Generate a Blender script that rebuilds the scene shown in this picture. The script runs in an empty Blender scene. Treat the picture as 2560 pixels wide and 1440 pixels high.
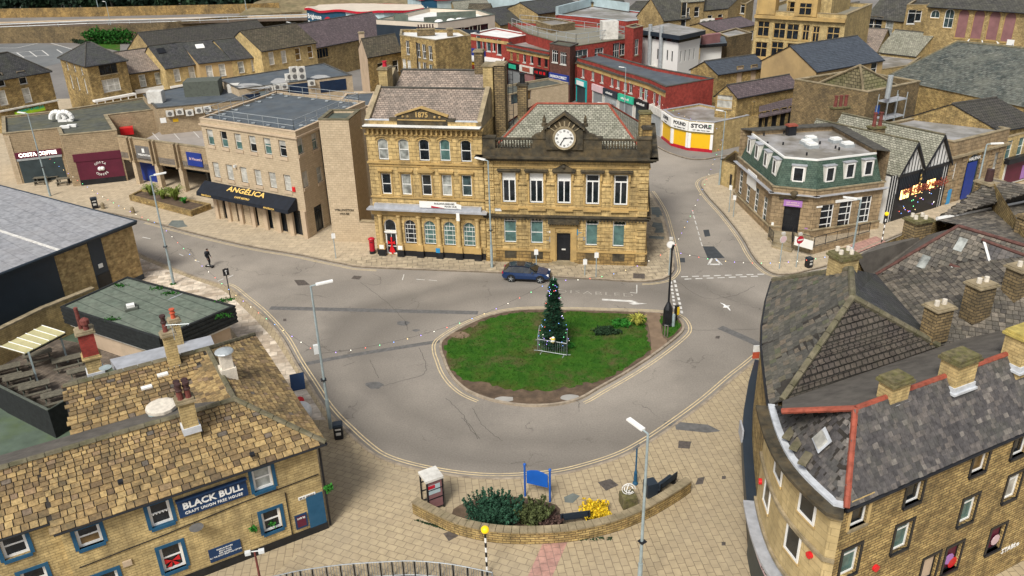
import bpy,math,random
from mathutils import Vector,Matrix
random.seed(11)
D=bpy.data
SC=bpy.context.scene
COL=SC.collection
# ---------------------------------------------------------------- camera
F,PITCH,ROLL,CAMH=2040.0,math.radians(25.1),math.radians(-1.5),30.0
_c,_s,_cr,_sr=math.cos(PITCH),math.sin(PITCH),math.cos(ROLL),math.sin(ROLL)
FW=Vector((0,_c,-_s));RT=Vector((_cr,_sr*_s,_sr*_c));UP=Vector((-_sr,_cr*_s,_cr*_c))
cam=D.cameras.new('camera');cam_o=D.objects.new('camera',cam);COL.objects.link(cam_o)
cam.sensor_width=36;cam.lens=F/2560*36;cam.clip_start=0.5;cam.clip_end=3000
m=Matrix((RT,UP,-FW)).transposed().to_4x4();m.translation=(0,0,CAMH)
cam_o.matrix_world=m
SC.camera=cam_o
# ---------------------------------------------------------------- sky, sun, exposure
SUN_EL,SUN_AZ=math.radians(50),math.radians(205)
w=D.worlds.new('World');SC.world=w;w.use_nodes=True
nt=w.node_tree;nt.nodes.clear()
sky=nt.nodes.new('ShaderNodeTexSky');sky.sky_type='NISHITA';sky.sun_disc=False
sky.sun_elevation=SUN_EL;sky.sun_rotation=SUN_AZ;sky.air_density=1.0;sky.dust_density=3.0
hs=nt.nodes.new('ShaderNodeHueSaturation');hs.inputs['Saturation'].default_value=0.35
bg=nt.nodes.new('ShaderNodeBackground');bg.inputs['Strength'].default_value=0.095
wo=nt.nodes.new('ShaderNodeOutputWorld')
nt.links.new(sky.outputs[0],hs.inputs['Color']);nt.links.new(hs.outputs[0],bg.inputs[0]);nt.links.new(bg.outputs[0],wo.inputs[0])
sl=D.lights.new('sun','SUN');sl.energy=2.3;sl.angle=math.radians(16);sl.color=(1,.97,.89)
so=D.objects.new('sun',sl);COL.objects.link(so)
sd=Vector((math.sin(SUN_AZ)*math.cos(SUN_EL),math.cos(SUN_AZ)*math.cos(SUN_EL),math.sin(SUN_EL)))
so.rotation_euler=sd.to_track_quat('Z','Y').to_euler();so.location=(0,0,120)
SC.view_settings.view_transform='Standard';SC.view_settings.look='None'
SC.view_settings.exposure=0.54;SC.view_settings.gamma=1
SC.render.engine='CYCLES';SC.cycles.max_bounces=5;SC.cycles.diffuse_bounces=3
# ---------------------------------------------------------------- surveying: photo position -> point at height z
def G(px,py,z=0.0):
 d=FW+RT*((px-1280)/F)-UP*((py-720)/F)
 t=(z-CAMH)/d.z
 return Vector((d.x*t,d.y*t,z))
def G2(px,py,z=0.0):return G(px,py,z).to_2d()
def proj(p):
 v=Vector(p)-Vector((0,0,CAMH));k=F/v.dot(FW)
 return 1280+k*v.dot(RT),720-k*v.dot(UP)
def Ht(xy,py):
 lo,hi=-5.,29.9
 for _ in range(40):
  mm=(lo+hi)/2
  if proj((xy[0],xy[1],mm))[1]>py:lo=mm
  else:hi=mm
 return lo
# ---------------------------------------------------------------- materials
MATS={}
def _nt(name):
 mt=D.materials.new(name);mt.use_nodes=True;t=mt.node_tree
 return mt,t,t.nodes['Principled BSDF']
def _mix(t,a,b,fac,mode='MIX'):
 n=t.nodes.new('ShaderNodeMix');n.data_type='RGBA';n.blend_type=mode
 for i,v in((0,fac),(6,a),(7,b)):
  if hasattr(v,'links')or isinstance(v,bpy.types.NodeSocket):t.links.new(v,n.inputs[i])
  elif i==0:n.inputs[0].default_value=v
  else:n.inputs[i].default_value=(*v,1)
 return n.outputs[2]
def _noise(t,vec,scale,det=4,rough=.6,lo=.35,hi=.65):
 n=t.nodes.new('ShaderNodeTexNoise');n.inputs['Scale'].default_value=scale
 n.inputs['Detail'].default_value=det;n.inputs['Roughness'].default_value=rough
 t.links.new(vec,n.inputs['Vector'])
 r=t.nodes.new('ShaderNodeMapRange');r.inputs[1].default_value=lo;r.inputs[2].default_value=hi
 t.links.new(n.outputs[0],r.inputs[0]);return r.outputs[0]
def _math(t,op,a,b):
 n=t.nodes.new('ShaderNodeMath');n.operation=op
 for i,v in((0,a),(1,b)):
  if isinstance(v,bpy.types.NodeSocket):t.links.new(v,n.inputs[i])
  else:n.inputs[i].default_value=v
 return n.outputs[0]
def _bump(t,bs,h,dist,st=1.0):
 b=t.nodes.new('ShaderNodeBump');b.inputs['Distance'].default_value=dist;b.inputs['Strength'].default_value=st
 t.links.new(h,b.inputs['Height']);t.links.new(b.outputs[0],bs.inputs['Normal'])
def dark(c,k):return tuple(v*k for v in c)
def plain(name,col,rough=.7,var=.18,scale=1.2,metal=0.,dirt=None,da=0.,dscale=.35,emit=0,spec=.4,bump=0.):
 if name in MATS:return MATS[name]
 mt,t,bs=_nt(name)
 tc=t.nodes.new('ShaderNodeTexCoord').outputs['Object']
 c=_mix(t,dark(col,1-var),dark(col,1+var),_noise(t,tc,scale,6))
 if dirt:c=_mix(t,c,dirt,_math(t,'MULTIPLY',_noise(t,tc,dscale,7,.7,.45,.72),da))
 t.links.new(c,bs.inputs['Base Color'])
 bs.inputs['Roughness'].default_value=rough;bs.inputs['Metallic'].default_value=metal
 bs.inputs['Specular IOR Level'].default_value=spec
 if emit:bs.inputs['Emission Color'].default_value=(*col,1);bs.inputs['Emission Strength'].default_value=emit
 if bump:_bump(t,bs,_noise(t,tc,25,5,.6,0,1),bump)
 MATS[name]=mt;return mt
def brick(name,c1,c2,mortar,bw,bh,ms=.012,dirt=(.05,.045,.04),da=.5,dscale=.25,rough=.85,bump=.02,rot=0.,var=.25,smooth=.1,soot=(.42,.7),streak=0.):
 """courses of stone, brick, slate or slabs in metres over the face's own UV"""
 if name in MATS:return MATS[name]
 mt,t,bs=_nt(name)
 uv=t.nodes.new('ShaderNodeTexCoord').outputs['UV'];ob=t.nodes.new('ShaderNodeTexCoord').outputs['Object']
 mp=t.nodes.new('ShaderNodeMapping');mp.inputs['Rotation'].default_value[2]=rot;t.links.new(uv,mp.inputs[0])
 nz=t.nodes.new('ShaderNodeTexNoise');nz.inputs['Scale'].default_value=1.3/bw;t.links.new(ob,nz.inputs['Vector'])
 wob=t.nodes.new('ShaderNodeVectorMath');wob.operation='MULTIPLY_ADD'
 t.links.new(nz.outputs['Color'],wob.inputs[0]);wob.inputs[1].default_value=(bw*.12,bh*.18,0);t.links.new(mp.outputs[0],wob.inputs[2])
 b=t.nodes.new('ShaderNodeTexBrick');t.links.new(wob.outputs[0],b.inputs['Vector'])
 b.inputs['Scale'].default_value=1;b.inputs['Brick Width'].default_value=bw;b.inputs['Row Height'].default_value=bh
 b.inputs['Mortar Size'].default_value=ms;b.inputs['Mortar Smooth'].default_value=smooth
 b.inputs['Color1'].default_value=(*c1,1);b.inputs['Color2'].default_value=(*c2,1);b.inputs['Mortar'].default_value=(*mortar,1)
 c=_mix(t,dark((1,1,1),1-var),dark((1,1,1),1+var),_noise(t,ob,2.2,6))
 c=_mix(t,b.outputs['Color'],c,1.0,'MULTIPLY')
 if da:
  f=_math(t,'MULTIPLY',_noise(t,ob,dscale,8,.72,*soot),da)
  c=_mix(t,c,dirt,f)
  if streak:
   m2=t.nodes.new('ShaderNodeMapping');m2.inputs['Scale'].default_value=(1,1,.12);t.links.new(ob,m2.inputs[0])
   c=_mix(t,c,dirt,_math(t,'MULTIPLY',_noise(t,m2.outputs[0],1.5,7,.7,.5,.72),streak))
 t.links.new(c,bs.inputs['Base Color']);bs.inputs['Roughness'].default_value=rough
 bs.inputs['Specular IOR Level'].default_value=.3
 if bump:
  h=_math(t,'MULTIPLY_ADD',b.outputs['Fac'],-1.0)
  h=_math(t,'ADD',h,_math(t,'MULTIPLY',_noise(t,ob,9,5,.6,0,1),.6))
  _bump(t,bs,h,bump)
 MATS[name]=mt;return mt
def tiled(name,ramp,moss=(.05,.06,.02),ma=.3,rough=.85,bump=.01):
 """colour of each slate comes from a per-slate random attribute"""
 mt,t,bs=_nt(name)
 at=t.nodes.new('ShaderNodeAttribute');at.attribute_name='rnd'
 ob=t.nodes.new('ShaderNodeTexCoord').outputs['Object']
 cr=t.nodes.new('ShaderNodeValToRGB');cr.color_ramp.interpolation='LINEAR'
 while len(cr.color_ramp.elements)<len(ramp):cr.color_ramp.elements.new(.5)
 for e,(p,c)in zip(cr.color_ramp.elements,ramp):e.position=p;e.color=(*c,1)
 t.links.new(at.outputs['Fac'],cr.inputs[0])
 c=_mix(t,(.6,.6,.6),(1.35,1.35,1.35),_noise(t,ob,5,7,.7));c=_mix(t,cr.outputs[0],c,1.0,'MULTIPLY')
 c=_mix(t,c,moss,_math(t,'MULTIPLY',_noise(t,ob,.7,8,.75,.48,.7),ma))
 t.links.new(c,bs.inputs['Base Color']);bs.inputs['Roughness'].default_value=rough
 _bump(t,bs,_noise(t,ob,18,6,.7,0,1),bump)
 MATS[name]=mt;return mt
def glass(name,col=(.02,.025,.03),rough=.08,var=.5):
 if name in MATS:return MATS[name]
 mt,t,bs=_nt(name);ob=t.nodes.new('ShaderNodeTexCoord').outputs['Object']
 t.links.new(_mix(t,dark(col,1-var),dark(col,1+var),_noise(t,ob,1.6,3)),bs.inputs['Base Color'])
 bs.inputs['Roughness'].default_value=rough;bs.inputs['Specular IOR Level'].default_value=.6;MATS[name]=mt;return mt
SOOT=(.055,.045,.03)
brick('bank_stone',(.57,.41,.18),(.455,.32,.135),(.21,.14,.06),.75,.34,.016,(.13,.095,.05),.5,.30,soot=(.46,.72),streak=.6)
brick('sooty_bank_stone',(.44,.29,.105),(.34,.215,.075),(.14,.09,.04),.62,.30,.02,(.04,.034,.025),.75,.35,soot=(.40,.66),streak=.6)
brick('buff_block',(.53,.42,.285),(.46,.36,.24),(.34,.265,.175),.44,.22,.012,(.38,.30,.2),.35,.2,bump=.008,var=.08,streak=.3)
brick('buff_block_dark',(.41,.31,.19),(.34,.255,.155),(.20,.15,.10),.44,.22,.014,(.20,.15,.09),.5,.3,bump=.008,var=.15)
brick('yellow_rubble',(.52,.375,.15),(.34,.23,.09),(.13,.09,.045),.46,.15,.018,(.065,.05,.03),.6,.5,bump=.03,var=.35,streak=.5)
brick('yellow_coursed',(.57,.43,.20),(.49,.36,.16),(.33,.24,.11),.42,.15,.012,(.17,.13,.07),.5,.4,bump=.02,streak=.45)
brick('far_stone',(.50,.365,.165),(.36,.255,.11),(.2,.14,.07),.5,.2,.02,(.08,.065,.04),.55,.22,bump=.02,streak=.4)
brick('dark_stone',(.31,.22,.105),(.20,.145,.075),(.08,.06,.04),.42,.17,.02,(.045,.04,.03),.7,.3,bump=.03)
brick('red_brick',(.36,.045,.03),(.28,.035,.024),(.22,.06,.05),.23,.08,.01,(.12,.02,.015),.5,.25,bump=.004)
brick('brown_brick',(.13,.045,.03),(.09,.035,.025),(.1,.06,.05),.23,.08,.01,(.05,.03,.02),.4,.3,bump=.004)
brick('mansion_stone',(.37,.27,.155),(.31,.22,.125),(.15,.105,.06),.85,.38,.016,(.10,.08,.055),.5,.3,streak=.55)
brick('new_stone',(.47,.34,.155),(.30,.20,.09),(.33,.24,.12),.42,.15,.006,(.2,.14,.08),.2,.4,bump=.008,var=.35)
brick('dark_slate',(.085,.083,.085),(.05,.05,.054),(.012,.012,.014),.34,.24,.018,(.10,.11,.06),.35,.5,.65,.03)
brick('ashlar',(.56,.43,.22),(.49,.37,.18),(.30,.225,.11),.8,.36,.01,(.26,.2,.1),.5,.4,bump=.006,var=.12,streak=.4)
brick('far_slate',(.10,.095,.085),(.055,.053,.05),(.018,.017,.016),.45,.32,.03,(.12,.12,.07),.4,.4,.7,.03)
brick('brown_slate',(.14,.115,.075),(.075,.062,.045),(.025,.022,.018),.5,.34,.03,(.05,.05,.03),.5,.5,.8,.04)
brick('green_slate',(.36,.345,.275),(.23,.225,.175),(.07,.065,.05),.34,.23,.022,(.09,.10,.06),.35,.5,.75,.02)
brick('pink_slate',(.36,.28,.225),(.25,.20,.165),(.08,.065,.05),.36,.25,.02,(.09,.085,.075),.6,.45,.75,.02)
brick('mauve_slate',(.16,.12,.125),(.11,.085,.09),(.05,.04,.045),.36,.26,.02,(.07,.06,.06),.5,.4,.7,.02)
brick('mansard_slate',(.075,.125,.095),(.045,.082,.062),(.014,.028,.02),.26,.19,.014,(.12,.14,.10),.35,1.1,.6,.01)
brick('hall_slate',(.125,.13,.115),(.055,.065,.06),(.025,.03,.026),.7,.42,.03,(.20,.20,.16),.55,.3,.75,.02,var=.5)
brick('ribbed_roof',(.065,.077,.095),(.06,.07,.088),(.02,.025,.035),6.0,.36,.03,(.05,.06,.07),.2,.5,.5,.03,smooth=.4)
brick('pantile',(.075,.068,.06),(.06,.055,.05),(.012,.012,.012),.33,.42,.03,(.10,.10,.06),.3,.7,.75,.05)
brick('shed_sheet',(.29,.29,.30),(.27,.27,.285),(.20,.20,.21),14.,1.05,.03,(.36,.33,.31),.3,.3,.45,.01,rot=math.radians(40))
plain('felt',(.075,.09,.105),.7,.2,.8,dirt=(.13,.13,.12),da=.5,dscale=.5)
plain('mossy_felt',(.075,.078,.065),.9,.3,1.5,dirt=(.14,.13,.06),da=.6,dscale=.4)
plain('pale_felt',(.21,.20,.18),.8,.25,.8,dirt=(.42,.41,.42),da=.8,dscale=.3)
plain('wet_felt',(.19,.17,.14),.45,.25,.6,dirt=(.55,.54,.56),da=1.0,dscale=.13)
plain('green_felt',(.085,.105,.085),.85,.25,.6,dirt=(.13,.13,.10),da=.6,dscale=.5)
plain('white_roof',(.72,.71,.68),.6,.1,.5,dirt=(.4,.37,.33),da=.4)
plain('grey_deck',(.22,.205,.16),.9,.15,.2,dirt=(.13,.12,.09),da=.5,dscale=.2)
plain('lead',(.42,.43,.46),.45,.15,2,metal=.2,dirt=(.25,.25,.25),da=.4)
plain('flashing',(.52,.54,.57),.5,.15,3)
plain('ridge_red',(.30,.07,.04),.8,.3,4,dirt=(.1,.05,.04),da=.5,dscale=2,bump=.01)
plain('ridge_stone',(.15,.13,.085),.9,.3,2,dirt=(.06,.065,.02),da=.7,dscale=1.2,bump=.02)
plain('ridge_dark',(.07,.065,.055),.9,.3,2,bump=.01)
plain('buff_concrete',(.50,.385,.265),.85,.08,.8,dirt=(.33,.25,.17),da=.4,dscale=.6)
plain('coping_stone',(.30,.24,.15),.9,.25,1.5,dirt=(.09,.08,.04),da=.7,dscale=.8,bump=.01)
plain('sooty_stone',(.05,.042,.028),.9,.5,1.6,dirt=(.22,.15,.065),da=.5,dscale=.9,bump=.02)
plain('trim_stone',(.48,.32,.12),.85,.15,1.6,dirt=(.09,.07,.045),da=.75,dscale=.8,bump=.01)
plain('clean_stone',(.52,.37,.16),.85,.12,1.2,dirt=(.28,.19,.09),da=.5,dscale=.7)
plain('render_cream',(.50,.38,.27),.85,.1,.4,dirt=(.25,.19,.13),da=.6,dscale=.3)
plain('render_yellow',(.43,.30,.14),.85,.1,.4,dirt=(.2,.14,.08),da=.5,dscale=.3)
plain('cream_panel',(.60,.52,.42),.6,.06,.4,dirt=(.45,.38,.3),da=.4)
plain('white_render',(.72,.71,.68),.7,.05,.3,dirt=(.45,.43,.4),da=.25,dscale=.3)
plain('white_paint',(.78,.77,.74),.45,.04,1)
plain('dirty_white',(.62,.60,.55),.6,.12,2,dirt=(.25,.22,.18),da=.5,dscale=1.2)
plain('black_paint',(.012,.013,.016),.4,.3,2)
plain('navy_paint',(.008,.022,.055),.45,.25,1.5)
plain('awning_black',(.006,.009,.016),.8,.3,2)
plain('blue_frame',(.012,.085,.17),.5,.2,2,dirt=(.03,.05,.07),da=.4,dscale=2)
plain('navy_sign',(.008,.035,.10),.5,.1,1)
plain('charcoal_clad',(.022,.032,.045),.45,.12,.5)
plain('grey_metal',(.33,.35,.36),.4,.12,2,metal=.4)
plain('galvanised',(.42,.45,.46),.4,.12,3,metal=.35)
plain('lamp_grey',(.30,.36,.37),.45,.15,2,dirt=(.15,.16,.13),da=.4,dscale=1.5)
plain('shutter_grey',(.22,.235,.24),.5,.08,2)
plain('dark_shutter',(.035,.05,.055),.5,.2,1)
plain('old_timber',(.10,.11,.09),.9,.3,3,dirt=(.04,.045,.035),da=.6,dscale=3,bump=.01)
plain('dark_timber',(.016,.018,.018),.85,.3,3,bump=.01)
plain('timber_top',(.135,.12,.088),.85,.3,4,dirt=(.07,.065,.05),da=.6,dscale=3)
plain('terracotta',(.17,.045,.035),.8,.3,4,dirt=(.06,.03,.025),da=.6,dscale=3)
plain('orange_pot',(.50,.09,.04),.7,.15,4)
plain('pale_pot',(.62,.56,.47),.8,.15,4)
plain('dark_pot',(.05,.022,.02),.7,.3,4)
plain('moss_cap',(.13,.11,.055),.95,.45,4,dirt=(.13,.135,.025),da=.7,dscale=3,bump=.03)
plain('yellow_cap',(.42,.33,.09),.9,.25,3,dirt=(.2,.16,.05),da=.6,dscale=2,bump=.02)
plain('red_paint',(.60,.015,.02),.35,.1,2)
plain('post_red',(.42,.012,.028),.4,.15,2)
plain('gold',(.75,.50,.14),.5,.1,3)
plain('yellow_paint',(.75,.50,.02),.5,.1,2)
plain('shutter_yellow',(.80,.47,.01),.5,.08,1.5,dirt=(.5,.3,.02),da=.5,dscale=1.5)
plain('plum',(.10,.012,.03),.5,.12,1)
plain('teal',(.02,.36,.36),.5,.08,1)
plain('green_sign',(.03,.42,.26),.5,.08,1)
plain('lime',(.38,.65,.02),.5,.08,1)
plain('sign_blue',(.012,.10,.42),.5,.12,1)
plain('royal_blue',(.012,.035,.22),.5,.12,1)
plain('plaque_blue',(.03,.25,.50),.4,.1,1)
plain('lilac',(.36,.17,.44),.5,.08,1)
plain('pale_blue_panel',(.42,.52,.54),.5,.12,.5,dirt=(.25,.3,.3),da=.5)
plain('pink_sign',(.62,.45,.47),.5,.06,1)
plain('mauve_board',(.23,.11,.11),.8,.15,.8)
plain('cctv',(.62,.63,.62),.4,.05,4)
plain('rubber',(.015,.015,.015),.8,.2,4)
plain('canopy_sheet',(.50,.45,.24),.4,.1,1.5,dirt=(.3,.3,.12),da=.5)
plain('glow_warm',(1.0,.62,.22),.5,.2,3,emit=2.2)
plain('glow_sign',(1.0,.85,.75),.5,.02,3,emit=2.0)
glass('pane_dark',(.012,.016,.02));glass('pane_blue',(.04,.065,.07));glass('pane_pale',(.42,.43,.40),.25,.25);glass('pane_teal',(.08,.15,.14),.15,.3)
glass('pane_blind',(.42,.41,.37),.3,.3);glass('pane_warm',(.18,.11,.04),.2,.5);glass('pane_net',(.28,.29,.27),.3,.5)
# ---------------------------------------------------------------- mesh builder
ORG={}
def M(x):return MATS[x]if isinstance(x,str)else x
class MB:
 def __init__(s):s.v=[];s.f=[];s.m=[];s.r=[]
 def face(s,pts,mi=0,r=0.):
  n=len(s.v);s.v+=[tuple(p)for p in pts];s.f.append(tuple(range(n,n+len(pts))));s.m.append(mi);s.r.append(r)
 def par(s,O,X,Y,Z,mi=0,mt=None,r=0.,bottom=True):
  O,X,Y,Z=(Vector(q)for q in(O,X,Y,Z))
  if X.cross(Y).dot(Z)<0:X,Y=Y,X
  p=[O,O+X,O+X+Y,O+Y];q=[a+Z for a in p]
  if bottom:s.face(p[::-1],mi,r)
  s.face(q,mi if mt is None else mt,r)
  for i in range(4):s.face([p[i],p[(i+1)%4],q[(i+1)%4],q[i]],mi,r)
 def box(s,cx,cy,z0,sx,sy,sz,rot=0.,mi=0,mt=None,r=0.):
  c,d=math.cos(rot),math.sin(rot);X=Vector((c,d,0))*sx;Y=Vector((-d,c,0))*sy
  s.par(Vector((cx,cy,z0))-X/2-Y/2,X,Y,(0,0,sz),mi,mt,r)
 def bar(s,a,b,wd,ht,mi=0):
  """straight bar from a to b, wd wide across, ht high, sitting on the line a-b"""
  a,b=Vector(a),Vector(b);d=b-a;n=Vector((-d.y,d.x,0))
  if n.length<1e-6:n=Vector((1,0,0))
  n=n.normalized()*wd;u=d.cross(n);u=u.normalized()*ht
  if u.z<0:u=-u
  s.par(a-n/2,d,n,u,mi)
 def prism(s,poly,z0,z1,mi=0,mt=None,bottom=False):
  P=[Vector((p[0],p[1]))for p in poly]
  if sum(P[i].x*P[(i+1)%len(P)].y-P[(i+1)%len(P)].x*P[i].y for i in range(len(P)))<0:P=P[::-1]
  s.face([(p.x,p.y,z1)for p in P],mi if mt is None else mt)
  if bottom:s.face([(p.x,p.y,z0)for p in P[::-1]],mi)
  for i in range(len(P)):
   a,b=P[i],P[(i+1)%len(P)];s.face([(a.x,a.y,z0),(b.x,b.y,z0),(b.x,b.y,z1),(a.x,a.y,z1)],mi)
 def tube(s,a,b,r0,r1=None,n=8,mi=0,caps=True,r=0.):
  a,b=Vector(a),Vector(b);r1=r0 if r1 is None else r1;d=(b-a).normalized()
  x=d.cross(Vector((0,0,1))if abs(d.z)<.9 else Vector((1,0,0))).normalized();y=d.cross(x)
  A=[a+(x*math.cos(t)+y*math.sin(t))*r0 for t in(2*math.pi*i/n for i in range(n))]
  B=[b+(x*math.cos(t)+y*math.sin(t))*r1 for t in(2*math.pi*i/n for i in range(n))]
  for i in range(n):s.face([A[i],A[(i+1)%n],B[(i+1)%n],B[i]],mi,r)
  if caps:s.face(A[::-1],mi,r);s.face(B,mi,r)
 def path(s,pts,rad,n=6,mi=0):
  for a,b in zip(pts,pts[1:]):s.tube(a,b,rad,rad,n,mi)
 def lathe(s,c,prof,n=16,mi=0,mis=None):
  c=Vector(c);R=[[c+Vector((r*math.cos(2*math.pi*i/n),r*math.sin(2*math.pi*i/n),z))for i in range(n)]for r,z in prof]
  for k in range(len(R)-1):
   q=mis[k]if mis else mi
   for i in range(n):s.face([R[k][i],R[k][(i+1)%n],R[k+1][(i+1)%n],R[k+1][i]],q)
  s.face(R[-1],mis[-1]if mis else mi)
 def ball(s,c,r,n=10,mi=0,sz=1.):
  k=n//2+1
  s.lathe(c,[(max(r*math.sin(math.pi*i/k),.001),-r*sz*math.cos(math.pi*i/k))for i in range(k+1)],n,mi)
 def build(s,name,mats,parent=None,smooth=False):
  if not isinstance(mats,(list,tuple)):mats=[mats]
  me=D.meshes.new(name);o=Vector((0,0,0))
  if parent is not None:o=ORG[parent.name]
  me.from_pydata([(x-o.x,y-o.y,z-o.z)for x,y,z in s.v],[],s.f)
  for q in mats:me.materials.append(M(q))
  me.polygons.foreach_set('material_index',s.m)
  if smooth:me.polygons.foreach_set('use_smooth',[True]*len(s.f))
  uv=me.uv_layers.new(name='UVMap');data=[0.]*(2*len(me.loops));vs=s.v;k=0
  for fc in s.f:
   p0,p1,p2=(Vector(vs[fc[i]])for i in(0,1,2));nn=(p1-p0).cross(p2-p1)
   if nn.length<1e-9 and len(fc)>3:nn=(p2-p0).cross(Vector(vs[fc[3]])-p0)
   nn=nn.normalized()if nn.length>1e-12 else Vector((0,0,1))
   if abs(nn.z)>.985:tx,ty=Vector((1,0,0)),Vector((0,1,0))
   else:tx=Vector((-nn.y,nn.x,0)).normalized();ty=nn.cross(tx)
   for i in fc:
    p=Vector(vs[i]);data[k]=p.dot(tx);data[k+1]=p.dot(ty);k+=2
  uv.data.foreach_set('uv',data)
  if any(s.r):
   at=me.attributes.new('rnd','FLOAT','FACE');at.data.foreach_set('value',s.r)
  me.validate();ob=D.objects.new(name,me);COL.objects.link(ob)
  if parent is not None:ob.parent=parent
  ORG[ob.name]=o.copy();return ob
def thing(name,label,cat,loc=(0,0,0),group=None,local=False,rotz=0.):
 o=D.objects.new(name,None);COL.objects.link(o);o.location=loc;o.empty_display_size=.5
 o.rotation_euler.z=rotz
 o['label']=label;o['category']=cat
 if group:o['group']=group
 ORG[o.name]=Vector((0,0,0))if local else Vector(loc);return o
def tag(o,label,cat,group=None):
 o['label']=label;o['category']=cat
 if group:o['group']=group
 return o
def struct(o,kind='structure',label=None):
 o['kind']=kind
 if label:o['label']=label
 return o
def dup(root,loc,rotz=None,label=None,group=None,scale=None):
 r=root.copy();COL.objects.link(r);r.location=loc
 if rotz is not None:r.rotation_euler=(0,0,rotz)
 if scale is not None:r.scale=(scale,)*3
 if label:r['label']=label
 if group:r['group']=group
 def rec(a,b):
  for ch in a.children:
   c=ch.copy();COL.objects.link(c);c.parent=b;rec(ch,c)
 rec(root,r);return r
def text(parent,s,origin,X,Z,size,mat,name='lettering',align='CENTER',bold=.02,ext=.012,sx=1.,spacing=1.):
 """lettering as a thin raised mesh: X along the reading direction, Z up the letters"""
 cu=D.curves.new(name,'FONT');cu.body=s;cu.size=size;cu.extrude=ext;cu.offset=bold*size;cu.space_character=spacing
 cu.align_x=align;cu.align_y='CENTER';cu.resolution_u=2
 t=D.objects.new('tmp',cu);COL.objects.link(t);bpy.context.view_layer.update()
 me=D.meshes.new_from_object(t.evaluated_get(bpy.context.evaluated_depsgraph_get()));D.objects.remove(t);D.curves.remove(cu)
 X=Vector(X).normalized();Z=Vector(Z).normalized();N=X.cross(Z)
 org=Vector(origin)-(ORG[parent.name]if parent else Vector((0,0,0)))
 for v in me.vertices:v.co=org+X*v.co.x*sx+Z*v.co.y+N*v.co.z
 me.name=name;me.materials.clear();me.materials.append(M(mat))
 o=D.objects.new(name,me);COL.objects.link(o);o.parent=parent;ORG[o.name]=ORG[parent.name].copy()if parent else Vector((0,0,0));return o
def strokes(bl,e,u,z,w,h,rows,mat,out,parent):
 """rows of small pale marks where the photograph's writing cannot be read"""
 A,B=bl.edge(e);t=V3((B-A).normalized(),0);n=t.cross(Vector((0,0,1)));rn=random.Random(int(u*100));mb=MB();rh=h/rows
 for r in range(rows):
  x=-w/2
  while x<w/2-rh*.4:
   k=rn.uniform(.25,.6)*rh;p=bl.pt(e,u+x,z+h/2-(r+1)*rh+rh*.2,out);mb.par(p,t*k*.75,n*.008,(0,0,rh*rn.uniform(.45,.65)));x+=k*(1 if rn.random()<.8 else 1.8)
 return mb.build('lettering',mat,parent)
def V3(p,z):return Vector((p[0],p[1],z))
def in_poly(x,y,P):
 c=False;j=len(P)-1
 for i in range(len(P)):
  if(P[i][1]>y)!=(P[j][1]>y)and x<(P[j][0]-P[i][0])*(y-P[i][1])/(P[j][1]-P[i][1])+P[i][0]:c=not c
  j=i
 return c
def rect(A,B,d):
 A,B=Vector(A[:2]),Vector(B[:2]);t=(B-A).normalized();n=Vector((-t.y,t.x))
 return[A,B,B+n*d,A+n*d]
def offset(P,d):
 """offset a CCW polygon outwards by d"""
 n=len(P);out=[]
 for i in range(n):
  a,b,c=Vector(P[i-1]),Vector(P[i]),Vector(P[(i+1)%n]);e=(b-a).normalized();f=(c-b).normalized()
  n1=Vector((e.y,-e.x));n2=Vector((f.y,-f.x));k=1+n1.dot(n2)
  out.append(b+(n1+n2)*(d/max(k,.35)))
 return out
def ccw(P):
 P=[Vector(p[:2])for p in P]
 return P if sum(P[i].x*P[(i+1)%len(P)].y-P[(i+1)%len(P)].x*P[i].y for i in range(len(P)))>0 else P[::-1]
# ---------------------------------------------------------------- slates laid one by one
def slates(mb,poly,course=.3,wid=(.3,.55),th=.03,shrink=1.,mi=0,lift=.02,seed=1,rr=(0,1),gap=.012,grade=0.):
 rn=random.Random(seed);P=[Vector(p)for p in poly];n=(P[1]-P[0]).cross(P[2]-P[1]).normalized()
 if n.z<0:n=-n
 u=Vector((-n.y,n.x,0)).normalized();v=n.cross(u).normalized()
 if v.z<0:v=-v;u=-u
 O=P[0];Q=[((p-O).dot(u),(p-O).dot(v))for p in P]
 u0,u1=min(q[0]for q in Q),max(q[0]for q in Q);v0,v1=min(q[1]for q in Q),max(q[1]for q in Q)
 y=v0-.02;row=0
 while y<v1:
  c=course*(1+grade*(.5-(y-v0)/(v1-v0)));x=u0-rn.random()*wid[1]
  while x<u1:
   w=rn.uniform(*wid)*(1+grade*(.5-(y-v0)/(v1-v0)));
   if in_poly(x+w/2,y+c*.5,Q):
    j=rn.uniform(-.012,.012);dz=rn.uniform(0,.012)
    a=O+u*(x+gap)+v*(y+j)+n*(lift+th+dz);b=O+u*(x+w-gap)+v*(y+j+rn.uniform(-.008,.008))+n*(lift+th+dz+rn.uniform(-.006,.006))
    cc=O+u*(x+w-gap)+v*(y+c*1.08)+n*(lift*.3+dz);d=O+u*(x+gap)+v*(y+c*1.08)+n*(lift*.3+dz);r=rn.uniform(*rr);dn=n*(-th-.01)
    mb.face([a,b,cc,d],mi,r);mb.face([a+dn,b+dn,b,a],mi,r);mb.face([b+dn,cc+dn,cc,b],mi,r);mb.face([a,d,d+dn,a+dn],mi,r)
   x+=w
  y+=c;row+=1
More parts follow.
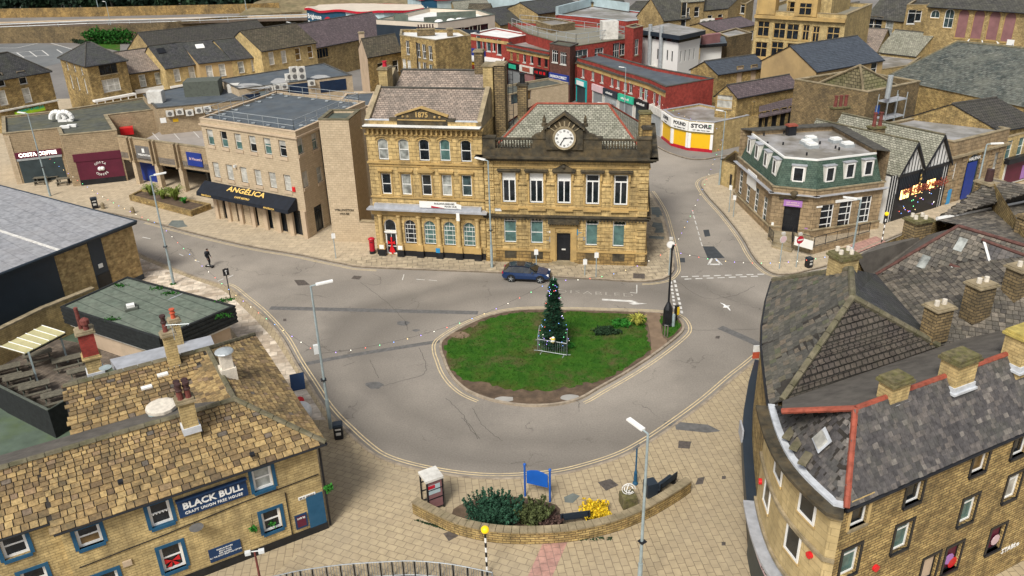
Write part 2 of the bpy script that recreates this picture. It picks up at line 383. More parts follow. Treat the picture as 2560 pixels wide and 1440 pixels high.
# ---------------------------------------------------------------- windows
STY=dict(
sash=dict(fr='white_paint',pane='pane_dark',rows=[.5],cols=0,sill='trim_stone',fw=.075),
tall=dict(fr='white_paint',pane='pane_dark',rows=[.74],cols=1,colfull=False,sill='trim_stone',fw=.09),
)
def window(par,A,B,u,z,w,h,dep=.16,fr='white_paint',pane='pane_dark',rows=(.5,),cols=(),sill='trim_stone',fw=.075,surround=None,sw=.16,name='window',pane2=None,split=.5,arch=0.,sillw=.12,head=None,bar=.045,label=None):
 A,B=Vector(A),Vector(B);t=(B-A).normalized();n=Vector((t.y,-t.x))
 T=V3(t,0);N=V3(n,0);O=V3(A,0)+T*u+Vector((0,0,z))-N*(dep-.03)
 mb=MB()
 def bx(u0,u1,z0,z1,d0,d1,mi=0):mb.par(O+T*u0+Vector((0,0,z0))+N*d0,T*(u1-u0),N*(d1-d0),(0,0,z1-z0),mi)
 hw,hh=w/2,h/2
 bx(-hw,-hw+fw,-hh,hh,-.06,.0);bx(hw-fw,hw,-hh,hh,-.06,.0)
 bx(-hw+fw,hw-fw,hh-fw,hh,-.06,-.002);bx(-hw+fw,hw-fw,-hh,-hh+fw*1.1,-.06,-.002)
 for r in rows:
  zz=-hh+h*r;bx(-hw+fw,hw-fw,zz-bar/2-.01,zz+bar/2+.01,-.05,-.012)
 for c in cols:
  if isinstance(c,tuple):c,za,zb=c
  else:za,zb=0,1
  uu=-hw+w*c;bx(uu-bar/2,uu+bar/2,-hh+h*za+.02,-hh+h*zb-.02,-.045,-.008)
 mats=[fr]
 if sill:bx(-hw-.06,hw+.06,-hh-sillw,-hh,-.05,dep+.05,1)
 if surround:
  o0,o1=dep-.028,dep+.012
  for q in((-hw-sw,-hw,-hh-sw*.2,hh+sw),(hw,hw+sw,-hh-sw*.2,hh+sw),(-hw,hw,hh,hh+sw)):bx(q[0],q[1],q[2],q[3],o0,o1,2)
 if head:bx(-hw-.12,hw+.12,hh,hh+.2,dep-.028,dep+.03,1)
 if arch>0:
  k=10;top=hh;prev=None
  for i in range(k+1):
   a=math.pi*i/k;p=(-hw*math.cos(a),hh-arch+arch*math.sin(a))
   if prev:
    a0,a1=prev,p;base=O+N*(dep-.028)
    q=[base+T*a0[0]+Vector((0,0,a0[1])),base+T*a1[0]+Vector((0,0,a1[1])),base+T*a1[0]+Vector((0,0,top)),base+T*a0[0]+Vector((0,0,top))]
    mb.face(q,1)
    mb.face([q[1],q[0],q[0]-N*(dep),q[1]-N*(dep)],1)
    f=lambda pt,s:base-N*(dep-.034)+T*pt[0]*s+Vector((0,0,hh-arch+(pt[1]-hh+arch)*s))
    mb.face([f(a0,1),f(a1,1),f(a1,.84),f(a0,.84)][::-1],0)
   prev=p
 mats+=[sill or 'trim_stone'];mats+=[surround or fr]
 fo=mb.build(name,mats,par)
 if label:fo['label']=label
 pb=MB();P=lambda uu,zz:O+T*uu+Vector((0,0,zz))-N*.035
 if pane2 and 0<split<1:
  zs=-hh+h*split
  pb.face([P(-hw,-hh),P(hw,-hh),P(hw,zs),P(-hw,zs)],0);pb.face([P(-hw,zs),P(hw,zs),P(hw,hh),P(-hw,hh)],1)
  pb.build('pane',[pane,pane2],fo)
 else:
  pb.face([P(-hw,-hh),P(hw,-hh),P(hw,hh),P(-hw,hh)],0);pb.build('pane',[pane],fo)
 return fo
def chimney(parent,p,z0,z1,sx,sy,rot,wm,cap='coping_stone',pots=0,pot='terracotta',ph=.7,name='chimney',capth=.16,potr=.13):
 mb=MB();mb.box(p[0],p[1],z0,sx,sy,z1-z0,rot);mb.box(p[0],p[1],z1,sx+.22,sy+.22,capth*.6,rot,1);mb.box(p[0],p[1],z1+capth*.6,sx+.08,sy+.08,capth*.6,rot,1)
 ch=mb.build(name,[wm,cap],parent)
 for i in range(pots):
  k=(i-(pots-1)/2)*(max(sx,sy)/(pots+.2));c,d=(math.cos(rot),math.sin(rot))if sx>=sy else(-math.sin(rot),math.cos(rot))
  pb=MB();zz=z1+capth*1.2
  pb.lathe((p[0]+c*k,p[1]+d*k,zz),[(potr*1.1,0),(potr,.08),(potr*.85,ph-.12),(potr*1.15,ph-.1),(potr*1.15,ph),(potr*.8,ph),(potr*.75,ph-.2)],10)
  pb.build('chimney_pot',pot,ch,smooth=False)
 return ch
# ---------------------------------------------------------------- a building
class Bld:
 def __init__(s,name,label,cat,pts,h,wm,z0=0.,group=None,hs=None):
  s.P=ccw(pts);s.h=h;s.wm=wm;s.z0=z0;c=sum((Vector(p)for p in s.P),Vector((0,0)))/len(s.P)
  s.root=thing(name,label,cat,(c.x,c.y,z0),group);s.holes={};s.extra=MB();s.ng=0
 def edge(s,e):return s.P[e],s.P[(e+1)%len(s.P)]
 def at(s,e,px,py):
  A,B=s.edge(e);t=(B-A).normalized();n=Vector((t.y,-t.x));d=FW+RT*((px-1280)/F)-UP*((py-720)/F)
  k=n.dot(A)/n.dot(d.to_2d());p=d*k;return(p.to_2d()-A).dot(t),CAMH+p.z
 def pt(s,e,u,z,out=0.):
  A,B=s.edge(e);t=(B-A).normalized();n=Vector((t.y,-t.x));return V3(A+t*u+n*out,z)
 def win(s,e,px,py,w,h,**k):
  u,z=s.at(e,px,py);return s.winm(e,u,z,w,h,**k)
 def winm(s,e,u,z,w,h,**k):
  A,B=s.edge(e);L=(B-A).length
  u=min(max(u,w/2+.1),L-w/2-.1)
  s.holes.setdefault(e,[]).append((u-w/2,u+w/2,z-h/2,z+h/2));return window(s.root,A,B,u,z,w,h,**k)
 def row(s,e,p0,p1,n,w,h,panes=None,**k):
  u0,z0=s.at(e,*p0);u1,z1=s.at(e,*p1);out=[]
  for i in range(n):
   f=i/(n-1)if n>1 else 0;kk=dict(k)
   if panes:kk.update(panes[i%len(panes)])
   out.append(s.winm(e,u0+(u1-u0)*f,(z0+z1)/2,w,h,**kk))
  return out
 def slab(s,e,u0,u1,za,zb,out,mat,name='sign_board',into=.02,parent=None,mats=None):
  A,B=s.edge(e);t=(B-A).normalized();n=Vector((t.y,-t.x));mb=MB()
  mb.par(V3(A+t*u0-n*into,za),V3(t,0)*(u1-u0),V3(n,0)*(out+into),(0,0,zb-za));return mb.build(name,mat,parent or s.root)
 def slabpx(s,e,p0,p1,out,mat,name='sign_board',**k):
  u0,za=s.at(e,*p0);u1,zb=s.at(e,*p1);return s.slab(e,min(u0,u1),max(u0,u1),min(za,zb),max(za,zb),out,mat,name,**k)
 def lettering(s,e,u,z,txt,size,mat,out=.06,parent=None,**k):
  A,B=s.edge(e);t=(B-A).normalized();return text(parent or s.root,txt,s.pt(e,u,z,out),V3(t,0),(0,0,1),size,mat,**k)
 def course(s,z,ht,out,mat,edges=None,name='string_course',ends=0.,gap=None):
  mb=MB();Q=offset(s.P,out)
  for e in(range(len(s.P))if edges is None else edges):
   j=(e+1)%len(s.P);a,b=s.edge(e);t=(b-a).normalized();n=Vector((t.y,-t.x))
   full=edges is None
   if full:q=[a,b,Q[j],Q[e]]
   else:q=[a-t*ends,b+t*ends,b+t*ends+n*out,a-t*ends+n*out]
   qs=[q]
   if gap and gap[0]==e:g0,g1=a+t*gap[1],a+t*gap[2];qs=[[q[0],g0,g0+n*out,q[3]],[g1,q[1],q[2],g1+n*out]]
   for q in qs:
    q2=[q[0]-n*.02,q[1]-n*.02,q[2],q[3]]
    mb.prism([q2[3],q2[2],q2[1],q2[0]],z,z+ht,0,bottom=True)
  return mb.build(name,mat,s.root)
 def finish(s,hs=None,gables=None,top=False):
  """walls with their openings; gables: {edge: ridge height or (u, z)}"""
  mb=s.extra
  for e in range(len(s.P)):
   A,B=s.edge(e);L=(B-A).length;t=(B-A).normalized();n=Vector((t.y,-t.x));hl=s.holes.get(e,[])
   us=sorted(set([0,L]+[min(max(x,0),L)for q in hl for x in q[:2]]));zs=sorted(set([s.z0,s.h]+[min(max(x,s.z0),s.h)for q in hl for x in q[2:]]))
   f=lambda u,z,d=0.:V3(A+t*u-n*d,z)
   for i in range(len(us)-1):
    j=0
    while j<len(zs)-1:
     um=(us[i]+us[i+1])/2;ins=lambda zz:any(q[0]<um<q[1]and q[2]<zz<q[3]for q in hl)
     if ins((zs[j]+zs[j+1])/2):j+=1;continue
     k=j
     while k+1<len(zs)-1 and not ins((zs[k+1]+zs[k+2])/2):k+=1
     mb.face([f(us[i],zs[j]),f(us[i+1],zs[j]),f(us[i+1],zs[k+1]),f(us[i],zs[k+1])]);j=k+1
   for q in hl:
    a,b,c,d=q;c=max(c,s.z0);dp=.2
    mb.face([f(a,c),f(a,c,dp),f(b,c,dp),f(b,c)][::-1]);mb.face([f(a,d),f(b,d),f(b,d,dp),f(a,d,dp)][::-1])
    mb.face([f(a,c),f(a,d),f(a,d,dp),f(a,c,dp)][::-1]);mb.face([f(b,c),f(b,c,dp),f(b,d,dp),f(b,d)][::-1])
   if gables and e in gables:
    g=gables[e];gu,gz=(L/2,g)if not isinstance(g,tuple)else g
    mb.face([f(0,s.h),f(L,s.h),f(gu,gz)])
  if top:mb.face([V3(p,s.h)for p in s.P])
  return mb.build('wall',s.wm,s.root)
 def flat(s,mat,up=.35,wd=.28,cop='coping_stone',drop=.0,capth=.08,name='roof'):
  """flat roof sunk behind a parapet with a coping"""
  In=offset(s.P,-wd);mb=MB();zt=s.h+up;zr=s.h-drop
  mb.face([V3(p,zr+.01)for p in In]);r=mb.build(name,mat,s.root)
  if up>0:
   w=s.extra;n=len(s.P)
   for i in range(n):
    j=(i+1)%n;w.face([V3(s.P[i],s.h),V3(s.P[j],s.h),V3(s.P[j],zt),V3(s.P[i],zt)]);w.face([V3(In[j],zr),V3(In[i],zr),V3(In[i],zt),V3(In[j],zt)])
   O2=offset(s.P,.05);I2=offset(s.P,-wd-.04);c=MB()
   for i in range(n):
    j=(i+1)%n;c.prism([O2[i],O2[j],I2[j],I2[i]],zt,zt+capth,0,bottom=True)
   c.build('coping',cop,s.root)
  return r
 def pitched(s,mat,rz,axis=0,ins=(0,0),over=.3,th=.1,ridge='ridge_dark',gut='black_paint',mid=.5,name='roof',slate=None,verge=.12):
  """roof on a 4-corner plan; ridge runs parallel to edge `axis`; ins: hip insets at its two ends (0 = gable)"""
  P=s.P[axis:]+s.P[:axis];A,B,C,Dd=P;t=(B-A).normalized();zo=s.h
  k=(rz-s.h);tA=Dd-A;tB=C-B;R0=A+tA*mid;R1=B+tB*mid;rl=(R1-R0).normalized()
  dF=tA.length*mid;dB=tA.length*(1-mid)
  nF=-tA.normalized()
  g0,g1=ins[0]<=0,ins[1]<=0
  r0=V3(R0+rl*ins[0]-(rl*verge if g0 else rl*0),rz);r1=V3(R1-rl*ins[1]+(rl*verge if g1 else rl*0),rz)
  zf=zo-k*over/dF;zb=zo-k*over/dB
  hA=over if not g0 else verge;hB=over if not g1 else verge
  a=V3(A+nF*over-t*hA,zf);b=V3(B+nF*over+t*hB,zf);c=V3(C-nF*over+t*hB,zb);d=V3(Dd-nF*over-t*hA,zb)
  faces=[[a,b,r1,r0],[c,d,r0,r1]]
  if not g0:faces.append([d,a,r0])
  if not g1:faces.append([b,c,r1])
  mb=MB();dn=Vector((0,0,-th));s.faces=faces
  for fc in faces:mb.face(fc,0)
  for p,q in((a,b),(b,c),(c,d),(d,a)):
   if(p==b and g1):segs=[(b,r1),(r1,c)]
   elif(p==d and g0):segs=[(d,r0),(r0,a)]
   else:segs=[(p,q)]
   for x,y in segs:mb.face([x+dn,y+dn,y,x],1)
  for fc in faces:mb.face([p+dn for p in fc][::-1],1)
  mats=[mat,gut]
  ro=mb.build(name,mats,s.root)
  rb=MB();segs=[(r0,r1)]
  if not g0:segs+=[(r0,a),(r0,d)]
  if not g1:segs+=[(r1,b),(r1,c)]
  for p,q in segs:rb.tube(p+Vector((0,0,.02)),q+Vector((0,0,.02)),.11,.11,6)
  rb.build('ridge',ridge,ro)
  if gut:
   gb=MB();gb.tube(a+Vector((0,0,-.08)),b+Vector((0,0,-.08)),.07,.07,6);gb.tube(c+Vector((0,0,-.08)),d+Vector((0,0,-.08)),.07,.07,6)
   gb.build('gutter',gut,ro)
  gg={}
  if g0:gg[(axis+3)%4]=((s.P[(axis+3)%4]-s.P[axis]).length*(1-mid),rz-.06)
  if g1:gg[(axis+1)%4]=((C-B).length*mid,rz-.06)
  s.gab=gg;return ro
def pxl(pts,z):return[G2(x,y,z)for x,y in pts]
# ---------------------------------------------------------------- ground materials
def asphalt(name,c,patch,pa=.5,bump=.004,lanes=False):
 mt,t,bs=_nt(name);ob=t.nodes.new('ShaderNodeTexCoord').outputs['Object']
 k=_mix(t,dark(c,.86),dark(c,1.14),_noise(t,ob,.12,5,.6))
 k=_mix(t,k,patch,_math(t,'MULTIPLY',_noise(t,ob,.055,6,.65,.46,.62),pa))
 if lanes:
  def nd(op,**kw):
   n=t.nodes.new('ShaderNodeVectorMath');n.operation=op;return n
  s_=nd('SUBTRACT');t.links.new(ob,s_.inputs[0]);s_.inputs[1].default_value=(4.0,52.6,0);d_=nd('DIVIDE');t.links.new(s_.outputs[0],d_.inputs[0]);d_.inputs[1].default_value=(9.9,7.4,1);l_=nd('LENGTH');t.links.new(d_.outputs[0],l_.inputs[0])
  rho=_math(t,'ADD',l_.outputs['Value'],_math(t,'MULTIPLY',_noise(t,ob,.12,3,.5,0,1),.5))
  cr=t.nodes.new('ShaderNodeValToRGB');t.links.new(_math(t,'MULTIPLY',rho,.25),cr.inputs[0])
  el=[(.30,0),(.37,.15),(.44,.9),(.48,.55),(.53,.95),(.60,0),(.70,.5),(.80,.1)]
  while len(cr.color_ramp.elements)<len(el):cr.color_ramp.elements.new(.5)
  for e_,(p_,v_)in zip(cr.color_ramp.elements,el):e_.position=p_;e_.color=(v_,v_,v_,1)
  k=_mix(t,k,dark(c,.60),_math(t,'MULTIPLY',cr.outputs[0],.75))
 k2=_mix(t,(.72,.72,.72),(1.28,1.28,1.28),_noise(t,ob,9,6,.85,.3,.7));k=_mix(t,k,k2,1.,'MULTIPLY')
 vo=t.nodes.new('ShaderNodeTexVoronoi');vo.feature='DISTANCE_TO_EDGE';vo.inputs['Scale'].default_value=.16
 nz=t.nodes.new('ShaderNodeTexNoise');nz.inputs['Scale'].default_value=.8;nz.inputs['Detail'].default_value=8;t.links.new(ob,nz.inputs['Vector'])
 ad=t.nodes.new('ShaderNodeVectorMath');ad.operation='MULTIPLY_ADD';t.links.new(nz.outputs['Color'],ad.inputs[0]);ad.inputs[1].default_value=(3,3,0);t.links.new(ob,ad.inputs[2]);t.links.new(ad.outputs[0],vo.inputs['Vector'])
 r=t.nodes.new('ShaderNodeMapRange');r.inputs[1].default_value=.002;r.inputs[2].default_value=.008;r.inputs[3].default_value=1;r.inputs[4].default_value=0;t.links.new(vo.outputs[0],r.inputs[0])
 f=_math(t,'MULTIPLY',r.outputs[0],_math(t,'MULTIPLY',_noise(t,ob,.25,2,.5,.5,.6),.55));k=_mix(t,k,dark(c,.25),f)
 t.links.new(k,bs.inputs['Base Color']);bs.inputs['Roughness'].default_value=.85;bs.inputs['Specular IOR Level'].default_value=.3
 _bump(t,bs,_noise(t,ob,40,3,.7,0,1),bump);MATS[name]=mt
asphalt('asphalt',(.25,.222,.19),(.35,.308,.26),.85,lanes=True)
asphalt('asphalt_far',(.20,.185,.17),(.15,.14,.13),.5)
plain('yard_concrete',(.085,.115,.085),.85,.2,.8,dirt=(.09,.13,.03),da=.6,dscale=.3)
asphalt('asphalt_carpark',(.15,.155,.155),(.19,.185,.18),.5)
plain('asphalt_patch',(.125,.12,.115),.85,.2,3)
plain('asphalt_dark_patch',(.045,.05,.055),.85,.2,2)
plain('asphalt_teal_patch',(.14,.155,.14),.85,.2,2)
plain('crack',(.10,.09,.078),.9,.3,3)
plain('iron',(.09,.075,.065),.7,.3,6)
plain('line_white',(.66,.64,.60),.7,.15,3,dirt=(.3,.27,.23),da=.7,dscale=2.5)
plain('line_worn',(.48,.45,.40),.8,.2,3,dirt=(.26,.235,.2),da=.9,dscale=2.2)
plain('line_yellow',(.66,.52,.30),.7,.12,3,dirt=(.36,.30,.22),da=.95,dscale=1.6)
plain('kerb',(.33,.27,.20),.85,.25,2.5,dirt=(.15,.12,.09),da=.6,dscale=.8)
brick('flags',(.50,.405,.28),(.42,.34,.235),(.25,.20,.145),.85,.6,.016,(.34,.285,.21),.6,.1,rot=.1,bump=.004,var=.12)
brick('flags_old',(.45,.37,.255),(.38,.31,.21),(.13,.11,.08),.95,.75,.022,(.18,.15,.11),.7,.2,rot=-.11,bump=.01)
brick('plaza_paving',(.42,.335,.21),(.38,.30,.19),(.20,.155,.10),.55,.40,.018,(.31,.255,.18),.6,.1,rot=1.45,bump=.004,var=.1)
brick('plaza_paving_left',(.43,.345,.22),(.39,.31,.20),(.23,.18,.12),.55,.42,.018,(.31,.26,.19),.6,.1,rot=.42,bump=.004,var=.1)
brick('pale_mosaic',(.70,.60,.48),(.38,.30,.22),(.30,.25,.19),1.1,.62,.015,(.36,.3,.23),.4,.3,rot=-.25,bump=.004)
brick('pink_paving',(.45,.25,.20),(.40,.22,.18),(.25,.16,.13),.5,.4,.02,(.3,.2,.17),.4,.3,rot=1.45,bump=.004)
plain('soil',(.115,.078,.05),.95,.35,1.5,dirt=(.055,.04,.03),da=.7,dscale=.8,bump=.02)
plain('path_mud',(.21,.145,.095),.95,.2,2,dirt=(.12,.085,.06),da=.5,dscale=1,bump=.01)
plain('puddle',(.36,.34,.31),.15,.1,1)
def grassmat():
 mt,t,bs=_nt('grass');ob=t.nodes.new('ShaderNodeTexCoord').outputs['Object']
 k=_mix(t,(.02,.078,.007),(.05,.135,.013),_noise(t,ob,1.1,8,.75,.35,.65))
 k=_mix(t,k,(.075,.088,.018),_math(t,'MULTIPLY',_noise(t,ob,.33,6,.7,.5,.66),.8))
 k=_mix(t,k,(.12,.09,.045),_math(t,'MULTIPLY',_noise(t,ob,.24,7,.75,.51,.66),.9))
 t.links.new(k,bs.inputs['Base Color']);bs.inputs['Roughness'].default_value=.95;bs.inputs['Specular IOR Level'].default_value=.15
 _bump(t,bs,_noise(t,ob,12,6,.8,0,1),.06);MATS['grass']=mt
grassmat()
def smooth(P,n=5,closed=False):
 P=[Vector(p[:2])for p in P];out=[];N=len(P)
 for i in range(N if closed else N-1):
  g=lambda k:P[k%N]if closed else P[min(max(k,0),N-1)]
  a,b,c,d=g(i-1),g(i),g(i+1),g(i+2)
  for k in range(n):
   t=k/n;out.append(.5*((2*b)+(c-a)*t+(2*a-5*b+4*c-d)*t*t+(3*b-a-3*c+d)*t**3))
 if not closed:out.append(P[-1])
 return out
def side(P,off,closed=False):
 out=[];N=len(P)
 for i in range(N):
  a=P[i-1]if(i>0 or closed)else P[i];b=P[(i+1)%N]if(i<N-1 or closed)else P[i]
  t=(b-a).normalized();out.append(P[i]+Vector((t.y,-t.x))*off)
 return out
def strip(name,P,o0,o1,z0,z1,mat,closed=False,breaks=None):
 """a band between two offsets of a path (offset > 0: to the right of travel)"""
 a,b=side(P,o0,closed),side(P,o1,closed);mb=MB();N=len(P)
 for i in range(N if closed else N-1):
  j=(i+1)%N
  if breaks and breaks(i):continue
  q=[a[i],a[j],b[j],b[i]]
  if z1-z0<.001:
   f=[V3(p,z1)for p in q];nn=(f[1]-f[0]).cross(f[2]-f[1]);mb.face(f if nn.z>0 else f[::-1])
  else:mb.prism(q,z0,z1)
 o=mb.build(name,mat);struct(o);return o
def sheet(name,poly,z,mat,z0=None,label=None):
 mb=MB();P=ccw(poly)
 if z0 is None:mb.face([V3(p,z)for p in P])
 else:mb.prism(P,z0,z)
 return struct(mb.build(name,mat),label=label)
mb=MB();mb.face([(-900,-60,-.02),(900,-60,-.02),(900,1500,-.02),(-900,1500,-.02)]);struct(mb.build('ground','asphalt_far'))
sheet('road',pxl([(-900,560),(-300,420),(350,430),(1200,500),(1500,240),(1640,230),(1900,330),(1900,480),(2700,500),(2700,1440),(2300,2200),(200,2200),(-900,1200)],0),0,'asphalt')
K1=smooth(pxl([(60,487),(168,513),(329,545),(403,563),(514,592),(638,620),(739,637),(800,650),(860,662),(910,670),(1085,677),(1253,684),(1387,694),(1522,702),(1589,706),(1640,703),(1668,695),(1683,681),(1686,665),(1680,625),(1670,581),(1656,531),(1633,491),(1614,466),(1590,430)],0),4)
sheet('pavement',K1+[Vector((4,108)),Vector((-8,128)),Vector((-20,150)),Vector((-110,150)),Vector((-110,95))],.12,'flags',0)
strip('kerb',K1,0,-.16,0,.135,'kerb')
sheet('pavement',pxl([(850,655),(910,664),(1085,672),(1253,679),(1387,689),(1522,697),(1589,700),(1650,697),(1675,678),(1662,581),(1648,531),(1625,491),(1612,660),(1226,648),(950,630)],.12),.124,'flags_old')
K3=smooth(pxl([(1880,424),(1830,431),(1794,438),(1765,446),(1751,457),(1756,473),(1776,500),(1811,538),(1855,595),(1878,635),(1902,665),(1935,686),(1979,687),(2029,676),(2073,664),(2133,637),(2204,606),(2290,572),(2400,535),(2560,490),(2700,455)],0),4)
sheet('pavement',K3+[Vector((90,110)),Vector((60,130)),Vector((34,100))],.12,'flags',0)
strip('kerb',K3,0,-.16,0,.135,'kerb')
K5=smooth(pxl([(1520,300),(1600,345),(1641,367),(1664,380),(1700,393),(1734,400),(1767,399),(1797,393),(1880,383)],0),4)
sheet('pavement',K5+[Vector((60,112)),Vector((60,150)),Vector((10,150))],.12,'asphalt_far',0)
strip('kerb',K5,0,-.16,0,.135,'kerb')
K2=smooth(pxl([(250,600),(336,628),(370,645),(420,665),(487,692),(551,711),(578,721),(605,743),(655,785),(705,843),(740,905),(775,960),(805,1008),(832,1042),(862,1072),(905,1112),(951,1145),(1018,1168),(1105,1186),(1186,1196),(1270,1198),(1387,1189),(1471,1170),(1555,1142),(1622,1106),(1690,1060),(1767,1003),(1833,946),(1882,907),(1960,840),(2060,760)],0),4)
S2=K2+[Vector((60,62)),Vector((60,-20)),Vector((-9,-20)),Vector((-11,29.2)),Vector((-14,28.6)),Vector((-30,20)),Vector((-80,20)),Vector((-80,60))]
sheet('pavement',S2,.12,'plaza_paving',0)
strip('kerb',K2,0,.18,0,.135,'kerb')
sheet('pavement',pxl([(822,1040),(862,1085),(905,1124),(951,1157),(1018,1180),(1060,1190),(1035,1290),(1240,1345),(1350,1352),(1320,1440),(1290,1560),(640,1480),(820,1310),(800,1070)],.12),.124,'plaza_paving_left')
sheet('pavement',pxl([(338,640),(420,675),(487,700),(549,721),(570,735),(595,757),(640,800),(690,855),(727,912),(762,968),(790,1012),(815,1050),(730,1050),(640,900),(560,800),(350,720)],.12),.124,'pale_mosaic')
sheet('pavement',pxl([(1361,1350),(1421,1350),(1381,1440),(1350,1520),(1285,1520),(1320,1440)],.12),.128,'pink_paving')
sheet('pavement',pxl([(2110,618),(2190,590),(2215,604),(2133,636),(2095,652)],.12),.124,'pink_paving')
sheet('yard',[(-60,24),(-22,27),(-17.5,41),(-21.5,49),(-36,66),(-60,60)],.126,'yard_concrete')
# ---- road markings
def yell(P,sgn,br=None,w=.09,o=(.28,.48)):
 for q in o:strip('road_line',P,sgn*q,sgn*(q+w*.8),.008,.008,'line_yellow',breaks=br)
yell(K1,1,lambda i:not(9<i<37 or 56<i<90));yell(K3,1,lambda i:i>60);yell(K2,-1,lambda i:i<21)
KI=[(1100,858),(1100,880),(1107,900),(1118,928),(1140,958),(1175,984),(1237,1006),(1312,1017),(1387,1015),(1450,1000),(1500,972),(1562,937),(1625,897),(1675,860),(1703,836),(1711,822),(1706,806),(1693,794),(1670,786),(1625,782),(1500,778),(1407,776),(1325,775),(1275,779),(1225,790),(1187,804),(1150,822),(1120,840)]
KI=smooth(pxl(KI,0),4,True)
sheet('traffic_island',side(KI,-.1,True),.12,'soil',0)
strip('kerb',KI,0,-.18,0,.14,'kerb',True)
for q in(.3,.5):strip('road_line',KI,q,q+.075,.008,.008,'line_yellow',True,breaks=lambda i:22<=i<36)
rn=random.Random(3)
GI=pxl([(1124,850),(1112,878),(1121,912),(1138,935),(1165,950),(1210,958),(1260,972),(1330,976),(1400,972),(1455,960),(1490,955),(1530,938),(1560,920),(1600,895),(1625,872),(1618,845),(1612,815),(1606,788),(1500,782),(1407,781),(1325,780),(1280,785),(1230,796),(1190,812),(1150,832)],.12)
GI2=smooth(GI,5,True);GI2=[p+Vector((rn.uniform(-.18,.18),rn.uniform(-.18,.18)))for p in GI2]
struct(sheet('grass',GI2,.135,'grass',.12),'stuff')
GJ=[p+Vector((rn.uniform(-.1,.1),rn.uniform(-.1,.1)))for p in smooth(pxl([(1652,790),(1685,795),(1699,808),(1698,822),(1672,845),(1660,838),(1655,815)],.12),4,True)]
struct(sheet('grass',GJ,.135,'grass',.12),'stuff')
sheet('path',smooth(pxl([(1612,783),(1650,783),(1652,810),(1656,840),(1668,853),(1655,868),(1628,888),(1628,860),(1622,820)],.12),4,True),.13,'path_mud')
for c,rx,ry in(((1262,998),24,7),((1425,994),26,8),((1150,838),25,9)):
 sheet('puddle' if c[1]>900 else 'soil_patch',[p for p in smooth(pxl([(c[0]+rx*math.cos(a)*rn.uniform(.8,1.1),c[1]+ry*math.sin(a)*rn.uniform(.8,1.1))for a in(i*math.pi/5 for i in range(10))],.12),3,True)],.139,'puddle' if c[1]>900 else 'path_mud')
mb=MB()
for i in range(15000):
 if i<14000:
  x=rn.uniform(-5,12.5);y=rn.uniform(46,60)
  if not in_poly(x,y,GI2):continue
 else:
  x=rn.uniform(11,14);y=rn.uniform(52,60)
  if not in_poly(x,y,GJ):continue
 a=rn.uniform(0,6.28);h=rn.uniform(.04,.11);ww=rn.uniform(.03,.07);c,s_=math.cos(a)*ww,math.sin(a)*ww
 mb.face([(x-c,y-s_,.13),(x+c,y+s_,.13),(x+rn.uniform(-.05,.05),y+rn.uniform(-.05,.05),.13+h)])
struct(mb.build('grass_tufts','grass'),'stuff')
def gstrip(name,pts,w,mat,z=.005,jit=0.):
 P=smooth(pxl(pts,0),3)if len(pts)>2 else pxl(pts,0)
 if jit:
  Q=[]
  for a,b in zip(P,P[1:]):
   n=max(2,int((b-a).length/.25))
   for i in range(n):Q.append(a.lerp(b,i/n)+Vector((rn.uniform(-jit,jit),rn.uniform(-jit,jit))))
  P=Q
 return strip(name,P,-w/2,w/2,z,z,mat)
gstrip('road_repair',[(675,770),(940,776),(1195,782)],.62,'asphalt_patch');gstrip('road_repair',[(742,914),(880,888),(1100,853)],.5,'asphalt_patch')
gstrip('road_repair',[(1800,818),(1850,840),(1912,868)],.7,'asphalt_patch')
gstrip('road_repair',[(1660,1058),(1700,1063)],.5,'asphalt_patch');sheet('pavement_repair',pxl([(1686,1054),(1770,1062),(1802,1078),(1768,1082),(1690,1074)],.12),.13,'asphalt_patch')
for pts in([(900,705),(960,750),(1010,800),(1020,830)],[(1115,995),(1130,1010),(1160,1040),(1175,1075),(1205,1100)],[(1155,1045),(1180,1070),(1196,1102)],[(1182,1020),(1200,1055),(1225,1080),(1262,1105)],[(960,965),(1010,950),(1060,935),(1062,900),(1045,865)],[(1275,1160),(1310,1154),(1318,1170)],
[(1700,822),(1760,826),(1905,822)],[(860,915),(895,902)],[(925,900),(950,950)],[(1690,700),(1760,745),(1840,738),(1890,712)]):
 gstrip('road_crack',pts,.04,'crack',.006,.05)
def blob(px,py,rx,ry,mat,z=.006,name='road_patch',n=12,j=.25):
 sheet(name,pxl([(px+rx*math.cos(2*math.pi*i/n)*rn.uniform(1-j,1+j),py+ry*math.sin(2*math.pi*i/n)*rn.uniform(1-j,1+j))for i in range(n)],0 if z<.1 else .12),z,mat)
blob(1008,808,16,6,'asphalt_patch');blob(1040,826,9,3,'asphalt_patch');blob(938,963,22,9,'asphalt_patch');blob(1812,764,3,1,'line_white')
for q in([(1757,616),(1785,616),(1812,645),(1770,647)],[(1758,575),(1772,574),(1776,590),(1762,592)]):sheet('road_patch',pxl(q,0),.006,'asphalt_dark_patch')
sheet('road_patch',pxl([(1698,645),(1712,645),(1713,656),(1698,656)],0),.006,'asphalt_dark_patch')
for q in([(1628,518),(1650,518),(1658,540),(1630,536)],[(1634,556),(1655,558),(1660,582),(1636,582),(1640,570),(1628,566)],[(1622,589),(1659,592),(1660,598),(1622,596)],[(1640,537),(1648,537),(1649,543),(1641,543)]):sheet('pavement_repair',pxl(q,.12),.13,'asphalt_teal_patch')
sheet('pavement_repair',pxl([(430,551),(458,551),(462,560),(470,566),(440,570),(420,563)],.12),.13,'asphalt_teal_patch')
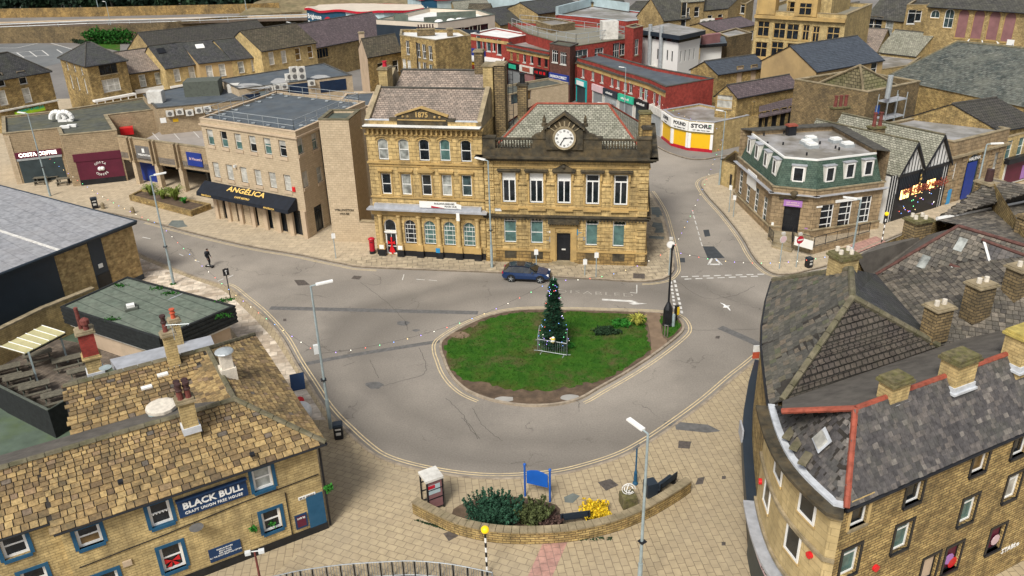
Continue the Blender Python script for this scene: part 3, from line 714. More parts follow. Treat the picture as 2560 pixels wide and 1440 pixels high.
for q,z in(([(1108,1334),(1130,1326),(1146,1340),(1122,1353)],.12),([(1494,1206),(1526,1197),(1547,1213),(1515,1227)],.12),([(1697,1102),(1728,1104),(1724,1122),(1695,1120)],.12),([(1745,1195),(1762,1192),(1757,1210),(1738,1212)],.12),([(1583,683),(1612,685),(1612,697),(1583,696)],.12),([(885,689),(905,691),(898,699),(878,697)],0),([(735,700),(760,700),(775,712),(745,714)],0),([(1805,1190),(1815,1190),(1814,1198),(1804,1198)],.12),([(1790,840),(1800,840),(1798,847),(1788,846)],0),([(708,797),(716,797),(716,803),(708,803)],0),([(1804,1355),(1814,1355),(1814,1364),(1804,1364)],.12)):
 sheet('manhole_cover',pxl(q,z),z+.009,'iron')
sheet('manhole_cover',pxl([(1410,1243),(1432,1233),(1450,1240),(1432,1258),(1412,1256)],.12),.13,'asphalt_teal_patch')
for a,b in(((675,850),(730,920)),((645,1345),(600,1350))):pass
def wl(pts,w=.1,closed=False):strip('road_line',pxl(pts,0),-w/2,w/2,.008,.008,'line_white',closed)
for r0,r1,n in(((1703,692),(1921,685),8),((1711,698),(1905,690),7)):
 for i in range(n):
  a=i/n;b=a+.62/n;wl([(r0[0]+(r1[0]-r0[0])*a,r0[1]+(r1[1]-r0[1])*a),(r0[0]+(r1[0]-r0[0])*b,r0[1]+(r1[1]-r0[1])*b)],.16)
for r0,r1 in(((1686,700),(1706,788)),((1677,704),(1688,775))):
 for i in range(8):
  a=i/8;b=a+.6/8;wl([(r0[0]+(r1[0]-r0[0])*a,r0[1]+(r1[1]-r0[1])*a),(r0[0]+(r1[0]-r0[0])*b,r0[1]+(r1[1]-r0[1])*b)],.2)
wl([(1772,661),(1803,661)],.3);wl([(1771,662),(1780,646)],.2);wl([(1804,662),(1788,646)],.2)
sheet('road_line',pxl([(1505,747),(1580,751),(1595,756),(1590,757),(1619,759),(1582,762),(1570,757),(1582,757),(1575,755),(1505,751)],0),.008,'line_white')
wl([(1592,712),(1592,733)],.08);wl([(1575,731),(1592,733)],.08);wl([(1385,725),(1400,724)],.08);wl([(1010,686),(1006,700)],.08);wl([(1040,698),(1062,700)],.08);wl([(1072,700),(1092,702)],.08)
for i in range(7):
 a=i*13.5;wl([(1730+a*.28,525+a),(1733+a*.28,534+a)],.09)
for p in(((356,593),(376,597)),((448,635),(458,640)),((486,650),(498,655)),((545,703),(558,697)),((570,694),(583,688))):wl(list(p),.12)
o=text(None,'DISABLED',G(1487,733,.008),G(1555,737)-G(1418,729),G(1487,728)-G(1487,738),.92,'line_worn',name='road_lettering',bold=-.028,ext=.0005,sx=1.45,spacing=1.15)
struct(o)
# ================================================================ clock building (former post office)
def balusters(mb,a,b,z,h,n,r=.09):
 a,b=Vector(a),Vector(b)
 for i in range(n):
  p=a.lerp(b,(i+.5)/n);mb.lathe((p.x,p.y,z),[(r*.7,0),(r*.6,h*.12),(r*1.15,h*.35),(r*.6,h*.62),(r*.5,h*.8),(r*.8,h)],6)
A=G2(1219,654);B=G2(1611.5,666.5)
po=Bld('clock_building','ornate yellow stone building with a clock pediment and balustrade at the street corner','building',rect(A,B,11.5),Ht(B,402),'bank_stone')
L0=(B-A).length;zc=po.h
BL=dict(pane='pane_teal',pane2='pane_dark',split=.8,rows=(.42,.84),sill='clean_stone',dep=.18)
for i,(x,y)in enumerate(((1275.6,575),(1342,577),(1480,582.5),(1548,585))):
 po.win(0,x,y,1.15,2.45,**dict(BL,rows=(.42,.85)if i<2 else(.82,)))
for i,(x,y)in enumerate(((1272.6,469),(1341,470.7),(1410,472),(1481.5,474),(1552,476))):
 po.win(0,x,y,1.2,2.75,pane='pane_dark',pane2='white_paint' if i<3 else 'pane_dark',split=.76,rows=(.76,),cols=((.5,0,.76),),fw=.11,bar=.1,sill='trim_stone')
ud,zd=po.at(0,1409,612)
dr=po.winm(0,ud,1.6,1.25,2.9,fr='black_paint',pane='black_paint',rows=(.8,),cols=(.5,),sill=None,name='door',dep=.2)
po.slab(0,ud-.18,ud+.18,1.35,1.47,-.08,'dirty_white','letter_plate',into=.15)
mb=MB();TT=V3((B-A).normalized(),0);NN=V3(Vector(((B-A).y,-(B-A).x)).normalized(),0)
def bits(mb,bl,u0,u1,za,zb,out,mi=0,into=.02,e=0):
 a,b=bl.edge(e);t=(b-a).normalized();n=Vector((t.y,-t.x));mb.par(V3(a+t*u0-n*into,za),V3(t,0)*(u1-u0),V3(n,0)*(out+into),(0,0,zb-za),mi)
for s_ in(-1,1):bits(mb,po,ud+s_*.98-.22,ud+s_*.98+.22,.13,3.6,.14);bits(mb,po,ud+s_*.7-.05,ud+s_*.7+.05,.13,3.1,.08)
bits(mb,po,ud-1.2,ud+1.2,3.6,4.05,.17);bits(mb,po,ud-.76,ud+.76,3.15,3.6,.05)
for k in(-.4,0,.4):p=po.pt(0,ud+k,3.38,.06);mb.tube(p,p+NN*.05,.13,.13,10)
mb.build('door_surround','trim_stone',po.root)
mb=MB();bits(mb,po,ud-1.4,ud+1.4,4.05,4.3,.5);bits(mb,po,ud-1.3,ud+1.3,4.3,4.42,.4)
for k in range(11):bits(mb,po,ud-1.25+k*.235,ud-1.13+k*.235,3.93,4.05,.4)
mb.build('door_hood','sooty_stone',po.root)
mb=MB();bits(mb,po,ud-1.3,ud+1.3,.12,.2,.6,into=.3);bits(mb,po,ud-1.05,ud+1.05,.2,.3,.35,into=.3);mb.build('doorstep','coping_stone',po.root)
for u0,u1 in((0.02,.85),(L0-.85,L0-.02)):
 mb=MB()
 for k in range(int(zc/.62)):bits(mb,po,u0,u1,.5+k*.62,.5+k*.62+.52,.12)
 mb.build('quoins','bank_stone',po.root)
mb=MB()
for k in range(6):
 for u0,u1 in((.9,1.35),(2.75,3.85),(5.2,ud-1.3),(ud+1.3,8.85),(10.1,11.25),(12.5,13.3)):bits(mb,po,u0,u1,1.5+k*.42,1.86+k*.42,.055)
for u0,u1 in((.9,1.35),(3.05,3.8),(5.5,6.3),(7.95,8.8),(10.45,11.3),(12.9,13.3)):bits(mb,po,u0,u1,6.0,7.3,.05);bits(mb,po,u0,u1,7.6,7.75,.13)
mb.build('rusticated_stonework','bank_stone',po.root)
GP_=(0,ud-.95,ud+.95);po.course(.12,.35,.18,'sooty_bank_stone',[0,1],'plinth',.1,GP_);po.course(.47,.75,.10,'sooty_bank_stone',[0,1],'plinth',.06,GP_)
po.course(1.25,.14,.16,'trim_stone',[0,1],ends=.1,gap=GP_)
po.course(4.42,.2,.22,'sooty_stone',[0,1],ends=.2);po.course(4.62,.12,.34,'sooty_stone',[0,1],ends=.3);po.course(5.35,.16,.14,'trim_stone',[0,1],ends=.1)
mb=MB()
for k in range(46):bits(mb,po,.1+k*(L0-.2)/46,.1+k*(L0-.2)/46+.13,4.3,4.42,.26)
mb.build('dentils','sooty_stone',po.root)
po.course(zc-.75,.14,.1,'trim_stone',[0,1],ends=.08)
mb=MB();mc=MB()
for i,(x,y)in enumerate(((1272.6,432),(1341,433),(1410,434),(1481.5,437),(1552,439))):
 u,z=po.at(0,x,y);z=8.74;mb=MB();mc=MB()
 bits(mb,po,u-.98,u+.98,z,z+.16,.34);bits(mb,po,u-1.05,u+1.05,z+.16,z+.26,.42)
 for s_ in(-1,1):bits(mc,po,u+s_*.78-.08,u+s_*.78+.08,z-.7,z,.2);bits(mc,po,u+s_*.72-.07,u+s_*.72+.07,z-3.,z-.0,.07)
 bits(mc,po,u-.8,u+.8,5.2,5.35,.24)
 mb.build('window_hood','sooty_stone',po.root)if i!=2 else None;mc.build('window_surround','trim_stone',po.root)
 if i==2:
  p=po.pt(0,u,z+.26,.0);mb.face([p-TT*1.05+NN*.4,p+TT*1.05+NN*.4,p+NN*.4+Vector((0,0,.5))]);mb.face([p-TT*1.05,p-TT*1.05+NN*.4,p+NN*.4+Vector((0,0,.5)),p+Vector((0,0,.5))]);mb.face([p+TT*1.05,p+Vector((0,0,.5)),p+NN*.4+Vector((0,0,.5)),p+TT*1.05+NN*.4]);mb.ball(p+NN*.42+Vector((0,0,.35)),.16,8);mb.build('window_hood','sooty_stone',po.root)
mb=MB()
for x,y in((1275.6,575),(1342,577),(1480,582.5),(1548,585)):
 u,z=po.at(0,x,y);mb=MB();bits(mb,po,u-.55,u+.55,.5,1.25,.125);mb.build('window_apron','sooty_stone',po.root)
zt=zc;mb=MB()
for k in range(64):bits(mb,po,.05+k*(L0)/64,.05+k*(L0)/64+.12,zt-.28,zt-.12,.26)
mb.build('dentils','trim_stone',po.root)
po.course(zt-.12,.14,.30,'sooty_stone',[0,1,2,3],'cornice',.3);po.course(zt+.02,.16,.55,'sooty_stone',[0,1,2,3],'cornice',.5);po.course(zt+.18,.12,.72,'sooty_stone',[0,1,2,3],'cornice',.66)
po.course(zt+.30,.65,.10,'sooty_stone',[0,1],'parapet',.1)
uc=(L0)*.494
mb=MB()
for u0,u1 in((0,1.1),(4.35,uc+0-1.55),(uc+1.55,L0-4.1),(L0-1.15,L0+.05)):mb=MB();bits(mb,po,u0,u1,zt+.95,zt+1.85,.12,into=.5);bits(mb,po,u0-.05,u1+.05,zt+1.85,zt+1.97,.2,into=.6);mb.build('parapet_pier','sooty_stone',po.root)
mb=MB()
for e_ in(1,):
 bits(mb,po,0,1.2,zt+.3,zt+1.85,.12,into=.5,e=1);bits(mb,po,1.2,11.3,zt+.3,zt+1.1,.1,into=.3,e=1)
mb.build('parapet','sooty_stone',po.root)
mb=MB();balusters(mb,po.pt(0,1.15,0,-.1),po.pt(0,4.35,0,-.1),zt+.95,.75,13);bits(mb,po,1.1,4.35,zt+1.7,zt+1.83,.12,into=.3);mb.build('balustrade','sooty_stone',po.root);mb=MB();balusters(mb,po.pt(0,L0-4.1,0,-.1),po.pt(0,L0-1.15,0,-.1),zt+.95,.75,12)
bits(mb,po,L0-4.1,L0-1.15,zt+1.7,zt+1.83,.12,into=.3)
mb.build('balustrade','sooty_stone',po.root)
cz=Ht(po.pt(0,uc,0),343);mb=MB();y0=.25
def pp(u,z,out):return po.pt(0,uc+u,z,out)
prof=[(-1.28,zt+.95),(-1.28,cz+.9),(0,cz+1.85),(1.28,cz+.9),(1.28,zt+.95)]
fr=[pp(u,z,.28)for u,z in prof];bk=[pp(u,z,-.55)for u,z in prof]
mb.face(fr[::-1]if(fr[1]-fr[0]).cross(fr[2]-fr[1]).dot(NN)<0 else fr);mb.face(bk)
for i in range(5):j=(i+1)%5;mb.face([fr[i],fr[j],bk[j],bk[i]])
for s_ in(-1,1):
 a=pp(s_*1.75,cz+.72,.55);b=pp(0,cz+2.02,.55);d=NN*-1.1;up=Vector((0,0,.18));mb.par(a,b-a,d,up)
 bits(mb,po,uc+s_*1.42-.16,uc+s_*1.42+.16,zt+.95,cz+.75,.3,into=.4)
 q=[(1.58,zt+1.95),(2.7,zt+1.95),(2.62,zt+2.2),(2.1,zt+2.35),(1.75,zt+2.75),(1.58,cz+.5)]
 f1=[pp(s_*u,z,.15)for u,z in q];f2=[pp(s_*u,z,-.25)for u,z in q]
 mb.face(f1);mb.face(f2[::-1])
 for i in range(len(q)):j=(i+1)%len(q);mb.face([f1[i],f1[j],f2[j],f2[i]])
 p=pp(s_*1.75,cz+.95,0);mb.lathe(p,[(.25,0),(.25,.25),(.12,.35),(.18,.5),(.02,1.0)],8)
ped=mb.build('clock_pediment','sooty_stone',po.root)
cb=MB();c0=pp(0,cz,.3)
for k in range(24):
 a0,a1=2*math.pi*k/24,2*math.pi*(k+1)/24;P=lambda a,r,o:c0+TT*math.cos(a)*r+Vector((0,0,math.sin(a)*r))+NN*o
 cb.face([P(a0,1.02,0),P(a1,1.02,0),P(a1,1.0,.16),P(a0,1.0,.16)]);cb.face([P(a0,1.0,.16),P(a1,1.0,.16),P(a1,.82,.12),P(a0,.82,.12)])
for k in range(7):
 a=math.pi*(.2+.6*k/6);cb.par(c0+TT*math.cos(a)*1.05+Vector((0,0,math.sin(a)*1.05))-TT*.05,TT*.12,NN*.06,TT*math.cos(a)*.42+Vector((0,0,math.sin(a)*.42)))
cb.build('clock_surround','coping_stone',ped)
cf=MB();cf.face([c0+TT*math.cos(2*math.pi*k/32)*.82+Vector((0,0,math.sin(2*math.pi*k/32)*.82))+NN*.1 for k in range(32)]);face=cf.build('clock_face','white_paint',ped)
ck=MB();c1=c0+NN*.115
for k in range(12):
 a=math.pi/6*k;r0,r1=.55,.74;dx=TT*math.sin(a)+Vector((0,0,math.cos(a)));px=TT*math.cos(a)-Vector((0,0,math.sin(a)))
 wdt=.035 if k%3 else .05
 for o_ in((-.05,.05)if k%3 else(-.06,0,.06)):ck.par(c1+dx*r0+px*(o_-.014),px*.028,NN*.01,dx*(r1-r0))
ck.build('clock_numerals','black_paint',face)
ch=MB()
for ang,ln,wd in((math.radians(82),.66,.05),(math.radians(214),.66,.06),(math.radians(60),.2,.05)):
 dx=TT*math.sin(ang)+Vector((0,0,math.cos(ang)));px=TT*math.cos(ang)-Vector((0,0,math.sin(ang)));ch.par(c1+NN*.02-px*wd/2-dx*.1,px*wd,NN*.015,dx*(ln+.1))
ch.build('clock_hand','black_paint',face)
po.finish()
A2,B2=po.pt(0,.9,0,-.9).to_2d(),po.pt(0,L0-.8,0,-.9).to_2d()
hp=rect(A2,B2,9.4);Rk=Bld('tmp','x','x',hp,zt+.75,'green_slate');Rk.pitched('green_slate',zt+3.6,0,(3.3,3.0),.0,ridge='ridge_red',gut='sooty_stone',mid=.5)
for ch_ in list(Rk.root.children):
 off=ORG[Rk.root.name]-ORG[po.root.name];ch_.parent=po.root;ch_.location=off
 ORG[ch_.name]=ORG[ch_.name]
D.objects.remove(Rk.root)
po.extra=MB()
chimney(po.root,po.pt(1,5.2,0,-.45),zt-.5,zt+2.9,1.0,.8,0,'yellow_rubble','moss_cap');chimney(po.root,po.pt(1,1.6,0,-.3),zt+.3,zt+2.4,.75,.75,0,'sooty_bank_stone','sooty_stone')
p=po.slabpx(0,(1440,588),(1455,574),.03,'plaque_blue','blue_plaque')
po.slabpx(0,(1366,605),(1386,592),.04,'grey_metal','name_plate');po.slabpx(0,(1444,600),(1462,592),.04,'grey_metal','name_plate');po.slabpx(0,(1367,582),(1376,577),.03,'white_paint','notice')
st=po.slabpx(0,(1228,527),(1254,519),.05,'white_paint','street_sign')
# ================================================================ 1875 bank
A=G2(945,637.5);B=G2(1217,652)
zb=Ht(B,322);bk_=Bld('bank_building','tall yellow stone bank dated 1875 with arched ground floor windows and pinkish slate roof','building',rect(A,B,9.5),zb,'bank_stone')
LB=(B-A).length;TT=V3((B-A).normalized(),0);NN=V3(Vector(((B-A).y,-(B-A).x)).normalized(),0)
for i,(x,y)in enumerate(((957.5,373),(1009,374.5),(1060,375.5),(1112,376),(1164.7,378))):
 bk_.win(0,x,y,.95,1.95,pane=('pane_net','pane_net','pane_dark','pane_teal','pane_dark')[i],arch=.3,sill='trim_stone')
us=[]
for i,(x,y)in enumerate(((966,460),(1016,461.6),(1066.7,463),(1117,464),(1167,465))):
 bk_.win(0,x,y,.9,1.95,pane=('pane_dark','pane_net','pane_dark','pane_net','pane_blue')[i],sill='trim_stone');us.append(bk_.at(0,x,y)[0])
ua=[]
for i,(x,y)in enumerate(((1025,571.5),(1074,573),(1123,574),(1172.5,576))):
 u,z=bk_.at(0,x,y);ua.append(u)
 bk_.winm(0,u,2.55,1.12,2.35,pane=('pane_dark','pane_teal','pane_teal','pane_teal')[i],rows=(.2,.4,.6,.78),cols=((.25,0,.8),(.75,0,.8),(.5,.6,1)),arch=.55,fw=.06,bar=.025,sill='trim_stone',dep=.2)
ud,_=bk_.at(0,978,600);ua=[ud]+ua
dr=bk_.winm(0,ud,1.25,1.15,2.2,fr='white_paint',pane='pane_dark',rows=(.36,.95),cols=(.5,),sill=None,name='door',fw=.13)
mb=MB();p=bk_.pt(0,ud,1.3,-.08);mb.par(p-TT*.08+Vector((0,0,-1.1)),TT*.16,NN*.04,(0,0,1.7));
for s_ in(-1,1):mb.face([p+NN*.05,p+NN*.05+TT*s_*.34+Vector((0,0,.26)),p+NN*.05+TT*s_*.36-Vector((0,0,.12))]);mb.face([p+NN*.04,p+NN*.04+TT*s_*.1-Vector((0,0,1.0)),p+NN*.04+TT*s_*.3-Vector((0,0,.9))])
mb.build('red_bow','red_paint',dr)
bk_.winm(0,ud,3.1,1.15,1.2,pane='pane_dark',rows=(),arch=.55,sill=None,fw=.08)
bk_.slab(0,ud-.6,ud+.6,2.37,2.52,.05,'white_paint','fascia')
mb=MB();ped=MB();blk=MB();mids=[ua[0]-.85]+[(ua[i]+ua[i+1])/2 for i in range(4)]+[ua[4]+.85]
for u in mids:
 mb=MB();p=bk_.pt(0,u,1.35,.16);mb.lathe(p,[(.24,0),(.24,.1),(.2,.16),(.185,1.8),(.17,2.6),(.25,2.75),(.25,2.9)],12);mb.build('column','clean_stone',bk_.root);ped=MB();blk=MB()
 bits(ped,bk_,u-.32,u+.32,.75,1.35,.42);bits(blk,bk_,u-.34,u+.34,.12,.78,.45);ped.build('pedestal','trim_stone',bk_.root);blk.build('plinth','black_paint',bk_.root)
ped=MB();blk=MB()
bits(blk,bk_,.05,ud-.6,.12,.7,.14);bits(blk,bk_,ud+.6,LB-.05,.12,.7,.14);bits(ped,bk_,ud+.62,mids[-1],.7,1.3,.18)
ped.build('pedestal_band','trim_stone',bk_.root);blk.build('plinth','black_paint',bk_.root)
for u in mids[:2]:bk_.slab(0,u-.22,u+.22,.85,1.25,.45,'white_paint','notice')
bk_.slab(0,ua[2]+.6,ua[2]+1.0,.75,1.2,.47,'plaque_blue','blue_plaque')
bk_.course(4.25,.45,.30,'trim_stone',[0],ends=.1);bk_.course(4.70,.14,.55,'trim_stone',[0],ends=.2);bk_.course(4.84,.14,.85,'lead',[0],'lead_ledge',.35)
bk_.course(4.98,.34,.42,'lead',[0],'lead_ledge',-.25)
bk_.course(5.85,.14,.12,'trim_stone',[0],ends=.08);bk_.course(9.12,.16,.16,'trim_stone',[0],ends=.1);bk_.course(8.85,.08,.07,'trim_stone',[0])
mb=MB()
for i,u in enumerate(us):
 mb=MB();bits(mb,bk_,u-.72,u+.72,8.42,8.55,.26);bits(mb,bk_,u-.65,u+.65,8.3,8.42,.16)
 for s_ in(-1,1):bits(mb,bk_,u+s_*.55-.07,u+s_*.55+.07,6.0,8.3,.07)
 mb.build('window_surround','trim_stone',bk_.root)
mb=MB();u=us[2];p=bk_.pt(0,u,8.55,.28);mb.face([p-TT*.85,p+TT*.85,p+Vector((0,0,.5))]);mb.face([p-TT*.85,p+Vector((0,0,.5)),p+Vector((0,0,.5))-NN*.3,p-TT*.85-NN*.3]);mb.face([p+TT*.85,p+TT*.85-NN*.3,p+Vector((0,0,.5))-NN*.3,p+Vector((0,0,.5))]);mb.build('window_pediment','trim_stone',bk_.root)
for x,y in((957.5,373),(1009,374.5),(1060,375.5),(1112,376),(1164.7,378)):
 u,z=bk_.at(0,x,y);pr=None;mb=MB()
 for k in range(9):
  a=math.pi*(.12+.76*k/8);q=(u-.72*math.cos(a),z+.72+.42*math.sin(a))
  if pr:p0,p1=bk_.pt(0,pr[0],pr[1]),bk_.pt(0,q[0],q[1]);mb.par(p0,p1-p0,NN*.1,(0,0,.12))
  pr=q
 mb.build('window_hood','trim_stone',bk_.root)
mb=MB()
for k in range(23):bits(mb,bk_,.25+k*(LB-.5)/22.5,.25+k*(LB-.5)/22.5+.16,zb-.6,zb-.1,.34)
mb.build('cornice_brackets','trim_stone',bk_.root)
bk_.course(zb-.75,.12,.12,'trim_stone',[0],ends=.1);bk_.course(zb-.1,.14,.55,'trim_stone',[0],'cornice',.2);bk_.course(zb+.04,.1,.72,'sooty_stone',[0],'cornice',.1);bk_.course(zb+.14,.06,.7,'white_roof',[0],'lead_ledge',0)
bk_.extra.face([V3(bk_.P[0],zb),V3(bk_.P[1],zb),bk_.pt(0,LB,zb+.6),bk_.pt(0,0,zb+.6)])
bk_.slab(0,.05,3.1,zb+.55,zb+.62,.05,'flashing','coping',into=.3);bk_.slab(0,LB-3.1,LB-.3,zb+.55,zb+.62,.05,'flashing','coping',into=.3)
mb=MB();um=LB*.5;q=[(-3.,.55),(-3.,.8),(-2.3,.8),(-2.3,1.0),(0,1.7),(2.3,1.0),(2.3,.8),(3.,.8),(3.,.55)]
f1=[bk_.pt(0,um+u,zb+z,.1)for u,z in q];f2=[bk_.pt(0,um+u,zb+z,-.3)for u,z in q];mb.face(f1[::-1]);mb.face(f2)
for i in range(len(q)):j=(i+1)%len(q);mb.face([f1[i],f1[j],f2[j],f2[i]])
bits(mb,bk_,um-2.3,um+2.3,zb+.2,zb+.62,.08)
pdm=mb.build('date_pediment','sooty_stone',bk_.root)
mb=MB()
for s_ in(-1,1):mb.par(bk_.pt(0,um+s_*2.4,zb+.98,.24),bk_.pt(0,um,zb+1.72,.24)-bk_.pt(0,um+s_*2.4,zb+.98,.24),-NN*.5,(0,0,.12))
bits(mb,bk_,um-2.2,um+2.2,zb+.62,zb+.72,.16)
for u in(-1.7,-1.25,1.2,1.65):mb.ball(bk_.pt(0,um+u,zb+.95,.1),.12,8)
mb.build('pediment_moulding','trim_stone',pdm)
bk_.lettering(0,um,zb+1.12,'1875',.62,'trim_stone',.1,pdm,bold=.03,ext=.03)
zr=zb+.35
def onb(u,d,z):return bk_.pt(0,u,z,-d)
def slope(name,pts,mat,parent,th=.12,mats=None):
 mb=MB();nn=(pts[1]-pts[0]).cross(pts[2]-pts[1]);P=pts if nn.z>0 else pts[::-1];mb.face(P,0);dn=Vector((0,0,-th));mb.face([p+dn for p in P][::-1],1)
 for i in range(len(P)):j=(i+1)%len(P);mb.face([P[i]+dn,P[j]+dn,P[j],P[i]],1)
 return mb.build(name,mats or[mat,'ridge_dark'],parent)
r1=slope('roof',[onb(.35,.25,zr),onb(LB-.35,.25,zr),onb(LB-.35,4.0,zr+2.25),onb(.35,4.0,zr+2.25)],'pink_slate',bk_.root)
slope('roof',[onb(.35,4.0,zr+2.25),onb(LB-.35,4.0,zr+2.25),onb(LB-.35,5.4,zr+1.3),onb(.35,5.4,zr+1.3)],'pink_slate',bk_.root)
slope('roof',[onb(.9,5.6,zr+1.5),onb(LB-.35,5.6,zr+1.5),onb(LB-.35,8.3,zr+3.1),onb(1.2,8.3,zr+3.1)],'pink_slate',bk_.root)
slope('roof',[onb(.9,8.3,zr+3.1),onb(LB-.35,8.3,zr+3.1),onb(LB-.35,9.6,zb),onb(.9,9.6,zb)],'pink_slate',bk_.root)
mb=MB();mb.tube(onb(.3,4.0,zr+2.3),onb(LB-.3,4.0,zr+2.3),.09,.09,6);mb.tube(onb(1.1,8.3,zr+3.15),onb(LB-.3,8.3,zr+3.15),.1,.1,6);mb.build('ridge','ridge_dark',r1)
mb=MB()
for u in(0.0,LB-.42):
 w_=.42;pr=[(.0,zb),(.0,zr+.25),(4.0,zr+2.5),(5.5,zr+1.7),(8.4,zr+3.3),(9.5,zr+2.2),(9.5,zb)]
 mb=MB();a=[onb(u,d,z)for d,z in pr];b=[onb(u+w_,d,z)for d,z in pr];mb.face(a);mb.face(b[::-1])
 for i in range(len(pr)-1):mb.face([a[i],b[i],b[i+1],a[i+1]])
 mb.build('gable_coping','coping_stone',bk_.root)
rz=math.atan2(TT.y,TT.x)
chimney(bk_.root,onb(.45,5.3,0),zb,zb+4.1,.85,1.5,rz,'yellow_coursed','coping_stone',1,'post_red',.5,potr=.2)
chimney(bk_.root,onb(LB-1.9,8.3,0),zb+2,zb+5.2,.8,.9,rz,'dark_stone','coping_stone')
chimney(bk_.root,onb(LB-.3,5.2,0),zb,zb+4.5,.9,1.3,rz,'yellow_coursed','coping_stone')
chimney(bk_.root,onb(LB+.75,5.2,0),zb-2.5,zb+4.6,.95,1.3,rz,'dark_stone','coping_stone')
chimney(bk_.root,onb(LB+2.6,6.0,0),zb-2.6,zb+2.6,.85,.85,rz,'dark_stone','sooty_stone',1,'black_paint',.9,potr=.24)
bk_.finish(top=False)
mb=MB();p=onb(LB+1.55,4.6,zb-2.5)
for s_ in(0,.42):mb.tube(p+TT*s_,p+TT*s_+Vector((0,0,6.6)),.03,.03,5)
for k in range(16):mb.tube(p+Vector((0,0,.3+k*.4)),p+TT*.42+Vector((0,0,.3+k*.4)),.02,.02,4)
mb.build('ladder','black_paint',bk_.root)
A_,B_=bk_.edge(0);mb=MB();u0,_=bk_.at(0,1052,498);u1,_=bk_.at(0,1144,500)
mb.par(bk_.pt(0,u0,5.2,.5),TT*(u1-u0),NN*.03,(0,0,.62));mb.par(bk_.pt(0,u1,5.25,.5),TT*.45-Vector((0,0,.1)),NN*.03,(0,0,.42));mb.par(bk_.pt(0,u1+.05,4.2,.95),TT*.3,NN*.03,(0,0,.75))
bo=thing('banner','torn white banner draped over the lead ledge of the 1875 bank','banner',bk_.pt(0,(u0+u1)/2,4.9,.5));mb.build('banner_sheet','white_paint',bo)
text(bo,'BUILDING BRIDGES',bk_.pt(0,u0+2.35,5.63,.545),TT,(0,0,1),.22,'asphalt_patch');text(bo,'FOOD HUB',bk_.pt(0,u1-.55,5.38,.545),TT,(0,0,1),.22,'asphalt_patch')
mb=MB();a=bk_.pt(0,u0+1.1,5.21,.537);mb.face([a,a+TT*1.3,a+TT*.0+Vector((0,0,.2))]);mb.build('banner_stripe','post_red',bo)
# ================================================================ Wellington House: office block over the bistro, and its stair tower
A=G2(546,547);B=G2(775,598);s_dir=(G2(829,563)-B).normalized()
zw=Ht(B,333);T2=(B-A).normalized();Nn=Vector((-T2.y,T2.x))
Cc=B+s_dir*9.5;Dd=A+s_dir*13.5
wh=Bld('office_block','three-storey buff brick office block with a black awning over the bistro','building',[A,B,B+s_dir*13.5,Dd],zw,'buff_block')
pn=[dict(pane='pane_teal',pane2='pane_blind',split=.5,rows=()),dict(pane='pane_teal',pane2='pane_dark',split=.5),dict(pane='pane_teal',pane2='pane_blind',split=.45),dict(pane='pane_dark',pane2='pane_blind',split=.5),dict(pane='pane_teal',pane2='pane_blind',split=.62),dict(pane='pane_dark',pane2='pane_blind',split=.65)]
wh.row(0,(526,343.7),(706.5,371),6,.95,1.65,pn,fr='dirty_white',sill='buff_concrete',sillw=.34,fw=.06)
wh.row(0,(541,425),(719,457),6,.95,1.65,[dict(pane='pane_blind',pane2='pane_blind')],fr='dirty_white',sill='buff_concrete',sillw=.34,fw=.06)
for(x,y),st in(((750,365),pn[0]),((787,353),pn[4]),((764,448),dict(pane='pane_blind')),((799,436),dict(pane='pane_net'))):wh.win(1,x,y,.95,1.6,fr='dirty_white',sill='buff_concrete',sillw=.3,fw=.06,**st)
Lw=(B-A).length
for i in range(6):
 u=1.0+i*(Lw-1.0)/6+.25;wh.winm(0,u+.35,1.55,1.15,2.7,fr='black_paint',pane='pane_dark',rows=(.75,),cols=(),sill=None,name='shopfront_window',dep=.2)
wh.winm(1,2.1,1.55,1.5,2.7,fr='black_paint',pane='pane_dark',rows=(.75,),cols=(.5,),sill=None,name='shopfront_window')
wh.course(zw-.55,.2,.16,'buff_concrete',[0,1,2,3],ends=.15)
wh.flat('felt',.1,.2,'buff_concrete',drop=.05)
mb=MB()
for i in range(8):
 u=.0+i*(Lw-.5)/7;bits(mb,wh,u,u+.5,.12,3.0,.25)
mb.build('pier','buff_concrete',wh.root)
mb=MB();a0,a1=-.9,Lw-1.0
def wa(u,z,o):return wh.pt(0,u,z,o)
mb.face([wa(a0,3.35,1.45),wa(a1,3.35,1.45),wa(a1,4.25,.12),wa(a0,4.25,.12)]);mb.face([wa(a0,3.0,1.5),wa(a1,3.0,1.5),wa(a1,3.35,1.45),wa(a0,3.35,1.45)]);mb.face([wa(a0,3.0,1.45),wa(a0,3.35,1.45),wa(a0,4.25,.12),wa(a0,3.0,.12)]);mb.face([wa(a1,3.0,1.45),wa(a1,3.0,.12),wa(a1,4.25,.12),wa(a1,3.35,1.45)]);mb.face([wa(a0,2.99,.12),wa(a1,2.99,.12),wa(a1,2.99,1.48),wa(a0,2.99,1.48)])
aw=mb.build('awning','awning_black',wh.root);Tw=V3(T2,0);Nw=V3(Vector((T2.y,-T2.x)),0);upv=(wa(0,4.25,.12)-wa(0,3.35,1.45)).normalized();um=(a0+a1)/2
text(aw,'ANGÉLICA',wa(um,3.98,.52)+Tw.cross(upv)*.03,Tw,upv,.85,'gold',sx=1.3);text(aw,'CAFÉ BISTRO',wa(um,3.52,1.2)+Tw.cross(upv)*.03,Tw,upv,.3,'gold',sx=1.2)
for u in(.6,Lw-3.6):text(aw,'ANGÉLICA',wa(u,3.17,1.49),Tw,(0,0,1),.26,'gold',sx=1.2)
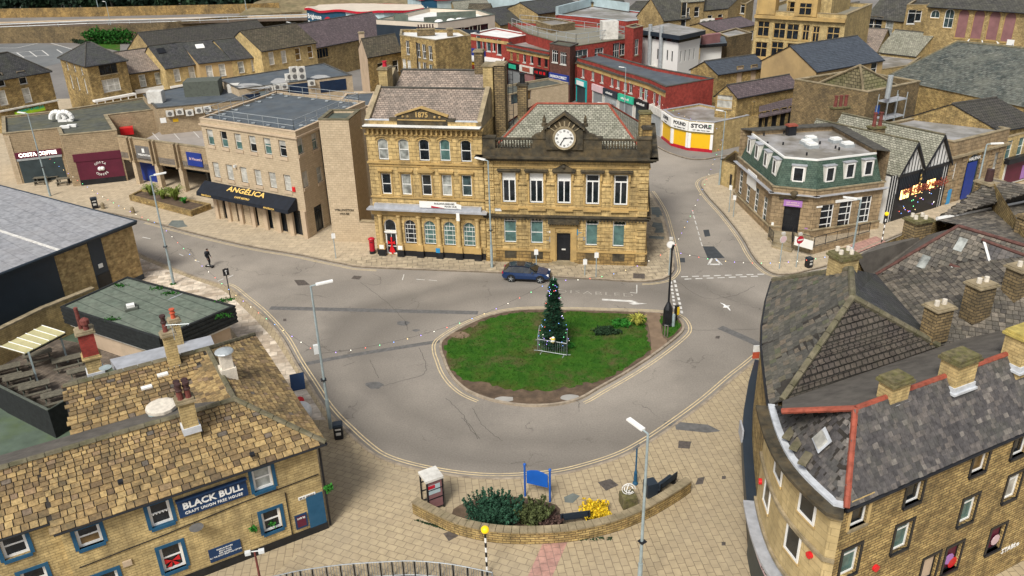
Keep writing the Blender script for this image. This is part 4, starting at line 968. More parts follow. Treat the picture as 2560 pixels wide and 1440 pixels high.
def railing(name,P,z,h,sp,mat,parent,rails=(.5,1.),closed=False,rr=.03,bars=None,feet=0,pr=None):
 mb=MB();Q=[Vector(p[:2])for p in P];
 if closed:Q=Q+[Q[0]]
 for a,b in zip(Q,Q[1:]):
  L=(b-a).length;n=max(1,round(L/sp));t=(b-a)/L
  for f in rails:mb.tube(V3(a,z+h*f),V3(b,z+h*f),rr,rr,5,caps=False)
  for i in range(n+1):
   p=a.lerp(b,i/n);mb.tube(V3(p,z),V3(p,z+h*max(rails)),pr or rr,pr or rr,5,caps=False)
   if feet:q=p+Vector((-t.y,t.x))*feet;mb.tube(V3(p,z+.04),V3(q,z+.04),rr,rr,4);mb.box(q.x,q.y,z,.35,.3,.1)
  if bars:
   k=int(L/bars)
   for i in range(k):p=a.lerp(b,(i+.5)/k);mb.tube(V3(p,z+h*rails[0]),V3(p,z+h*rails[-1]),rr*.45,rr*.45,4,caps=False)
 return mb.build(name,mat,parent)
railing('guard_rail',offset(wh.P,-.5),zw,1.1,2.1,'galvanised',wh.root,closed=True,feet=.6,rr=.028)
wh.slabpx(0,(733,478),(738,468),.12,'red_paint','alarm_box');wh.slab(0,4.15,4.35,6.35,6.6,.3,'cctv','camera')
wh.finish()
mb=MB();mb.tube(wh.pt(1,4.0,.2,.08),wh.pt(1,4.0,zw-.5,.08),.06,.06,6);mb.build('downpipe','black_paint',wh.root)
A=G2(834.4,605.8);B=G2(904.7,607.8);zt2=Ht(B,298);C2=G2(901,273,zt2);D2=G2(826,273,zt2)
tw=Bld('stair_tower','windowless buff brick tower beside the office block','tower',[A,B,C2,D2],zt2-.12,'buff_block')
tw.flat('green_felt',.04,.3,'ridge_stone',drop=.2,capth=.1);tw.finish()
u,z=tw.at(0,861,528);tw.lettering(0,u,z+.12,'WELLINGTON',.3,'sooty_stone',.02);tw.lettering(0,u,z-.28,'HOUSE',.3,'sooty_stone',.02)
W1=Bld('yard_wall','low buff brick wall closing the gap between the tower and the bank','wall',[G2(905,609),G2(944,611),G2(944,607),G2(905,605)],2.3,'buff_block');W1.finish(top=True);W1.course(2.3,.1,.06,'coping_stone',name='coping')
# ================================================================ coffee shop block, parking deck and the roofs behind them
HC=6.4
cs=Bld('coffee_shop_block','low buff brick block with mossy flat roof and maroon coffee shop fronts','building',pxl([(7,336),(144,322),(151,340),(292,327),(268,289),(391,275),(362,244),(136,279),(5,293)],HC),HC,'buff_block_dark')
def near(bl,px,py,z):
 q=G2(px,py,z);best=min(range(len(bl.P)),key=lambda i:abs(((bl.P[i]+bl.P[(i+1)%len(bl.P)])/2-q).length));return best
e1=near(cs,75,329,HC);e2=near(cs,222,333,HC)
cs.flat('mossy_felt',.05,.35,'coping_stone',drop=.15)
u0,z0_=cs.at(e1,36,470);u1,_=cs.at(e1,158,430);L_=(cs.edge(e1)[1]-cs.edge(e1)[0]).length
cs.slab(e1,.6,L_-.2,3.25,4.0,.12,'plum','fascia');fa=cs.slab(e1,.7,L_-.3,2.95,3.22,.1,'galvanised','shutter_box')
cs.lettering(e1,L_*.52,3.62,'COSTA COFFEE',.6,'glow_sign',.14,bold=.03,sx=1.0)
cs.slab(e1,.8,L_-.35,.12,2.95,.04,'dark_shutter','roller_shutter')
cs.slab(e1,.0,.6,.12,6.2,.08,'buff_block','pier')
L_=(cs.edge(e2)[1]-cs.edge(e2)[0]).length
cs.slab(e2,.75,L_-.1,3.1,4.05,.14,'plum','fascia');pan=cs.slab(e2,.9,L_-.2,.8,3.1,.07,'plum','shop_hoarding');cs.slab(e2,.9,L_-.2,.12,.8,.08,'black_paint','plinth')
cx_=L_*.57;mb=MB()
for k in range(2):p=cs.pt(e2,cx_-.16+k*.32,2.0,.08);mb.lathe(p,[(.001,-.001),(.001,0)],4);mb.ball(p,.26,10)
mb.build('bean_emblem','white_paint',pan)
for w_,rr,up in(('COSTA',.78,1),('COFFEE',.78,-1)):
 for i,chh in enumerate(w_):
  a=math.pi/2+(len(w_)/2-.5-i)*.36 if up>0 else-math.pi/2-(len(w_)/2-.5-i)*.33
  A_,B_=cs.edge(e2);t_=V3((B_-A_).normalized(),0);p=cs.pt(e2,cx_+math.cos(a)*rr,2.0+math.sin(a)*rr,.09)
  ra=a-math.pi/2 if up>0 else a+math.pi/2;X=t_*math.cos(ra)+Vector((0,0,math.sin(ra)));Z=-t_*math.sin(ra)+Vector((0,0,math.cos(ra)))
  text(pan,chh,p,X,Z,.36,'white_paint')
cs.finish()
mb=MB();q=cs.pt(e1,8.2,0,-3)
for sgn,px_ in((-1,146),(1,164)):
 p=G(px_,300,6.5);pr=None
 for k in range(8):
  a=math.pi*k/7;c=(p.x+sgn*(-.9*math.cos(a)),p.y,p.z+.15+.9*math.sin(a))
  if pr:mb.tube(pr,c,.3,.3,8)
  pr=c
mb.build('vent_duct','white_paint',cs.root)
mb=MB()
for px_,py_ in((163,318),(180,315),(158,302),(172,301)):p=G(px_,py_,6.4);mb.box(p.x,p.y,6.3,1.1,.5,.3,.1)
mb.build('rooflight','white_paint',cs.root)
plain('deck_felt',(.30,.265,.235),.85,.1,.6)
Pd=[G2(292,341,5.8),G2(514,371,5.8)]
dk=thing('parking_deck','raised parking deck on brick pillars between the coffee shop and the office block','car park',V3(Pd[0],0))
dd=(Pd[1]-Pd[0]).normalized();dn=Vector((-dd.y,dd.x));Ld=(Pd[1]-Pd[0]).length
mb=MB();mb.prism([Pd[0],Pd[1]+dd*6,Pd[1]+dd*6+dn*18,Pd[0]+dn*16-dd*6],3.2,3.9);mb.build('deck','deck_felt',dk)
mb=MB();mb.prism([Pd[0],Pd[1],Pd[1]+dn*.3,Pd[0]+dn*.3],2.95,5.8,bottom=True);mb.build('parapet_wall','buff_block_dark',dk)
mb=MB();mb.prism([Pd[0]-dn*.05,Pd[1]-dn*.05,Pd[1]+dn*.35,Pd[0]+dn*.35],5.8,5.9,bottom=True);mb.build('coping','coping_stone',dk)
def dpx(px,z=3.0):A_=Pd[0];d=FW+RT*((px-1280)/F)-UP*((430-720)/F);k=Vector((dd.y,-dd.x)).dot(A_)/Vector((dd.y,-dd.x)).dot(d.to_2d());return((d*k).to_2d()-A_).dot(dd)
for x in(343,397,455):
 u=dpx(x)
 for s_ in(-.32,.32):p=Pd[0]+dd*(u+s_)-dn*.12;mb=MB();mb.box(p.x,p.y,2.9,.22,.5,3.0,math.atan2(dd.y,dd.x));mb.build('fin','buff_block_dark',dk)
 mb=MB();p=Pd[0]+dd*u+dn*.1;mb.box(p.x,p.y,.12,.62,.6,2.9,math.atan2(dd.y,dd.x));mb.build('pillar','buff_block',dk)
mb=MB();q0,q1=Pd[0]+dn*6,Pd[1]+dn*6;mb.prism([q0,q1,q1+dn*.3,q0+dn*.3],0,3.2);mb.build('back_wall','dark_shutter',dk)
mb=MB();q0=Pd[0]+dn*1.2+dd*.2;q1=q0+dd*3.9;mb.prism([q0,q1,q1+dn*.1,q0+dn*.1],.12,2.9);g_=mb.build('gate','royal_blue',dk)
mb=MB();q0=Pd[1]+dn*2.2-dd*3.2;q1=q0+dd*3.2;mb.prism([q0,q1,q1+dn*.1,q0+dn*.1],.12,2.9);mb.build('glass_doors','pane_dark',dk)
for(a,b)in(((381,332),(398,351)),((430,328),(449,349)),((478,322),(498,344))):q=pxl([a,b],3.91);mb=MB();mb.face([V3(p,3.91)for p in(q[0]-dd*.08,q[0]+dd*.08,q[1]+dd*.08,q[1]-dd*.08)]);mb.build('bay_line','line_white',dk)
def dsign(px0,px1,py,z0,z1,mat,nm):
 u0,u1=dpx(px0),dpx(px1);a,b=Pd[0]+dd*u0-dn*.12,Pd[0]+dd*u1-dn*.12;mb=MB();mb.prism([a,b,b+dn*.14,a+dn*.14],z0,z1,bottom=True);return mb.build(nm,mat,dk),(a+b)/2
s1,c1=dsign(353,391,0,3.5,5.0,'asphalt_patch','sign_board');s2,c2=dsign(476,512,0,3.5,5.1,'royal_blue','sign_board')
text(s1,'WELLINGTON',V3(c1-dn*.02,3.95),V3(dd,0),(0,0,1),.32,'white_paint');mb=MB();p=c1-dn*.02;mb.box(p.x,p.y,4.25,.4,.05,.5,math.atan2(dd.y,dd.x));mb.build('emblem','white_paint',s1)
text(s2,'St Vincent\'s',V3(c2-dn*.02+dd*.2,4.35),V3(dd,0),(0,0,1),.42,'pink_sign')
mb=MB();p=G(305,315,3.9);mb.box(p.x,p.y+.5,3.9,1.3,1.2,2.3,.3);mb.build('stair_kiosk','black_paint',dk)
mb=MB();p=G(319,335,3.9);crown(mb,(p.x,p.y,4.3),(.9,.8,.5),4,.1,random.Random(1))if False else mb.box(p.x,p.y,3.9,1.6,1.2,.9,.4);tag(mb.build('tarpaulin_cover','red_paint'),'bright red covered load at the left end of the parking deck','tarpaulin')
def acunit(par,p,rot,s=1.,fans=1,name='condenser_unit'):
 mb=MB();mb.box(p[0],p[1],p[2],.95*s,.4*s,.75*s*fans,rot);o=mb.build(name,'dirty_white',par)
 mb=MB();n=Vector((math.sin(rot),-math.cos(rot),0))
 for k in range(fans):c=Vector(p)+n*.2*s+Vector((0,0,(.38+.75*k)*s));mb.tube(c,c+n*.03,.27*s,.27*s,12)
 mb.build('fan','asphalt_patch',o);return o
F2=Bld('service_block','low block with dark felt roof and a row of condenser units above the parking deck','building',pxl([(391,272),(626,250),(551,200),(358,237)],7.3),7.3,'buff_block_dark')
F2.flat('felt',.04,.2,'ridge_dark');rz=math.atan2((F2.edge(0)[1]-F2.edge(0)[0]).y,(F2.edge(0)[1]-F2.edge(0)[0]).x)
ef=near(F2,500,262,7.3)
for x,y in((425,283),(449,279),(474,281),(497,275),(518,272)):u,z=F2.at(ef,x,y);acunit(F2.root,F2.pt(ef,u,z-.35,.3),rz)
F2.slabpx(ef,(402,308),(414,294),.03,'white_paint','notice');F2.slabpx(ef,(433,305),(445,296),.03,'shutter_yellow','notice')
mb=MB();p=G(512,235,7.3);mb.box(p.x,p.y,7.3,4.6,3.4,2.0,.15);F2.finish();mb.build('plant_housing','old_timber',F2.root)
for x,y in((393,255),):p=G(x,y,7.3);mb=MB();mb.box(p.x,p.y,7.3,1.9,1.7,1.5,.1);mb.build('louvred_vent','dirty_white',F2.root)
F3=Bld('upper_service_block','block with big dark felt roof, navy doors and rain puddles behind the office block','building',pxl([(596,224),(880,189),(810,159),(547,200)],8.3),8.3,'buff_block');F3.flat('felt',.04,.2,'ridge_dark')
ef=near(F3,738,207,8.3)
for a,b in(((607,250),(650,232)),((722,244),(768,206)),((802,232),(864,196))):F3.slabpx(ef,a,b,.05,'navy_paint','double_door')
F3.slabpx(ef,(650,250),(672,226),.03,'pale_blue_panel','cladding');F3.finish();A_,B_=F3.edge(ef);rz=math.atan2((B_-A_).y,(B_-A_).x)
for x,y in((672,222),(691,218),(709,216),(777,208)):u,z=F3.at(ef,x,y);acunit(F3.root,F3.pt(ef,u,z-.3,.3),rz)
for x,y,f in((724,200,1),(737,199,2),(755,199,2)):p=G(x,y,8.4);acunit(F3.root,p,rz,1.2,f)
mb=MB();p=G(586,228,7.4);mb.box(p.x,p.y,7.3,1.5,1.4,1.1,.1);mb.build('louvred_vent','dirty_white',F3.root)
mb=MB()
for x,y,rx,ry in((622,212,32,4),(633,218,40,4),(700,203,22,8),(802,192,24,5)):mb.face([G(x+rx*math.cos(a)*(1+.2*math.sin(3*a)),y+ry*math.sin(a),8.325)for a in(i*math.pi/8 for i in range(16))][::-1])
mb.build('rain_puddle','puddle',F3.root)
W2=Bld('link_block','plain buff brick block filling the gap behind the bank and stair tower','building',pxl([(842,262),(925,268),(940,232),(865,236)],6.5),6.5,'buff_block');W2.flat('felt',.1,.25,'buff_concrete');W2.finish()
# ================================================================ terrace across the far street
def perp(A,B,R):t=(B-A).normalized();n=Vector((-t.y,t.x));return(R-A).dot(n)
WS=dict(fr='white_paint',sill='coping_stone',fw=.09)
def house(name,label,cat,a,b,h,rpx,rz,wm,rm,ins=(0,0),wins=(),over=.3,group=None,ridge='ridge_dark',gut='black_paint',dmul=2.,ext=0,clad=None,chim=(),finish=True,depth=None,dpx=None,ortho=False):
 A,B=G2(*a,h),G2(*b,h)
 if ext:B=B+(B-A)*ext
 if dpx:Dv=G2(*dpx,h)-A;pts=[A,B,B+Dv,A+Dv]
 elif ins==(0,0)and not depth and not ortho:
  while perp(A,B,G2(*rpx,rz))<3.8 and rz>h+1.2:rz-=.3
  Dv=(G2(*rpx,rz)-A)*2;Dv=Dv if perp(A,B,A+Dv)>5 and Dv.length<26 else Vector((-(B-A).y,(B-A).x)).normalized()*9;pts=[A,B,B+Dv,A+Dv]
 else:pts=rect(A,B,depth or perp(A,B,G2(*rpx,rz))*dmul)
 bl=Bld(name,label,cat,pts,h,wm,group=group)
 if dpx and ins[0]<0:ins=((B-A).length/2-.4,)*2
 for q in wins:
  k=dict(WS);k.update(q[5]if len(q)>5 else{});bl.win(q[0],q[1],q[2],q[3],q[4],**k)
 bl.pitched(rm,rz,0,ins,over,ridge=ridge,gut=gut,mid=1/dmul if dmul!=2. else .5)
 if finish:bl.finish(gables=bl.gab)
 return bl
PB=dict(pane='pane_blind');PK=dict(pane='pane_dark');PN=dict(pane='pane_net')
hs_=[]
hs_.append(house('terraced_house','terraced stone shop with pinkish slate roof next to the hip-roofed house','house',(322,181),(410,168),6.3,(282,131),9.2,'yellow_rubble','pink_slate',wins=[(0,357,202,1.1,2.0,PN),(0,396,196,1.1,2.0,PN)],group='terraced shops across the far street'))
hs_.append(house('terraced_house','terraced stone shop with dark mossy slate roof and open skylight','house',(411,168),(494,156),6.6,(370,115),9.8,'yellow_coursed','dark_slate',wins=[(0,443,188,1.1,2.1,PB),(0,480,182,1.1,2.1,PB)],group='terraced shops across the far street'))
hs_.append(house('terraced_house','terraced yellow-fronted shop with dark slate roof and white skylight','house',(495,156),(577,147),6.8,(452,106),10.0,'render_yellow','dark_slate',wins=[(0,524,179,1.1,2.1,PB),(0,556,175,1.1,2.1,PB)],group='terraced shops across the far street'))
hs_.append(house('terraced_house','terraced stone shop below the taller gabled shop','house',(578,147),(651,138),6.8,(535,100),10.0,'yellow_coursed','dark_slate',wins=[(0,603,168,1.1,2.0,PN),(0,636,163,1.1,2.0,PB)],group='terraced shops across the far street'))
T5=house('stone_shop','taller stone shop with brown stone slate roof at the end of the far terrace','house',(652,126),(789,104),8.0,(600,77),12.2,'yellow_coursed','brown_slate',wins=[(0,679,146,1.1,2.2,PB),(0,710,142,1.1,2.2,PB),(0,745,135,1.1,2.2,dict(pane='pane_warm')),(0,776,130,1.1,2.2,dict(pane='pane_warm'))])
for i,(x0,y0,x1,y1)in enumerate(((344,238,412,226),(428,223,500,212),(505,209,580,198),(583,199,640,190),(655,180,722,168))):
 bl=(hs_+[T5])[i];L_=(bl.edge(0)[1]-bl.edge(0)[0]).length;bl.slab(0,.3,L_-.4,2.7,3.35,.35,'white_paint','shop_fascia')
for x,y,m_,bl in((500,117,'white_paint',hs_[2]),(403,128,'black_paint',hs_[1])):
 f=bl.faces[0];nn=(f[1]-f[0]).cross(f[2]-f[1]).normalized();d=FW+RT*((x-1280)/F)-UP*((y-720)/F);o=Vector((0,0,CAMH));k=(f[0]-o).dot(nn)/d.dot(nn);p=o+d*k;X=(f[1]-f[0]).normalized();Y=nn.cross(X);mb=MB();mb.par(p-X*.7-Y*.5+nn*.02,X*1.4,Y*1.1,nn*.12);mb.build('skylight',m_,bl.root)
hip=house('corner_house','three-storey hip-roofed stone house on the corner with white canopy','house',(215,164),(314,149),8.6,(222,116),11.2,'yellow_rubble','dark_slate',ins=(-1,-1),dpx=(149,143),finish=False,wins=[(0,271,172,3.0,1.7,dict(pane='pane_dark',cols=(.33,.66),rows=(),fr='sooty_stone')),(0,279,213,2.9,2.0,dict(pane='pane_blind',cols=(.3,.7)))])
for x,y,hh in((168,165,1.3),(186,169,1.3),(204,177,1.3),(179,204,2.2),(195,209,2.2),(214,215,2.4)):hip.win(3,x,y,.9,hh,**dict(WS,pane='pane_dark' if hh<2 else 'pane_net'))
hip.finish(gables=hip.gab);mb=MB();A_,B_=hip.edge(0);L_=(B_-A_).length
hip.slab(0,-.3,L_+.1,2.9,3.2,.9,'white_paint','canopy')
for k in range(6):mb=MB();p=hip.pt(0,k*L_/5,0,.8);mb.tube(V3(p,0),V3(p,2.9),.09,.09,6);mb.build('canopy_post','white_paint',hip.root)
ls=house('corner_shop','stone corner shop with a lime green fascia at the left edge','shop',(-60,190),(89,166),8.6,(0,133),11.6,'yellow_rubble','dark_slate',ins=(0,4.5),wins=[(0,56,194,1.2,2.0,PK),(0,0,200,1.2,2.0,PK),(0,68,238,1.2,2.2,PB),(0,7,245,1.2,2.2,PB)])
ls.slabpx(0,(38,289),(108,266),.45,'lime','shop_fascia');u,z=ls.at(0,74,272);ls.lettering(0,u,z,'CANDY & NIELDS',.5,'green_sign',.5);ls.slab(0,0,(ls.edge(0)[1]-ls.edge(0)[0]).length,3.55,3.75,.5,'dirty_white','ledge')
mv=house('purple_roof_hall','broad hall with purple-grey slate roof beyond the terrace','building',(789,118),(975,82),6.0,(740,61),10.6,'far_stone','mauve_slate',over=.2,wins=[(0,805,133,3.2,1.9,dict(pane='pane_dark',cols=(.25,.5,.75),rows=(),fr='trim_stone'))])
A_=G2(319,122,5);d_=(G2(601,54,9)-G2(296,87,9));bb=A_+d_;dp=perp(A_,bb,G2(296,87,9))*2
lg=Bld('long_warehouse','long low stone warehouse with ribbed grey roof below the bypass wall','warehouse',rect(A_,bb,dp),5,'far_stone');lg.pitched('pantile',9.0,0,(0,0),.2);lg.finish(gables=lg.gab)
# ================================================================ car park, bypass embankment and trees
sheet('car_park',pxl([(-60,112),(100,108),(188,122),(150,158),(90,172),(-60,165)],0),.01,'asphalt_carpark')
for a in(((0,135),(105,126)),((105,126),(122,139)),((0,142),(122,139)),((42,132),(60,144)),((73,128),(92,142)),((0,120),(42,120)),((42,120),(95,108)),((128,108),(190,126)),((142,124),(156,133))):strip('road_line',pxl(a,.0),-.14,.14,.02,.02,'line_white')
Lb=pxl([(-260,118),(0,108),(218,106),(420,96),(560,80),(760,66)],0)
EZ=3.4
far=[Vector((220,420)),Vector((-420,460))]
mb=MB();mb.prism(Lb+[Vector((40,330))]+far,0,EZ);struct(mb.build('embankment','asphalt_far'))
wl_=thing('retaining_wall','long rubble stone retaining wall holding up the bypass behind the car park','wall',V3(Lb[2],0))
mb=MB();a=side(Lb,.0);b=side(Lb,.45)
for i in range(len(Lb)-1):mb.prism([a[i],a[i+1],b[i+1],b[i]],0,EZ+.7)
mb.build('wall','dark_stone',wl_)
def band(name,y0,y1,z,mat,zz=None,h=0.):
 P=pxl(y0,z);Q=pxl(y1,z);mb=MB()
 for i in range(len(P)-1):
  if h:mb.prism([P[i],P[i+1],Q[i+1],Q[i]],z,z+h)
  else:mb.face([V3(P[i],z),V3(P[i+1],z),V3(Q[i+1],z),V3(Q[i],z)])
 return mb,mb.build(name,mat)
_,o=band('verge',[(-200,78),(220,66),(640,54),(800,50)],[(-200,66),(220,56),(640,47),(800,43)],EZ+.02,'soil');struct(o)
_,o=band('road',[(-200,66),(220,56),(640,47),(800,43)],[(-200,44),(220,38),(640,31),(800,30)],EZ+.03,'asphalt_far');struct(o)
def wallpx(name,label,pts,z,h,th,mat,cap=None,cat='wall'):
 P=pxl(pts,z);o=thing(name,label,cat,V3(P[0],z));Q=side(P,-th);mb=MB()
 for i in range(len(P)-1):mb.prism([P[i],P[i+1],Q[i+1],Q[i]],z,z+h)
 mb.build('wall',mat,o)
 if cap:
  R_=side(P,.06);S_=side(P,-th-.06);mb=MB()
  for i in range(len(P)-1):mb.prism([R_[i],R_[i+1],S_[i+1],S_[i]],z+h,z+h+.12)
  mb.build('coping',cap,o)
 return o
wallpx('median_barrier','pale concrete barrier along the middle of the bypass',[(-200,65),(220,52),(640,44),(790,41)],EZ,.4,.25,'buff_concrete')
wallpx('roadside_wall','dark stone wall on the far side of the bypass below the trees',[(-200,48),(220,42),(500,36),(640,33),(700,30)],EZ,2.6,.5,'sooty_bank_stone')
o=thing('roadside_railing','pale post and rail fence along the bypass footway','railing',G(0,74,EZ));P=pxl([(-100,77),(0,74),(220,65),(430,60),(640,52),(790,48)],EZ)
railing('rail',P,EZ,1.3,6.5,'galvanised',o,rails=(.5,1.),rr=.06)
_,o=band('bank',[(600,40),(700,36),(1080,20),(1300,8)],[(600,39),(700,34),(1080,18),(1300,6)],0,'path_mud');D.objects.remove(o)
P=pxl([(585,46),(700,36),(860,30),(1100,22),(1400,12)],EZ);Q=[p+Vector((0,55))for p in P];mb=MB()
for i in range(len(P)-1):mb.face([V3(P[i],EZ),V3(P[i+1],EZ),V3(Q[i+1],EZ+9),V3(Q[i],EZ+(5 if i==0 else 9))])
plain('bank_earth',(.21,.165,.09),.95,.3,.5,dirt=(.10,.10,.045),da=.7,dscale=.15,bump=.03)
struct(mb.build('bank','bank_earth'))
P=pxl([(-300,20),(1400,12)],EZ)
struct(sheet('woodland_floor',[Vector((-500,330)),Vector((-60,330)),Vector((-60,800)),Vector((-900,800))],EZ+.05,'soil'))
sheet('ground',[Vector((-140,298)),Vector((-60,292)),Vector((-60,330)),Vector((-260,330)),Vector((-260,300))],EZ+.06,'path_mud')
plain('bark',(.035,.032,.025),.9,.3,3)
def leafmat(name,c,v=.5):
 mt,t,bs=_nt(name);ob=t.nodes.new('ShaderNodeTexCoord').outputs['Object']
 at=t.nodes.new('ShaderNodeAttribute');at.attribute_name='rnd';k=_mix(t,dark(c,1-v),dark(c,1+v),at.outputs['Fac'])
 t.links.new(k,bs.inputs['Base Color']);bs.inputs['Roughness'].default_value=.8;bs.inputs['Specular IOR Level'].default_value=.2;MATS[name]=mt
leafmat('leaf_dark',(.014,.03,.018));leafmat('leaf_ivy',(.02,.045,.02));leafmat('leaf_hedge',(.02,.10,.012));leafmat('leaf_yew',(.024,.07,.04));leafmat('leaf_spruce',(.018,.062,.032));leafmat('leaf_olive',(.07,.085,.03));leafmat('leaf_gold',(.62,.42,.02));leafmat('leaf_phormium',(.13,.17,.03));leafmat('leaf_variegated',(.34,.33,.06));leafmat('leaf_bright',(.03,.16,.02));leafmat('leaf_brown',(.10,.06,.05))
def crown(mb,c,r,n,s,rn,hollow=.5):
 for i in range(n):
  while True:
   v=Vector((rn.uniform(-1,1),rn.uniform(-1,1),rn.uniform(-1,1)))
   if .05<v.length<1:break
  v=v.normalized()*(hollow+(1-hollow)*rn.random()**.6);k=.8+.35*math.sin(v.x*5+c[0])*math.cos(v.y*4+c[1])+.2*math.sin(v.z*7)
  p=Vector(c)+Vector((v.x*r[0],v.y*r[1],v.z*r[2]))*k
  a=Vector((rn.gauss(0,1),rn.gauss(0,1),rn.gauss(0,1))).normalized()*s*rn.uniform(.6,1.4);b=a.cross(Vector((rn.gauss(0,1),rn.gauss(0,1),rn.gauss(0,1)))).normalized()*s*rn.uniform(.4,1)
  mb.face([p-a,p+b,p+a,p-b],0,rn.random()+.001)
def tree(name,x,y,z,h,r,label,group,leaf='leaf_dark',n=900,s=.6,seed=0,cat='tree',lo=.25):
 rn=random.Random(seed);o=thing(name,label,cat,(x,y,z),group)
 mb=MB();pts=[Vector((x,y,z))]
 for k in range(5):pts.append(pts[-1]+Vector((rn.uniform(-.3,.3),rn.uniform(-.3,.3),h*.17)))
 for k in range(5):mb.tube(pts[k],pts[k+1],.38*(1-k*.17)*h/14,.38*(1-(k+1)*.17)*h/14,7)
 for k in range(6):
  a=rn.uniform(0,6.28);b=pts[2+k%3];mb.tube(b,b+Vector((math.cos(a)*r*.6,math.sin(a)*r*.6,h*.22)),.12,.05,5)
 mb.build('trunk','bark',o);mb=MB()
 for k in range(7):
  a=rn.uniform(0,6.28);q=rn.uniform(0,.55)*r;zz=z+h*(lo+(.95-lo)*rn.random());crown(mb,(x+math.cos(a)*q,y+math.sin(a)*q,zz),(r*.62,r*.62,h*.2),n//7,s,rn,.35)
 mb.build('crown',leaf,o);return o
TG='dark trees beyond the bypass wall';k=0
protos=[tree('broadleaf_tree',-400,500,EZ,17,6.5,'tall dark ivy-clad tree standing beyond the bypass wall',TG,'leaf_dark',2600,.7,5,lo=.08),tree('broadleaf_tree',-400,500,EZ,15,5.5,'tall dark ivy-clad tree standing beyond the bypass wall',TG,'leaf_ivy',2400,.65,6,lo=.05),tree('broadleaf_tree',-400,500,EZ,14,2.6,'narrow ivy-covered trunk at the left end of the tree belt','narrow ivy-covered trunks','leaf_dark',1500,.5,7,lo=.05)]
rn=random.Random(9);first=[True]*3;
spots=[(25,0),(60,0),(80,2),(108,1),(130,2),(150,2),(168,2),(196,2),(240,1),(262,0)]+[(285+i*29,i%2)for i in range(13)]
used=[0,0,0]
for px_,kind in spots:
 p=G(px_,34-px_*.012,EZ);y=p.y+rn.uniform(2,9);x=p.x*(y/p.y)
 if not used[kind]:o=protos[kind];o.location=(x,y,EZ);used[kind]=1
 else:o=dup(protos[kind],(x,y,EZ),rn.uniform(0,6.28),scale=rn.uniform(.85,1.15))
for px_ in range(300,680,42):
 p=G(px_,24,EZ);o=dup(protos[0],(p.x*1.03,p.y+22,EZ),rn.uniform(0,6.28),label='tall dark tree in the second row of the tree belt',group='second row of dark trees',scale=1.35)
sheet('grass',pxl([(135,97),(215,112),(300,128),(300,105),(225,102),(140,92)],0),.02,'grass')['kind']='stuff'
o=thing('hedge','tall clipped green hedge below the bypass wall','hedge',G(270,108,0));mb=MB();rn=random.Random(2)
for px_ in(232,250,268,286,304,322):p=G(px_,110,0);crown(mb,(p.x,p.y,2.1),(2.1,1.6,2.0),700,.25,rn,.6)
mb.build('foliage','leaf_hedge',o)
o=thing('low_hedge','low dark hedge along the edge of the car park','hedge',G(170,103,0));mb=MB()
for k in range(12):p=G(140+k*8,96+k*1.8,0);crown(mb,(p.x,p.y,.6),(1.3,.6,.6),160,.16,rn,.6)
mb.build('foliage','leaf_ivy',o)
# ================================================================ steel shed and the low timber-clad building at lower left
wz=5.6;C0=G2(327,554,wz);tF=(G2(0,680,wz)-C0).normalized();tB=(G2(0,468,wz)-C0).normalized()
sh=Bld('steel_shed','big modern shed with grey sheet roof, charcoal cladding and new stone panels','building',[C0+tF*24,C0,C0+tB*30,C0+tB*30+tF*24],wz-.35,'new_stone')
ei=near(sh,180,620,wz)
mb=MB();up=Vector((0,0,.35));q=[C0+tF*24.3-tB*.3,C0-tF*.35-tB*.3,C0+tB*30-tF*.35,C0+tB*30+tF*24.3];mb.prism(q,wz-.3,wz,1,0,True);ro=mb.build('roof',['shed_sheet','charcoal_clad'],sh.root)
mb=MB();mb.tube(V3(q[0],wz-.05),V3(q[1],wz-.05),.12,.12,8);mb.tube(V3(q[1],wz-.02),V3(q[2],wz-.02),.09,.09,8);mb.build('gutter','charcoal_clad',ro)
mb=MB();a=C0+tF*7.-tB*.3;b=C0+tF*6.5+tB*30;mb.prism([a,a+tF*.25,b+tF*.25,b],wz-.01,wz+.05);mb.build('roof_seam','line_white',ro)
Ls=24;
ub,_=sh.at(ei,150,700);uc_,_=sh.at(ei,228,650);ud_,_=sh.at(ei,262,640)
sh.slab(ei,0,ub,.9,wz-.36,.08,'charcoal_clad','cladding_panel');sh.slab(ei,uc_,ud_,0,wz-.36,.06,'charcoal_clad','cladding_panel');sh.slab(ei,uc_+.1,ud_+.05,.0,2.2,.09,'black_paint','door');sh.slab(ei,0,Ls,0,.55,.1,'charcoal_clad','plinth');sh.slab(ei,uc_+.45,ud_-.45,2.75,3.1,.12,'white_paint','sign_board')
sh.win(ei,134,735,1.5,1.1,pane='pane_blind',fr='charcoal_clad',rows=(),sill='charcoal_clad',dep=.12);sh.win(ei,15,785,2.0,1.3,pane='pane_dark',fr='charcoal_clad',rows=(),sill='charcoal_clad',dep=.12)
sh.holes={};sh.finish()
tz=3.5;Q=pxl([(150,769),(397,848),(589,766),(319,693)],tz)
tb=Bld('timber_clad_annexe','single-storey annexe with weathered green felt roof and dark timber fascia','building',offset(ccw(Q),-.45),tz-1.2,'render_cream')
mb=MB();C=ccw(Q)
for k in range(8):P_=offset(C,-.03 if k%2 else .0);mb.prism(P_,tz-1.3+k*.163,tz-1.3+k*.163+.163,0,bottom=True)
mb.build('fascia','dark_timber',tb.root)
brick('felt_strips',(.135,.16,.125),(.115,.14,.11),(.05,.06,.05),60.,.95,.03,(.20,.21,.17),.5,.45,rough=.85,bump=.01,rot=.62)
mb=MB();mb.face([V3(p,tz+.01)for p in offset(C,-.2)]);ro=mb.build('roof','felt_strips',tb.root)
mb=MB();I_=offset(C,-.2)
for i in range(4):j=(i+1)%4;mb.prism([C[i],C[j],I_[j],I_[i]],tz-.05,tz+.09)
mb.build('roof_edge','dark_timber',tb.root)
